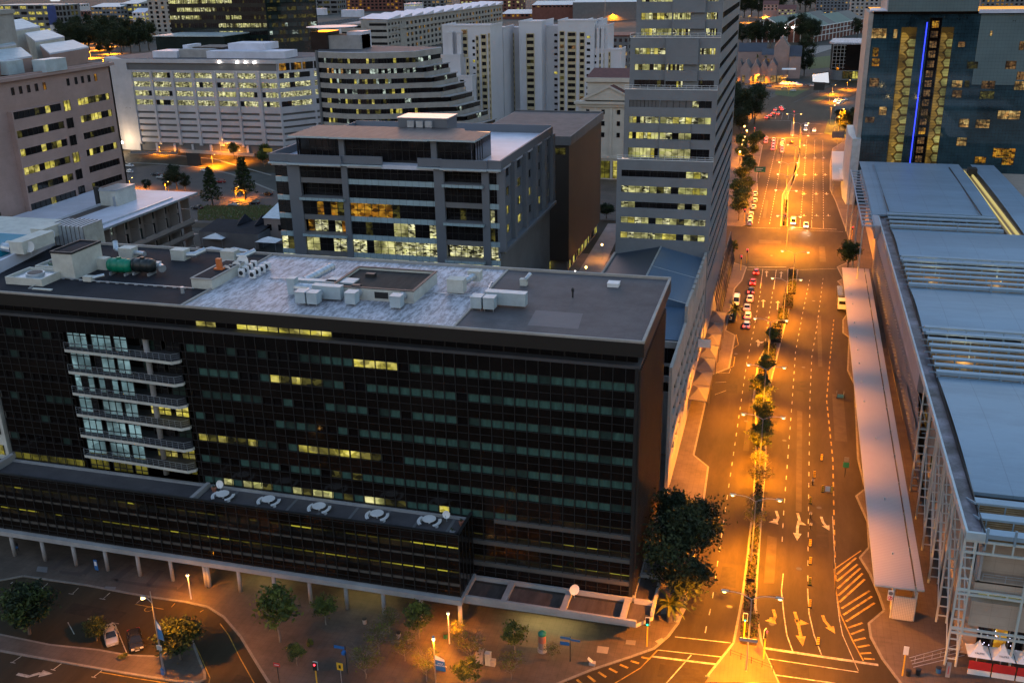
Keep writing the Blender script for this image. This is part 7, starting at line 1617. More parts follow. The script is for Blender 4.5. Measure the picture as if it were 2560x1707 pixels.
# ------------------------------------------------------------------ vehicles (built at the origin, nose towards +Y)
def loft(secs, mb, m=0):
    n = len(secs[0]); v = [p for s_ in secs for p in s_]; f = []
    for i in range(len(secs)-1):
        for j in range(n-1): f.append((i*n+j, i*n+j+1, (i+1)*n+j+1, (i+1)*n+j))
    f.append(tuple(range(n))[::-1]); f.append(tuple(range((len(secs)-1)*n, len(secs)*n))); mb.add(v, f, m)
def car_proto(name, L, Wd, prof, cab, wheel_y, r=.31, belt=.88, lights=(.62, .72)):
    """prof: (y, bonnet height) along the length; cab: (y, roof height, half width) of the glasshouse"""
    t = thing(name, name, 'car', (0, 0, 0), world=False); hw = Wd/2
    mb = MB(); secs = []
    for y, h in prof:
        k = 1-.1*max(0, abs(y)/(L/2)-.72)/.28
        secs.append([(-hw*.9*k, y, .22), (-hw*k, y, .45), (-hw*k, y, h*.82), (-hw*.9*k, y, h), (hw*.9*k, y, h), (hw*k, y, h*.82), (hw*k, y, .45), (hw*.9*k, y, .22), (-hw*.9*k, y, .22)])
    loft(secs, mb); b = mb.build('body', 'car_white', t, False)
    mb = MB(); secs = []
    for y, h, w in cab: secs.append([(-hw*.93, y, belt-.04), (-w, y, h), (w, y, h), (hw*.93, y, belt-.04), (-hw*.93, y, belt-.04)])
    loft(secs, mb); mb.build('glasshouse', 'car_glass', t)
    mb = MB(); q = [c for c in cab if c[1] >= max(c[1] for c in cab)-.14]
    secs = [[(-w-.03, y, h-.06), (-w+.06, y, h+.025), (w-.06, y, h+.025), (w+.03, y, h-.06), (-w-.03, y, h-.06)] for y, h, w in q]; loft(secs, mb)
    ends = (cab[0], cab[-1])
    for (y0, h0, w0), (y1, h1, w1) in ((cab[0], q[0]), (cab[-1], q[-1])):
        for s_ in (-1, 1): mb.bar((s_*hw*.9, y0, belt-.02), (s_*w1, y1, h1), .08)
    ym = (q[0][0]+q[-1][0])/2
    for s_ in (-1, 1): mb.bar((s_*hw*.94, ym, belt-.02), (s_*(q[0][2]+.01), ym, q[0][1]), .09)
    mb.build('roof', 'car_white', t)
    for s_ in (-1, 1):
        for y in wheel_y:
            mb = MB(); mb.cyl((s_*(hw-.2), y, r), (s_*(hw+.01), y, r), r, n=12, m=0); mb.cyl((s_*(hw+.005), y, r), (s_*(hw+.02), y, r), r*.6, n=8, m=1); mb.build('wheel', ['rubber', 'galv'], t)
        mb = MB(); mb.obox((s_*hw*.66, L/2-.05, lights[0]), XA, YA, ZA, .2, .07, .09); mb.build('headlight', 'lamp_off', t)
        mb = MB(); mb.obox((s_*hw*.7, -L/2+.05, lights[1]), XA, YA, ZA, .21, .07, .16); mb.build('taillight', 'taillight', t)
        mb = MB(); mb.obox((s_*(hw+.08), cab[-1][0]-.45, belt+.06), XA, YA, ZA, .09, .06, .07); mb.build('mirror', 'black_paint', t)
    mb = MB(); mb.obox((0, L/2+.0, .38), XA, YA, ZA, .26, .02, .06); mb.build('number_plate', 'white_paint', t)
    return t
hatch = car_proto('parked_car', 4.0, 1.7, [(-2.0, .75), (-1.9, .95), (-1.2, .98), (.7, .95), (1.2, .9), (1.75, .78), (2.0, .6)], [(-1.85, 1.0, .62), (-1.5, 1.42, .6), (-.2, 1.48, .6), (.35, 1.42, .6), (1.05, .92, .7)], (-1.22, 1.22))
sedan = car_proto('parked_car', 4.5, 1.76, [(-2.25, .7), (-2.15, .92), (-1.4, .95), (.9, .93), (1.4, .88), (2.0, .76), (2.25, .58)], [(-1.65, .95, .68), (-.9, 1.38, .6), (-.1, 1.44, .6), (.35, 1.38, .6), (1.15, .9, .7)], (-1.35, 1.4))
van = car_proto('minibus', 4.9, 1.78, [(-2.45, .95), (-2.4, 1.05), (1.6, 1.05), (2.2, .98), (2.4, .8), (2.45, .6)], [(-2.42, 1.05, .8), (-2.3, 1.95, .72), (0, 2.0, .72), (1.1, 1.92, .7), (2.05, 1.0, .76)], (-1.5, 1.55), .33, 1.05, (.75, .85))
USED = set()
def put(pr, x, y, rot, label, col, group=None, brake=False, head=False, z=.01, name='parked_car', cat='car'):
    sw_ = {'car_white': col}
    if brake: sw_['taillight'] = 'brake_light'
    if head: sw_['lamp_off'] = 'headlight'
    r = dup(pr, (x, y, z), rot, label, 1, sw_, group); r.name = name; r['category'] = cat
    if head and y < 420:
        ld = bpy.data.lights.new('beam', 'SPOT'); ld.energy = 2500*LAMP; ld.color = (1, .85, .6); ld.spot_size = R(50); ld.spot_blend = .8; ld.shadow_soft_size = .2
        o = bpy.data.objects.new('beam', ld); COL.objects.link(o); o.parent = r; o.location = (0, 2.4, .7); o.rotation_euler = (R(78), 0, 0)
    return r
QC = [(-6.7, 284, 'car_red', hatch, 'red car first at the stop line of the waiting queue'), (-7.2, 274, 'car_red', sedan, 'dark red car second in the waiting queue'), (-7.3, 266, 'car_dark', sedan, 'dark car third in the waiting queue'), (-7.2, 259, 'car_white', hatch, 'pale car fourth in the waiting queue'), (-7.6, 251.4, 'car_silver', sedan, 'silver car fifth in the waiting queue'), (-7.1, 245, 'car_white', hatch, 'white car sixth in the waiting queue'), (-7.0, 238, 'car_silver', hatch, 'silver car last in the waiting queue, nearest')]
for x, y, c, p, lb in QC: put(p, x, y, 0, lb, c, 'cars waiting at the stop line', True, name='waiting_car')
put(van, -10.6, 256, math.pi, 'white minibus parked in the bay beside the waiting queue', 'car_white', name='minibus', cat='minibus')
put(hatch, -10.7, 243.5, 0, 'white car parked behind the palm beside the waiting queue', 'car_white')
for i, (x, y) in enumerate([(-11.3, 341.8), (-11.5, 347.7), (-11.5, 354.5), (-11.2, 366), (-11.2, 376.8), (-11.6, 388)]):
    put((hatch, sedan)[i % 2], x, y, 0, f'white car parked under the street trees at the left kerb, {ORD[i]} from the cross street', 'car_white', 'cars parked under the street trees')
put(van, 2.9, 345.5, math.pi, 'white minibus with headlights on waiting at the cross street', 'car_white', None, head=True, name='minibus', cat='minibus')
put(hatch, 7.1, 341.8, math.pi, 'white car with bright headlights beside the minibus at the cross street', 'car_white', None, head=True, name='waiting_car')
for i, (x, y, c) in enumerate([(-12.0, 518.6, 'car_white'), (-11.8, 508, 'car_silver'), (-8.3, 515, 'car_white'), (-8, 506, 'car_silver'), (-8, 497.6, 'car_white'), (-7.9, 488.5, 'car_silver'), (-3.9, 513, 'car_white'), (-4.2, 502.5, 'car_white'), (-3.8, 492.2, 'car_silver'), (-3.6, 483.3, 'car_white')]):
    put((hatch, sedan)[i % 2], x, y, 0, f'red lit car waiting before the far crossing, {"left" if x < -10 else "middle" if x < -6 else "right"} lane, {ORD[[0,1,0,1,2,3,0,1,2,3][i]]} from the line', c, 'cars waiting before the far crossing', True, name='waiting_car')
put(hatch, .4, 509.6, 0, 'dark car turning alone beside the median at the far crossing', 'car_dark', name='moving_car')
for i, (x, y) in enumerate([(6.9, 550), (11.3, 548), (7.3, 565)]): put((hatch, sedan)[i % 2], x, y, math.pi, f'white car with headlights on waiting beyond the far crossing, {("left front", "right front", "left rear")[i]}', 'car_white', 'cars with headlights at the far crossing', head=True, name='waiting_car')
for i, (x, y) in enumerate([(-14, 590), (-12.2, 599), (-8, 606), (-10.6, 610), (-10, 623), (-6, 625), (-7, 633)]): put((hatch, sedan)[i % 2], x, y, -.3, f'car with glowing red tail lights leaving the far crossing, {ORD[i]} nearest of its bunch', 'car_silver', 'cars leaving the far crossing', True, name='moving_car')
for i, (u, v) in enumerate([(1590, 405), (1610, 380), (1640, 425), (1665, 400), (1710, 385)]):
    p = G(*kv8(u, v), .5); put((hatch, sedan)[i % 2], p.x, p.y, math.pi*.8, f'car with headlights on behind the trees by the hotel tower, {ORD[i]} from the left', 'car_white', 'cars behind the trees', head=True, name='moving_car')
for i, (u, v, c, rt) in enumerate([(510, 180, 'car_blue', 1.5), (640, 190, 'car_dark', 1.4), (675, 198, 'car_silver', 1.4), (880, 222, 'car_silver', 1.5), (1000, 255, 'car_white', 1.3), (1085, 178, 'car_white', 1.5), (1210, 185, 'car_grey', 1.5), (1270, 188, 'car_white', 1.4), (1380, 192, 'car_white', 1.4)]):
    p = G(*kv8(u, v), .5); put((hatch, sedan)[i % 2], p.x, p.y, rt, f'{c[4:]} car parked before the inn and the white screen, {ORD[i]} from the left', c, 'cars parked before the inn')
CPK = [(905, 1160, 'car_white', 1.4), (905, 1202, 'car_white', 1.35), (1090, 1222, 'car_dark', 1.5), (1125, 1242, 'car_silver', 1.5), (1440, 1192, 'car_white', 1.4), (1545, 1272, 'car_red', 1.7), (1640, 1432, 'car_silver', 1.55), (1875, 1358, 'car_dark', 1.45), (1380, 1455, 'car_dark', 1.5), (1780, 1420, 'car_dark', 1.6)]
for i, (u, v, c, rt) in enumerate(CPK):
    p = G(*Z0(u, v), .5); put((sedan, hatch)[i % 2], p.x, p.y, rt, f'{c[4:]} car in the car park behind the hotel, {["upper of two by the pink building", "lower of two by the pink building", "darker of two near the broad tree", "paler of two near the broad tree", "behind the left conifer", "right of the left conifer", "by the dry grass below the conifers", "right of the tall conifer", "at the end of the hotel balconies", "under the tall conifer"][i]}', c, 'cars in the car park')
p = G(*zD(777, 1240), .6); put(hatch, p.x-.2, p.y+.2, math.pi+.74, 'silver hatchback half hidden by the small bushy tree in the parking court', 'car_silver')
p = G(*zD(950, 1270), .6); put(sedan, p.x-.2, p.y+.2, math.pi+.72, 'dark grey car with bonnet towards the island in the parking court', 'car_dark')
for i, (u, v) in enumerate([(440, 485), (480, 490), (520, 495), (560, 490), (600, 515), (640, 500), (700, 505), (760, 500), (800, 490), (850, 485)]):
    p = G(*kv5(u, v), .5); put((sedan, hatch)[i % 2], p.x, p.y, 1.2, f'pale car parked before the green roofed warehouse, {ORD[i]} from the left', 'car_silver', 'cars before the warehouse')
p = G(*kv5(585, 455)); t = thing('truck', 'white box truck parked before the green roofed warehouse', 'truck', (p.x, p.y, 0)); mb = MB(); mb.box(p.x-8, p.x+6, p.y, p.y+4, 1.4, 6.6); mb.build('box', 'white_paint', t); mb = MB(); mb.box(p.x+6.2, p.x+9, p.y+.2, p.y+3.8, 1.0, 4.6); mb.build('cab', 'duct', t)
for x in (-6, 3, 7.4): mb = MB(); mb.cyl((p.x+x, p.y-.1, .8), (p.x+x, p.y+4.1, .8), .8, n=10); mb.build('wheel', 'rubber', t)
t = thing('truck', 'white truck parked partly under the edge of the long shelter', 'truck', (16.2, 261, 0))
mb = MB(); mb.box(14.9, 17.1, 255.2, 257.4, .9, 2.9); mb.box(14.9, 17.1, 255.02, 255.19, .5, 1.5); mb.build('cab', 'car_white', t)
mb = MB(); mb.quad((15.1, 255.15, 1.75), (16.9, 255.15, 1.75), (16.9, 255.18, 2.6), (15.1, 255.18, 2.6)); mb.build('windscreen', 'car_glass', t)
mb = MB(); mb.box(14.8, 17.2, 257.7, 266, 1.0, 3.4); mb.build('box', 'car_grey', t)
for s_ in (14.9, 16.8):
    for y in (256.2, 264): mb = MB(); mb.cyl((s_, y, .48), (s_+.3, y, .48), .48, n=12); mb.build('wheel', 'rubber', t)
    mb = MB(); mb.box(s_+.02, s_+.3, 254.97, 255.02, .6, .8); mb.build('headlight', 'lamp_off', t)
for o in (hatch, sedan, van):
    for c in list(o.children): bpy.data.objects.remove(c)
    bpy.data.objects.remove(o)
# ------------------------------------------------------------------ traffic signals, signs, barriers, bins
def signal(x, y, label, lit='green_light', rot=0, h=3.6, post='sign_yellow', group=None):
    t = thing('traffic_light', label, 'traffic light', (x, y, .13), group, world=False, rotz=rot)
    mb = MB(); mb.cyl((0, 0, 0), (0, 0, h), .09); mb.build('post', post, t)
    mb = MB(); mb.box(-.24, .24, -.14, .1, h-.25, h+.85); mb.build('housing', 'black_paint', t)
    mb = MB(); mb.box(-.31, .31, .1, .13, h-.33, h+.93); mb.build('backing_board', 'white_paint', t)
    for k, m in ((0, 'green_light'), (1, 'sign_yellow'), (2, 'red_light')):
        mb = MB(); c = Vector((0, -.15, h-.05+k*.34)); mb.cyl(c, c-YA*.05, .12, n=10); mb.build('lens', m if m == lit or (k == 1 and 0) else 'screen_dark', t)
    return t
signal(-13.2, 109.4, 'green traffic light on a yellow post at the plaza corner')
signal(-.9, 113.4, 'green traffic light on the median before the first lamp'); signal(1.8, 110.6, 'red traffic light on the paved nose of the median', 'red_light', 1.2)
signal(18.8, 111.5, 'traffic light on a yellow post facing away on the right pavement', 'none', math.pi); signal(-51.8, 90.6, 'red traffic light at the bottom edge of the plaza', 'red_light')
signal(-9.9, 293.4, 'red traffic light on the left kerb before the cross street', 'red_light'); signal(-11.2, 286, 'red traffic light near the small tree left of the waiting queue', 'red_light')
signal(.2, 340.5, 'red traffic light on the median beyond the cross street', 'red_light'); signal(-13.4, 345, 'red traffic light under the left street trees beyond the cross street', 'red_light'); signal(21.2, 327, 'red traffic light on the right pavement at the cross street', 'red_light')
signal(4.6, 514, 'red traffic light on the median before the far crossing', 'red_light'); signal(.4, 578, 'red traffic light on the median beyond the far crossing', 'red_light', h=5); signal(-18, 517, 'red traffic light left of the far crossing by the trees', 'red_light', h=5); p = G(*kv8(938, 310)); signal(p.x, p.y, 'red traffic light on the grass before the inn', 'red_light', h=6); signal(.6, 571, 'red traffic light low on the median past the far crossing', 'red_light', h=4)
def sgn(name, label, x, y, h, parts, post='metal_dark', z=.13):
    t = thing(name, label, 'sign', (x, y, z), None, world=False); mb = MB(); mb.cyl((0, 0, 0), (0, 0, h), .06); mb.build('post', post, t)
    for nm, bx, m in parts: mb = MB(); mb.box(*bx); mb.build(nm, m, t)
    return t
t = sgn('sign', 'small red one way sign on a post at the plaza kerb', -57.3, 90.9, 2.9, [('board', (-.45, .45, -.1, -.07, 2.6, 3.15), 'sign_red'), ('arrow', (-.3, .3, -.13, -.11, 2.83, 2.93), 'white_paint')])
t = sgn('signpost', 'black post with two blue finger boards on the plaza by the yellow sign', -49.6, 94.7, 4.3, [('finger_board', (-1.5, -.1, -.12, -.07, 3.8, 4.2), 'sign_blue'), ('finger_board', (-.3, .1, -.6, -.1, 3.3, 3.7), 'sign_blue')])
t = sgn('sign', 'yellow square sign on a grey post at the bottom of the plaza', -49.6, 92.9, 2.6, [('board', (-.42, .42, -.1, -.06, 2.0, 3.1), 'sign_yellow'), ('symbol', (-.15, .15, -.13, -.11, 2.3, 2.8), 'black_paint')], 'metal_pole')
t = sgn('signpost', 'black post with blue finger boards on the plaza near the traffic light', -22.4, 104, 3.9, [('finger_board', (-1.3, -.1, -.14, -.08, 2.5, 3.0), 'sign_blue'), ('finger_board', (-1.3, .1, -.14, -.08, 3.45, 3.75), 'sign_blue'), ('finger_board', (.1, 1.3, -.1, -.05, 3.3, 3.55), 'sign_blue')])
t = sgn('banner', 'small blue banner board standing among the arcade columns', -96, 106.7, 2.2, [('board', (-.3, .3, -.08, -.04, .4, 2.2), 'sign_blue'), ('mark', (-.2, .2, -.1, -.085, 1.2, 1.9), 'white_paint')])
t = sgn('street_sign', 'grey horizontal street name board on the first median lamp', -.27, 107.55, .1, [('board', (-1.1, 1.1, -.12, -.06, 4.6, 5.1), 'concrete')], 'metal_pole')
t = sgn('direction_sign', 'green direction sign under the street trees beyond the grey tower', -11.4, 421, 4.4, [('board', (-2.2, 2.2, -.15, -.05, 2.4, 4.6), 'sign_green'), ('legend', (-1.6, 1.2, -.18, -.16, 3.7, 3.95), 'white_paint'), ('legend', (-1.6, .6, -.18, -.16, 3.0, 3.25), 'white_paint')], 'metal_pole')
p = G(*kv8(1600, 1040)); t = sgn('billboard', 'dark sign board on posts before the hotel tower kerb', p.x, p.y, 6.5, [('board', (-2.8, 2.8, -.2, -.06, 4.5, 7.6), 'concrete_dark')], 'metal_pole')
p = G(*kv8(1345, 330)); t = sgn('billboard', 'dark sign board on a post on the far verge before the white screen', p.x, p.y, 5, [('board', (-3.4, 3.4, -.2, -.06, 3.6, 8.6), 'screen_dark')], 'metal_pole')
p = G(*Z0(1365, 1160)); t = sgn('hoarding', 'dark square hoarding by the road before the white car park office', p.x, p.y, .5, [('board', (-3.6, 3.6, -.3, -.06, .2, 5.8), 'screen_dark')], 'metal_dark', 0)
p = G(*Z0(1850, 1170)); t = sgn('sign', 'orange lit sign board left of the grey office block', p.x, p.y, 5, [('board', (.5, 5, -.2, -.06, 7, 8.6), 'sign_yellow')], 'metal_pole', 0)
t = thing('advertising_column', 'round poster column with dark cap on the plaza', 'column', (-26.4, 105.1, .13), None, world=False)
mb = MB(); mb.cyl((0, 0, 0), (0, 0, .5), .62, n=14); mb.build('base', 'concrete', t); mb = MB(); mb.cyl((0, 0, .5), (0, 0, 1.5), .5, n=14, m=0); mb.cyl((0, 0, 1.5), (0, 0, 2.6), .5, n=14, m=1); mb.build('drum', ['paving_pale', 'terracotta'], t); mb = MB(); mb.lathe((0, 0, 2.6), [(.56, 0), (.56, .3), (.2, .6)], 14); mb.build('cap', 'sign_green', t)
for i, (u, v, w, h, m) in enumerate([(1565, 1440, 1.0, 2.2, 'concrete'), (1622, 1452, .7, 1.9, 'duct'), (1656, 1458, .6, .9, 'concrete')]):
    p = G(*zA(u, v)); mb = MB(); mb.box(p.x-w/2, p.x+w/2, p.y, p.y+.6, .13, h); mb.box(p.x-w/2-.05, p.x+w/2+.05, p.y-.05, p.y+.65, h, h+.07)
    for k in range(2): mb.box(p.x-w/2+.08+k*w*.45, p.x-w/2+.08+k*w*.45+w*.38, p.y-.03, p.y-.005, .3, h-.2)
    tag(mb.build('utility_box', m), ('tall pale utility box on the plaza, left of three', 'grey utility box on the plaza, middle of three', 'low pale utility box on the plaza, right of three')[i], 'utility box')
for i, (x, y, m, lb) in enumerate([(-39.7, 104.6, 'sign_green', 'dark green bin beside the globe lamp on the plaza'), (19.5, 111.7, 'metal_dark', 'left of two dark round bins on the right pavement corner'), (20.7, 112.2, 'metal_dark', 'right of two dark round bins on the right pavement corner'), (-51.6, 104.9, 'concrete_warm', 'pale bin on the plaza between the arcade columns'), (-45.9, 103.2, 'concrete', 'small grey bin near the middle of the plaza'), (23.2, 113.2, 'sign_blue', 'blue bin beside the first steel trestle')]):
    t = thing('bin', lb, 'bin', (x, y, .13), None, world=False); mb = MB(); mb.lathe((0, 0, 0), [(.28, 0), (.34, .75)], 10); mb.build('body', m, t); mb = MB(); mb.lathe((0, 0, .75), [(.37, 0), (.37, .08), (.22, .1)], 10); mb.build('rim', 'metal_dark', t)
t = thing('sign_stand', 'leaning pale sign stand by the plaza kerb near the hatched corner', 'sign', (-19.6, 104.1, .13), None, world=False); mb = MB(); mb.box(-.3, .5, -.3, .3, 0, .35); mb.build('base', 'concrete', t); mb = MB(); mb.bar((.1, 0, .35), (-.5, .1, .8), .5, .06); mb.build('board', 'galv', t)
BR = [(8.5, 162.4), (8.2, 159.7), (9.8, 157.5), (7.8, 153.1), (7.8, 148.2), (7.8, 144.8), (7.7, 139.6), (7.7, 134.6), (7.6, 129.1), (7.6, 123.6), (8.6, 115.3), (9.8, 169.3)]
for i, (x, y) in enumerate(BR):
    if i in (1, 4, 5):
        t = thing('worker_barrier', f'dark narrow barrier post in the row along the lane line, {ORD[[1,4,5].index(i)]} from the far end', 'barrier', (x, y, .01), 'dark barrier posts', world=False); mb = MB(); mb.lathe((0, 0, 0), [(.3, 0), (.12, .1), (.1, 1.1), (.16, 1.2)], 8); mb.build('post', 'black_paint', t); mb = MB(); mb.box(-.16, .16, -.06, .0, .7, 1.1); mb.build('panel', 'white_paint', t); continue
    t = thing('delineator', f'yellow roadworks delineator with black chevrons on the road, {ORD[[0,2,3,6,7,8,9,10,11].index(i)]} in the listed row' if 0 else f'yellow roadworks delineator board {["left of the frame barrier upstream", "", "on the frame barrier with a white board", "just beyond the dark posts", "", "", "nearest the dark posts on their near side", "second below the dark posts", "third below the dark posts", "level with the yellow hatching top", "nearest the stop line", "farthest up the lane line"][i]}', 'delineator', (x, y, .01), 'yellow roadworks delineators', world=False)
    mb = MB(); mb.box(-.3, .3, -.2, .2, 0, .12); mb.build('foot', 'rubber', t)
    mb = MB(); mb.box(-.17, .17, -.03, .03, .12, 1.25); mb.build('board', 'sign_yellow', t)
    mb = MB()
    for k in range(3): mb.add([(-.15, -.035, .3+k*.33), (.15, -.035, .42+k*.33), (.15, -.035, .54+k*.33), (-.15, -.035, .42+k*.33)], [(0, 1, 2, 3)])
    mb.build('stripe', 'black_paint', t)
    if i == 2: mb = MB(); mb.box(.4, 1.2, -.05, .0, .2, 1.2); mb.build('panel', 'white_paint', t); mb = MB(); mb.box(1.3, 1.6, -.03, .03, .1, 1.25); mb.build('board', 'sign_yellow', t)
t = sgn('sign', 'green and dark stacked sign post standing before the shelter', 13.6, 163.6, 3.6, [('board', (-.5, .5, -.1, -.05, 1.9, 2.9), 'sign_green'), ('board', (-.4, .4, -.1, -.05, 3.0, 3.9), 'concrete_dark')])
t = thing('road_barrier', 'low grey road cage before the shelter at mid length', 'barrier', (13.9, 199, .01), None, world=False); mb = MB(); 
for s_ in (-.7, .7): mb.box(s_-.06, s_+.06, -.7, .7, 0, 1.2)
mb.build('frame', 'metal_dark', t); mb = MB(); mb.box(-.6, .6, -.7, -.6, .2, .9); mb.build('panel', 'sign_blue', t)
# pedestrian rails on the median nose and the stair rails by the hall
mb = MB()
for k in range(5): p = Vector((-2.4+k*1.35, 110.2-k*.45, .13)); mb.bar(p, p+ZA*1.0, .07)
mb.bar((-2.4, 110.2, 1.0), (3.0, 108.4, 1.0), .04); mb.bar((-2.4, 110.2, .6), (3.0, 108.4, .6), .03)
tag(mb.build('pedestrian_rail', 'metal_dark'), 'thin dark pedestrian rail across the paved nose of the median', 'railing')
mb = MB()
for k in range(4): mb.bar((19.8+k*.1, 114.3-k*.6, .9), (26.5, 118.4-k*.8, 1.3), .05)
for k in range(6): mb.bar((20.5+k*1.1, 114.3+k*.7, .13), (20.5+k*1.1, 114.3+k*.7, 1.1), .05)
tag(mb.build('stair_rail', 'galv'), 'thin steel stair rails beside the near corner of the hall', 'railing')
for i in range(3):
    X = 27.9+i*2.8; t = thing('parasol', f'white peaked parasol above the red terrace screen, {ORD[i]} from the left', 'parasol', (X, 115.6, .13), 'peaked parasols', world=False)
    mb = MB(); q = [(-1.35, -1.35, 2.3), (1.35, -1.35, 2.3), (1.35, 1.35, 2.3), (-1.35, 1.35, 2.3)]; c = (0, 0, 4.1); r1 = [(x*.35, y*.35, 3.0) for x, y, z in q]
    for k in range(4): mb.quad(q[k], q[(k+1) % 4], r1[(k+1) % 4], r1[k]); mb.add([r1[k], r1[(k+1) % 4], c], [(0, 1, 2)])
    mb.build('canopy', 'tent_white', t); mb = MB(); mb.cyl((0, 0, 0), (0, 0, 4), .06); mb.build('pole', 'white_paint', t)
    o = text('lettering', 'VALPRE', (0, -1.0, 2.75), .34, 'screen_dark', (R(38), 0, 0), .004, t)
mb = MB()
for i in range(4): mb.box(26.7+i*2.8, 29.3+i*2.8, 113.9, 114.0, .9, 2.1, 0); mb.box(26.7+i*2.8, 29.3+i*2.8, 113.85, 114.05, .13, .85, 1)
tag(mb.build('screen', ['umbrella_red', 'white_paint']), 'red and white terrace screen below the white parasols', 'screen')
t = thing('sign_board', 'narrow pale upright sign board beside the first steel trestle', 'sign', (24.2, 112.6, .13), None, world=False); mb = MB(); mb.box(-.25, .25, -.08, .08, 0, 2.2); mb.build('board', 'concrete', t); mb = MB(); mb.box(-.05, .05, -.1, -.085, .5, 1.7); mb.build('mark', 'sign_red', t)
# ------------------------------------------------------------------ things on the roofs
def unit(name, label, boxes, cyls=(), m='duct', cat='duct', z=41.78, group=None, cm='galv'):
    mb = MB(); x = sum((b[0]+b[1])/2 for b in boxes)/len(boxes) if boxes else cyls[0][0][0]
    y = sum((b[2]+b[3])/2 for b in boxes)/len(boxes) if boxes else cyls[0][0][1]
    t = thing(name, label, cat, (x, y, z), group)
    for b in boxes: mb = MB(); mb.box(*b[:4], z+b[4], z+b[5]); mb.box(b[0]-.05, b[1]+.05, b[2]-.05, b[3]+.05, z+b[5], z+b[5]+.06); mb.build('casing', m, t)
    for a, b, r in cyls:
        mb = MB(); mb.cyl((a[0], a[1], z+a[2]), (b[0], b[1], z+b[2]), r, n=12); n = max(1, int((Vector(b)-Vector(a)).length/.8))
        for k in range(n+1): c = Vector(a).lerp(Vector(b), k/n)+ZA*z; d = (Vector(b)-Vector(a)).normalized()*.04; mb.cyl(c-d, c+d, r*1.08, n=12)
        mb.build('pipe', cm, t)
    return t
RF = lambda f, x, y, h=0: G(*f(x, y), 41.78+h)
zK = ZM(640, 440)
# central plant enclosure
a, b, c = RF(zK, 525, 855), RF(zK, 1110, 890), RF(zK, 1240, 770)
t = thing('roof_enclosure', 'large low plant enclosure with brown sunken deck in the middle of the weathered roof', 'enclosure', ((a.x+b.x)/2, a.y, 41.8))
x0, x1, y0, y1 = a.x, b.x, (a.y+b.y)/2, c.y+1.5
mb = MB(); mb.box(x0, x1, y0, y0+.3, 41.79, 43.5); mb.box(x0, x1, y1-.3, y1, 41.79, 43.5); mb.box(x0, x0+.3, y0+.3, y1-.3, 41.79, 43.5); mb.box(x1-.3, x1, y0+.3, y1-.3, 41.79, 43.5); mb.build('wall', 'cream', t)
mb = MB(); mb.box(x0+.3, x1-.3, y0+.3, y1-.3, 41.79, 43.2); mb.build('deck', 'deck_dark', t)
mb = MB(); mb.box((x0+x1)/2+.4, (x0+x1)/2+2.4, y0-.05, y0-.005, 42.2, 43.1); mb.build('grille', 'black_paint', t)
mb = MB(); mb.box(x0-.1, x1+.1, y0-.1, y0+.32, 43.5, 43.6); mb.box(x0-.1, x1+.1, y1-.32, y1+.1, 43.5, 43.6); mb.box(x0-.1, x0+.32, y0+.32, y1-.32, 43.5, 43.6); mb.box(x1-.32, x1+.1, y0+.32, y1-.32, 43.5, 43.6); mb.build('coping', 'metal_dark', t)
for (u, v, w) in ((805, 705, .7), (705, 785, .6)): p = RF(zK, u, v, 1.4); mb = MB(); mb.box(p.x-w, p.x+w, p.y-.4, p.y+.4, 43.2, 43.7); mb.build('hatch', 'metal_dark', t)
def fan(u, v, label, n=1, L=2.6, side=None):
    p = RF(zK, u, v); bx = [(p.x+i*1.75-.75, p.x+i*1.75+.75, p.y, p.y+1.5, .35, 1.9) for i in range(n)]
    cy_ = [((p.x+i*1.75, p.y+1.5, 1.1), (p.x+i*1.75, p.y+1.5+L, 1.1), .55) for i in range(n)]
    if side: bx.append(side(p))
    t = unit('roof_fan', label, bx, cy_, group='roof fans'); mb = MB()
    for b in bx[:n]:
        for sx in (b[0]+.15, b[1]-.15): mb.bar((sx, b[2]+.2, 41.78), (sx, b[2]+.2, 42.15), .07)
    mb.build('leg', 'metal_pole', t); return t
fan(312, 908, 'pair of box fans with a long casing left of the plant enclosure', 2, 1.6, lambda p: (p.x+.6, p.x+4.8, p.y+2.6, p.y+3.8, .3, 2.1))
fan(660, 915, 'single box fan with round duct against the left front of the plant enclosure', 1, 2.2)
fan(975, 940, 'single box fan with round duct near the right front corner of the plant enclosure', 1, 2.4)
fan(1540, 945, 'pair of box fans with a long duct on the line of the grey roof', 2, 1.0, lambda p: (p.x+.6, p.x+6.2, p.y+2.2, p.y+3.5, .3, 2.0))
p = RF(zK, 1395, 830); unit('roof_fan', 'white box unit with slanting duct and dark hood right of the plant enclosure', [(p.x-1.2, p.x+1.2, p.y, p.y+1.6, .2, 2.1), (p.x+.4, p.x+2.2, p.y+4.6, p.y+6, .6, 2.0)], [((p.x+.4, p.y+1.6, 1.1), (p.x+1.3, p.y+4.8, 1.4), .5)], 'cream', group='roof fans')
p = RF(zK, 250, 830); q = RF(zK, 370, 690)
unit('duct', 'long bent silver duct with square box at the left of the weathered roof', [(p.x-.6, p.x+.6, p.y, p.y+1.2, 0, 2.3), (p.x, p.x+6.5, p.y+1.8, p.y+2.8, .6, 1.6), (p.x+4.4, p.x+8.6, p.y+2, p.y+4.2, .3, 1.6)], [((p.x+.5, p.y+.5, 1.0), (p.x+3.6, p.y+.5, 1.0), .62), ((p.x+.6, p.y+3, 1.1), (p.x+1.8, p.y+9.6, 1.4), .62)])
p = RF(zK, 1870, 770); unit('roof_vent', 'small white vent with an angled pipe on the grey roof', [(p.x-.5, p.x+.5, p.y, p.y+.8, 0, .9)], [((p.x+.3, p.y+.5, .9), (p.x+.8, p.y+1.2, 1.5), .3)], 'cream', 'vent')
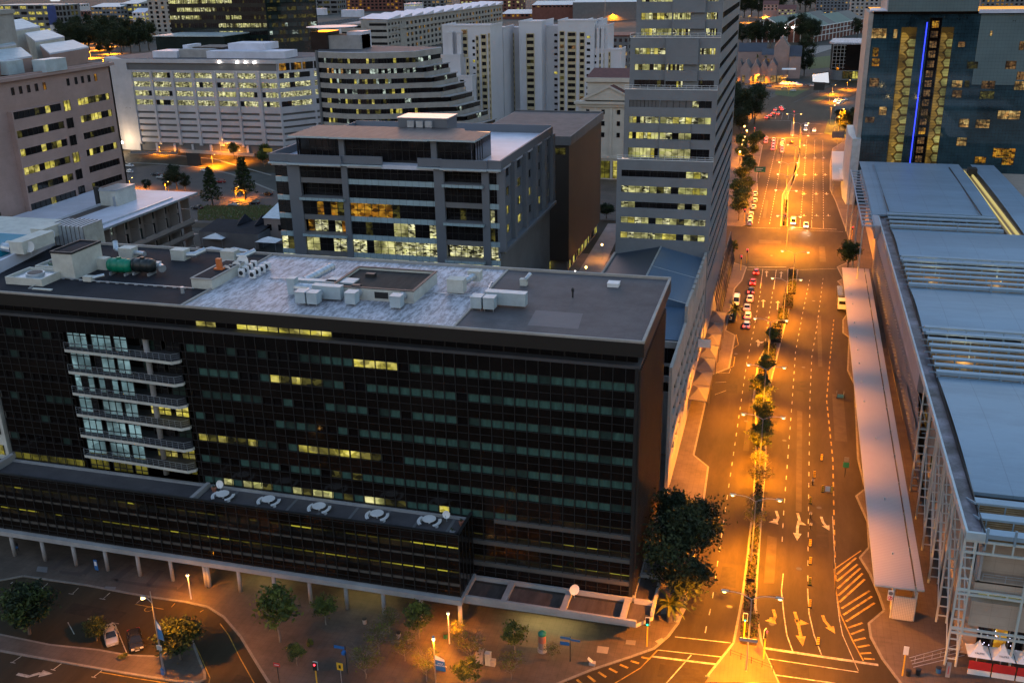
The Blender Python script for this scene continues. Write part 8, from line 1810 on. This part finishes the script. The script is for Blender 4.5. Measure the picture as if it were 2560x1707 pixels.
p = RF(zF, 705, 780); unit('roof_hatch', 'small white roof hatch on the grey roof near the back edge', [(p.x-.8, p.x+.8, p.y, p.y+1.5, 0, .5)], (), 'white_paint', 'hatch')
p = RF(zF, 425, 850); mb = MB(); mb.cyl((p.x, p.y, 41.78), (p.x, p.y, 43.1), .12); mb.lathe((p.x, p.y, 42.6), [(.2, 0), (.22, .4), (.1, .6)], 8); tag(mb.build('roof_vent', 'metal_dark'), 'small dark vent pipe standing on the grey roof', 'vent')
mb = MB()
for (u0, v0, u1, v1_, f_) in ((100, 720, 250, 730, zK), (1210, 820, 1500, 850, zK), (1650, 750, 1610, 830, zK), (690, 745, 1360, 795, zL), (385, 715, 690, 745, zL), (210, 790, 385, 715, zL)):
    a, b = RF(f_, u0, v0), RF(f_, u1, v1_); mb.bar(a+ZA*.2, b+ZA*.2, .12); n = max(2, int((b-a).length/1.6))
    for k in range(n): c = a.lerp(b, k/n); mb.box(c.x-.25, c.x+.25, c.y-.12, c.y+.12, 41.8, 41.92)
tag(mb.build('roof_pipe', 'galv'), 'thin pipe runs on small blocks lying across the black office roof', 'pipe')
# dark part of the roof
a, b, c = RF(zL, 385, 715), RF(zL, 530, 725), RF(zL, 715, 650)
t = thing('lift_house', 'tall cream lift house with dark sunken top on the left of the roof', 'lift house', (a.x, a.y, 41.78)); hz = up(*zL(500, 535), b)
mb = MB(); x0, x1, y0, y1 = a.x, b.x, b.y, c.y+1; mb.box(x0, x1, y0, y1, 41.79, hz-.3); mb.build('wall', 'cream', t)
mb = MB(); mb.box(x0-.1, x1+.1, y0-.1, y0+.2, hz-.3, hz); mb.box(x0-.1, x1+.1, y1-.2, y1+.1, hz-.3, hz); mb.box(x0-.1, x0+.2, y0+.2, y1-.2, hz-.3, hz); mb.box(x1-.2, x1+.1, y0+.2, y1-.2, hz-.3, hz); mb.build('coping', 'metal_dark', t)
mb = MB(); mb.box(x0+.2, x1-.2, y0+.2, y1-.2, hz-.3, hz-.2); mb.build('deck', 'roof_felt_blue', t)
mb = MB(); mb.box(x1-.0, x1+1.6, y1-1.6, y1-.2, 41.79, 43.6); mb.build('side_box', 'cream', t)
p = RF(zL, 720, 700); q = RF(zL, 1190, 670)
unit('duct', 'long silver duct behind the green tank ending in a round outlet', [(p.x+.4, p.x+8.0, p.y+2.6, p.y+3.6, .8, 1.7)], [((p.x+8.0, p.y+3.1, 1.1), (q.x, p.y+2.4, 1.0), .55)])
for i, (u, m, lb) in enumerate(((822, 'tank_green', 'bright green horizontal water tank on the dark roof'), (985, 'tank_black', 'black horizontal water tank beside the green one on the dark roof'))):
    p = RF(zL, u, 700); t = thing('water_tank', lb, 'tank', (p.x, p.y, 41.78)); mb = MB(); prof = [(.5, -2.0), (.95, -1.8), (1.1, -1.3), (1.0, -1.2), (1.1, -1.1), (1.1, -.1), (1.0, 0), (1.1, .1), (1.1, 1.1), (1.0, 1.2), (1.1, 1.3), (.95, 1.8), (.5, 2.0)]
    mb.lathe((0, 0, 0), prof, 16); mb.v = [(p.x+z, p.y+1+y, 43.2+x) for x, y, z in mb.v]; mb.build('tank', m, t, True); mb = MB(); mb.cyl((p.x, p.y+1, 44.2), (p.x, p.y+1, 44.5), .35); mb.build('lid', m, t)
    mb = MB()
    for k in (-1.3, 1.3): mb.box(p.x+k-.15, p.x+k+.15, p.y, p.y+2, 41.79, 42.2)
    mb.build('cradle', 'galv', t)
for i, (u, v, lb) in enumerate(((880, 578, 'white box unit with bent duct, leftmost at the back of the dark roof'), (1245, 592, 'white box unit with duct, middle at the back of the dark roof'), (1595, 600, 'white box unit with duct, rightmost at the back of the dark roof'))):
    p = RF(zL, u, v); unit('roof_fan', lb, [(p.x-1.2, p.x+1.2, p.y, p.y+1.8, 0, 1.6)], [((p.x+1.2, p.y+.9, .8), (p.x+2.6, p.y+1.2, .8), .42), ((p.x+2.4, p.y+1.2, .8), (p.x+3.6, p.y+2.4, 1.3), .45)] if i else [((p.x+1.2, p.y+.9, .8), (p.x+3.2, p.y+.6, .8), .38), ((p.x-1.2, p.y+.9, .8), (p.x-2.6, p.y+1.4, 1.0), .38), ((p.x-2.6, p.y+1.4, 1.0), (p.x-3.2, p.y+2.2, 2.0), .42)], 'cream', group='box units at the back of the roof')
p = RF(zL, 610, 745); unit('roof_vent', 'small low white vent box before the lift house', [(p.x-.7, p.x+.7, p.y, p.y+.9, .1, .8)], [((p.x+.6, p.y+.6, .6), (p.x+1.7, p.y+1.8, .7), .25)], 'cream', 'vent')
p = RF(zL, 290, 800); unit('roof_plank', 'pale plank lying on the dark roof near the front edge', [(p.x-1.6, p.x+1.6, p.y, p.y+.4, 0, .12)], (), 'cream', 'plank')
p = RF(zL, 1280, 820); unit('roof_vent', 'tiny pale vent pot on the dark roof near the roof divide', [], [((p.x, p.y, 0), (p.x, p.y, .9), .25)], 'cream', 'vent')
# upstand with dishes and condensers at the divide
a, b = RF(zL, 1345, 785), RF(zL, 1490, 795); t = thing('roof_upstand', 'low pale walled upstand with dark top beside the roof divide', 'upstand', (a.x, a.y, 41.78))
mb = MB(); mb.box(a.x, b.x, a.y, a.y+9.5, 41.79, 43.2); mb.build('wall', 'cream', t); mb = MB(); mb.box(a.x-.1, b.x+.1, a.y-.1, a.y+9.6, 43.2, 43.35, 0); mb.box(a.x+.3, b.x-.3, a.y+.3, a.y+9.2, 43.35, 43.37, 1); mb.build('coping', ['concrete_warm', 'roof_felt_blue'], t)
p = RF(zL, 1535, 730); t = thing('orange_plant_box', 'orange stepped box standing on the upstand corner at the roof divide', 'box', (p.x, p.y, 41.8)); mb = MB(); mb.box(p.x-.7, p.x+.7, p.y, p.y+.9, 41.8, 43.6); mb.build('base', 'orange_plastic', t); mb = MB(); mb.box(p.x-.35, p.x+.35, p.y+.2, p.y+.8, 43.6, 45.0); mb.build('stack', 'orange_plastic', t)
def dish(x, y, z, r, label, face=(0, -1, .35), mount='galv', group='satellite dishes'):
    t = thing('satellite_dish', label, 'satellite dish', (x, y, z), group); d = Vector(face).normalized(); u_ = d.cross(ZA).normalized(); w = u_.cross(d); c = Vector((x, y, z+r+.6)); mb = MB(); v = [c-d*r*.22]; n = 14
    for k, q in ((1, .55), (2, 1.0)):
        for i in range(n): a_ = 6.2832*i/n; v.append(c-d*r*.22*(1-q*q)+u_*math.cos(a_)*r*q+w*math.sin(a_)*r*q)
    f = [(0, 1+i, 1+(i+1) % n) for i in range(n)]+[(1+i, 1+n+i, 1+n+(i+1) % n, 1+(i+1) % n) for i in range(n)]; mb.add(v, f); mb.add([p_-d*.04 for p_ in v], [q_[::-1] for q_ in f]); mb.build('reflector', 'white_paint', t)
    mb = MB(); mb.bar((x, y+.1, z), c-d*r*.3, .09); mb.bar(c+w*-r*.9, c+d*r*.8, .04); mb.build('mount', mount, t)
for i, (u, v, r) in enumerate(((1590, 720, .75), (1620, 700, .6), (1660, 690, .75), (1705, 670, 1.0))): p = RF(zL, u, v); dish(p.x, p.y, 41.8, r, f'white satellite dish at the roof divide, {("smallest pair left one", "second from the left", "third from the left", "largest and rightmost")[i]}')
for i in range(8):
    u, v = (1690+i*28, 710-i*20) if i < 4 else (1765+(i-4)*34, 722-(i-4)*20); p = RF(zL, u, v); t = thing('condenser', f'white air conditioning condenser in the {"left" if i < 4 else "right"} row at the roof divide, {ORD[i % 4]} from the front', 'air conditioner', (p.x, p.y, 41.8), 'condensers at the roof divide')
    mb = MB(); mb.box(p.x-.45, p.x+.45, p.y, p.y+.5, 41.85, 43.0); mb.build('casing', 'white_paint', t); mb = MB(); mb.cyl((p.x, p.y-.002, 42.45), (p.x, p.y-.04, 42.45), .34, n=12); mb.build('fan_grille', 'metal_dark', t)
for i, (u, v) in enumerate(((170, 765), (330, 680))):
    p = RF(zL, u, v); t = thing('roof_light_well', ('square framed well with a round fan at the left front of the dark roof', 'square framed well with a green round fan behind the front one')[i], 'roof fan', (p.x, p.y, 41.8)); w = 3.2 if i == 0 else 2.0
    mb = MB(); y0 = p.y; mb.box(p.x-w, p.x+w, y0, y0+.25, 41.79, 42.9); mb.box(p.x-w, p.x+w, y0+5, y0+5.25, 41.79, 42.9); mb.box(p.x-w, p.x-w+.25, y0+.25, y0+5, 41.79, 42.9); mb.box(p.x+w-.25, p.x+w, y0+.25, y0+5, 41.79, 42.9); mb.build('frame', 'cream', t)
    mb = MB(); mb.box(p.x-w+.25, p.x+w-.25, y0+.25, y0+5, 42.3, 42.5); mb.build('deck', 'galv', t); mb = MB(); mb.cyl((p.x, y0+2.6, 42.5), (p.x, y0+2.6, 43.0), 1.35, n=18); mb.cyl((p.x, y0+2.6, 43.0), (p.x, y0+2.6, 43.05), 1.1, n=18, m=1); mb.build('fan', ['roof_green' if i else 'galv', 'metal_dark'], t)
# white neighbour at the left edge
nb = thing('white_building', 'white roofed neighbour block with teal roof at the left edge behind the black office', 'building', (-135, 128, 0))
mb = MB(); mb.box(-160, -119.2, 122, 150, 0, 42.6); mb.build('wall', 'cream', nb)
mb = MB(); mb.prism([(-160, 119), (-116, 120.5), (-119, 138), (-160, 138)], 42.6, 43.0); mb.prism([(-116.2, 120.5), (-115.8, 120.5), (-118.8, 138), (-119.2, 138)], 41.8, 43.6); mb.build('roof', 'roof_white', nb)
p = G(*zL(0, 540), 44); q = G(*zL(170, 460), 44); mb = MB(); mb.box(-150, q.x, p.y, q.y+4, 43, 44); mb.build('teal_roof', 'teal_roof', nb)
f = Fac(nb, (-127, 113.2, 0), XA, -YA); mb = MB(); mb.box(-140, -114.6, 113.6, 122, 0, 41); mb.build('side_wall', 'cream', nb)
for z in (14.2, 17.8, 21.3): f.window(6, 11.8, z, z+1.7, 3, 'lit_yellow' if z < 15 else 'blind_teal', -.35, .12)
f.finish(); done(nb)
for i, (u0, v0, u1, v1_, hh) in enumerate(((80, 565, 275, 480, 1.9), (230, 470, 370, 425, 1.9))):
    a = G(*zL(u0, v0), 43); b = G(*zL(u1, v1_), 43); unit('roof_unit', ('longer pale box air unit with silver horn on the white roof at left', 'shorter pale box air unit behind the longer one on the white roof')[i], [(a.x, max(b.x, a.x+2.5), a.y, max(b.y, a.y+2.4), .5, .5+hh)], [((a.x-.2, a.y+.6, 1.2), (a.x-1.6, a.y+.4, 1.4), .7)] if i == 0 else [((a.x+.5, a.y-.2, .9), (a.x+2.4, a.y-1.0, .9), .5)], 'cream', 'air unit', z=43)
for i, (u, v) in enumerate(((220, 560), (365, 475), (70, 545))): p = G(*zL(u, v), 43); dish(p.x, p.y, 43, .9 if i < 2 else .8, f'round white dish on the white roof at the left edge, {("front", "rear right", "far left")[i]}', group='dishes on the white roof')
a = G(*zL(190, 480), 43); b = G(*zL(540, 470), 43); t = thing('water_container', 'grey panelled steel tank behind the white roof at left', 'tank', (a.x, a.y, 42)); mb = MB(); y0 = b.y+2; mb.box(a.x+1, b.x, y0, y0+5, 40, 45.2); mb.build('tank', 'galv', t)
mb = MB()
for k in range(9): x = a.x+1+(b.x-a.x-1)*k/8; mb.box(x-.06, x+.06, y0-.08, y0-.005, 40, 45.3); mb.box(x-.06, x+.06, y0, y0+5, 45.21, 45.3)
mb.build('rib', 'concrete_dark', t)
p = G(*zL(910, 150), 36); dish(p.x, p.y, 35.2, 1.1, 'pale round dish on the roof house of the hotel', (1, -1, .2), group='dishes on the hotel')
# terrace furniture on the projecting wing
TT = [(512, 1138), (617, 1150), (733, 1166), (866, 1183), (986, 1196)]
for i, (u, v) in enumerate(TT):
    p = G(u*1.0884, v*1.0884, 13.9); t = thing('terrace_table', f'round white table with curved benches on the wing terrace, {ORD[i]} from the left', 'table', (p.x, p.y, 13.52), 'tables on the wing terrace', world=False)
    mb = MB(); mb.cyl((0, 0, 0), (0, 0, .7), .15, n=8); mb.build('leg', 'white_paint', t); mb = MB(); mb.cyl((0, 0, .7), (0, 0, .78), .95, n=18); mb.build('top', 'white_paint', t)
    for a0 in (2.6, 5.4):
        mb = MB(); P = []
        for k in range(7): aa = a0+k*.24; P.append((1.25*math.cos(aa), 1.25*math.sin(aa)))
        for k in range(6, -1, -1): aa = a0+k*.24; P.append((1.7*math.cos(aa), 1.7*math.sin(aa)))
        mb.prism(P, .36, .46); mb.prism([(x*.97, y*.97) for x, y in (P[1], P[2], P[11], P[12])], 0, .36); mb.build('bench', 'white_paint', t)
dish(-76.5, 112.2, 13.5, .6, 'small dish on the low wall at the left end of the wing terrace'); dish(-41.5, 112, 13.5, .55, 'small dish by the lit door at the right end of the wing terrace'); dish(-23.6, 112.2, 4.0, .75, 'white dish on the low canopy roof at the right of the black office', (.8, -1, .3))
for i, (x, y) in enumerate(((-77.4, 112.0), (-39.2, 111.6), (-39.6, 108.9))):
    t = thing('plant_pot', ('terracotta pot at the left end of the wing terrace', 'terracotta pot at the back right corner of the wing terrace', 'pale pot at the front right corner of the wing terrace')[i], 'pot', (x, y, 13.52), None, world=False); mb = MB(); mb.lathe((0, 0, 0), [(.25, 0), (.4, .6), (.42, .65)], 10); mb.build('pot', 'terracotta' if i < 2 else 'concrete', t); mb = MB(); leaves(mb, (0, 0, .85), .35, .35, .3, 60, .09, i, 6, .1); mb.build('foliage', ['leaf_mid', 'leaf_dark'], t)
# people: two figures by the hall entrance, one at the left arcade, one on the shelter pavement
def person(x, y, rot, label, top, bottom, step=.12, z=.13):
    t = thing('person', label, 'person', (x, y, z), None, world=False, rotz=rot)
    V = [(0, 0, .95), (0, 0, 1.15), (0, 0.01, 1.38), (0, .01, 1.5), (0, .03, 1.58), (0, .04, 1.68), (-.09, 0, .9), (-.1, step, .5), (-.1, step*.6-.05, .08), (-.1, step*.6+.1, .03), (.09, 0, .9), (.1, -step+.05, .5), (.1, -step*1.3, .09), (.1, -step*1.3+.14, .03), (-.19, 0, 1.4), (-.24, -.04, 1.13), (-.24, .06, .88), (-.23, .1, .78), (.19, 0, 1.4), (.24, .02, 1.13), (.23, .12, .9), (.22, .17, .8)]
    E = [(0, 1), (1, 2), (2, 3), (3, 4), (4, 5), (0, 6), (6, 7), (7, 8), (8, 9), (0, 10), (10, 11), (11, 12), (12, 13), (2, 14), (14, 15), (15, 16), (16, 17), (2, 18), (18, 19), (19, 20), (20, 21)]
    Rr = [.14, .13, .16, .055, .085, .1, .1, .07, .045, .04, .1, .07, .045, .04, .06, .048, .036, .03, .06, .048, .036, .03]
    me = bpy.data.meshes.new('body'); me.from_pydata(V, E, []); me.materials.append(MATS[top]); o = bpy.data.objects.new('body', me); COL.objects.link(o); o.parent = t
    md = o.modifiers.new('skin', 'SKIN'); sv = me.skin_vertices[0].data if me.skin_vertices else None
    if sv is None: me.skin_vertices if 0 else None
    bpy.context.view_layer.update()
    if me.skin_vertices:
        for k, r_ in enumerate(Rr): me.skin_vertices[0].data[k].radius = (r_, r_*.85)
        me.skin_vertices[0].data[0].use_root = True
    o.modifiers.new('smooth', 'SUBSURF').levels = 1; o.modifiers['smooth'].render_levels = 2
    mb = MB(); mb.lathe((0, .035, 1.66), [(.095, 0), (.11, .06), (.08, .13), (.02, .155)], 10); mb.build('hair', 'black_paint', t, True)
    mb = MB(); mb.lathe((0, 0, .62), [(.2, 0), (.19, .2), (.17, .36)], 10); mb.build('trousers', bottom, t, True)
person(19.0, 312, 2.5, 'person in dark clothes walking on the right pavement by the hall corner', 'screen_dark', 'metal_dark'); person(20.4, 322, .4, 'person in grey top near the red signal on the right pavement', 'concrete_dark', 'screen_dark')
person(-112.0, 108.6, 1.2, 'person in dark clothing seated low at the left end of the arcade', 'screen_dark', 'sign_blue'); person(-8.9 if 0 else -10.2, 260, 0, 'person standing on the left pavement beside the parked minibus', 'sign_blue', 'screen_dark', .05)
# bright lamps seen between the buildings
for i, (u, v, z) in enumerate(((1438, 680, 6), (1505, 612, 5), (1465, 668, 4))):
    p = G(u, v, z); t = thing('street_lamp', ('bright white lamp behind the back edge of the black office roof', 'orange globe lamp in the lane behind the blue gabled roof', 'small warm lamp in the lane behind the black office')[i], 'street lamp', (p.x, p.y, 0), None, world=False)
    mb = MB(); mb.cyl((0, 0, 0), (0, 0, z-.3), .07); mb.build('post', 'metal_pole', t); mb = MB(); mb.lathe((0, 0, z-.3), [(.1, 0), (.34, .3), (.1, .6)], 10); mb.build('globe', 'lamp_white' if i == 0 else 'lamp_sodium', t); spot(t, (0, 0, z-.4), 800, (1, .85, .5) if i == 0 else (1, .35, .05))
mb = MB(); pts = [G(1490, 700), G(1540, 590), G(1560, 560)]; 
mb.add([(p.x, p.y, .15) for p in (G(1440, 690), G(1500, 690), G(1560, 560), G(1520, 560))], [(0, 1, 2, 3)]); struct('lane', mb, 'paving_pale')
# low sheds, tents behind the hotel
a, b = G(*zL(1400, 480), 6), G(*zL(1820, 300), 6)
t = thing('low_shed', 'low dark blue roofed shed with small gables between the hotel and the grey block', 'shed', (a.x, b.y, 0)); y0 = G(*zL(1400, 388), 5).y; y1 = G(*zL(1400, 292), 6.4).y; x0 = G(*zL(1385, 390), 5).x; x1 = G(*zL(1825, 400), 5).x
mb = MB(); mb.box(x0, x1, y0, y1, 0, 4.98); mb.build('wall', 'concrete_dark', t); mb = MB(); mb.quad((x0, y0, 5), (x1, y0, 5), (x1, y1, 6.4), (x0, y1, 6.4))
for k in range(2): xm = x0+(x1-x0)*(.5+.3*k); mb.add([(xm-2.6, y1, 6.4), (xm+2.6, y1, 6.4), (xm, y1, 8.6), (xm, y1-6, 6.1)], [(0, 1, 2), (1, 3, 2), (3, 0, 2)])
mb.build('roof', 'roof_felt_blue', t)
for i, (u, v) in enumerate(((1510, 415), (1880, 440), (1480, 510), (1640, 515))):
    p = G(*zL(u, v), 4); t = thing('tent', f'pale square garden tent behind the black office roof, {("back left", "back right", "front left", "front middle")[i]}', 'tent', (p.x, p.y, 0), 'garden tents', world=False); mb = MB(); w = 3.6; q = [(-w, -2.5, 3.4), (w, -2.5, 3.4), (w, 2.5, 3.4), (-w, 2.5, 3.4)]
    for k in range(4): mb.add([q[k], q[(k+1) % 4], (0, 0, 4.8)], [(0, 1, 2)])
    mb.build('canopy', 'tent_white', t)
    for q_ in q: mb = MB(); mb.cyl((q_[0], q_[1], 0), q_, .06); mb.build('pole', 'metal_pole', t)
p = G(*zL(1840, 350), 6); t = thing('annex', 'small pale brick annex with sloping metal roof at the left foot of the grey block', 'building', (p.x, p.y, 0)); mb = MB(); mb.box(p.x, p.x+12, p.y+1, p.y+12, 0, 8.5); mb.build('wall', 'hotel_wall', t); mb = MB(); mb.quad((p.x-.4, p.y+.6, 8.5), (p.x+12, p.y+.6, 8.5), (p.x+12, p.y+12, 11), (p.x-.4, p.y+12, 11)); mb.build('roof', 'duct', t)
for k in range(2): mb = MB(); mb.box(p.x+1+k*4, p.x+2.6+k*4, p.y+.93, p.y+.99, 4.4, 6.4); mb.build('window', 'dark_window', t)
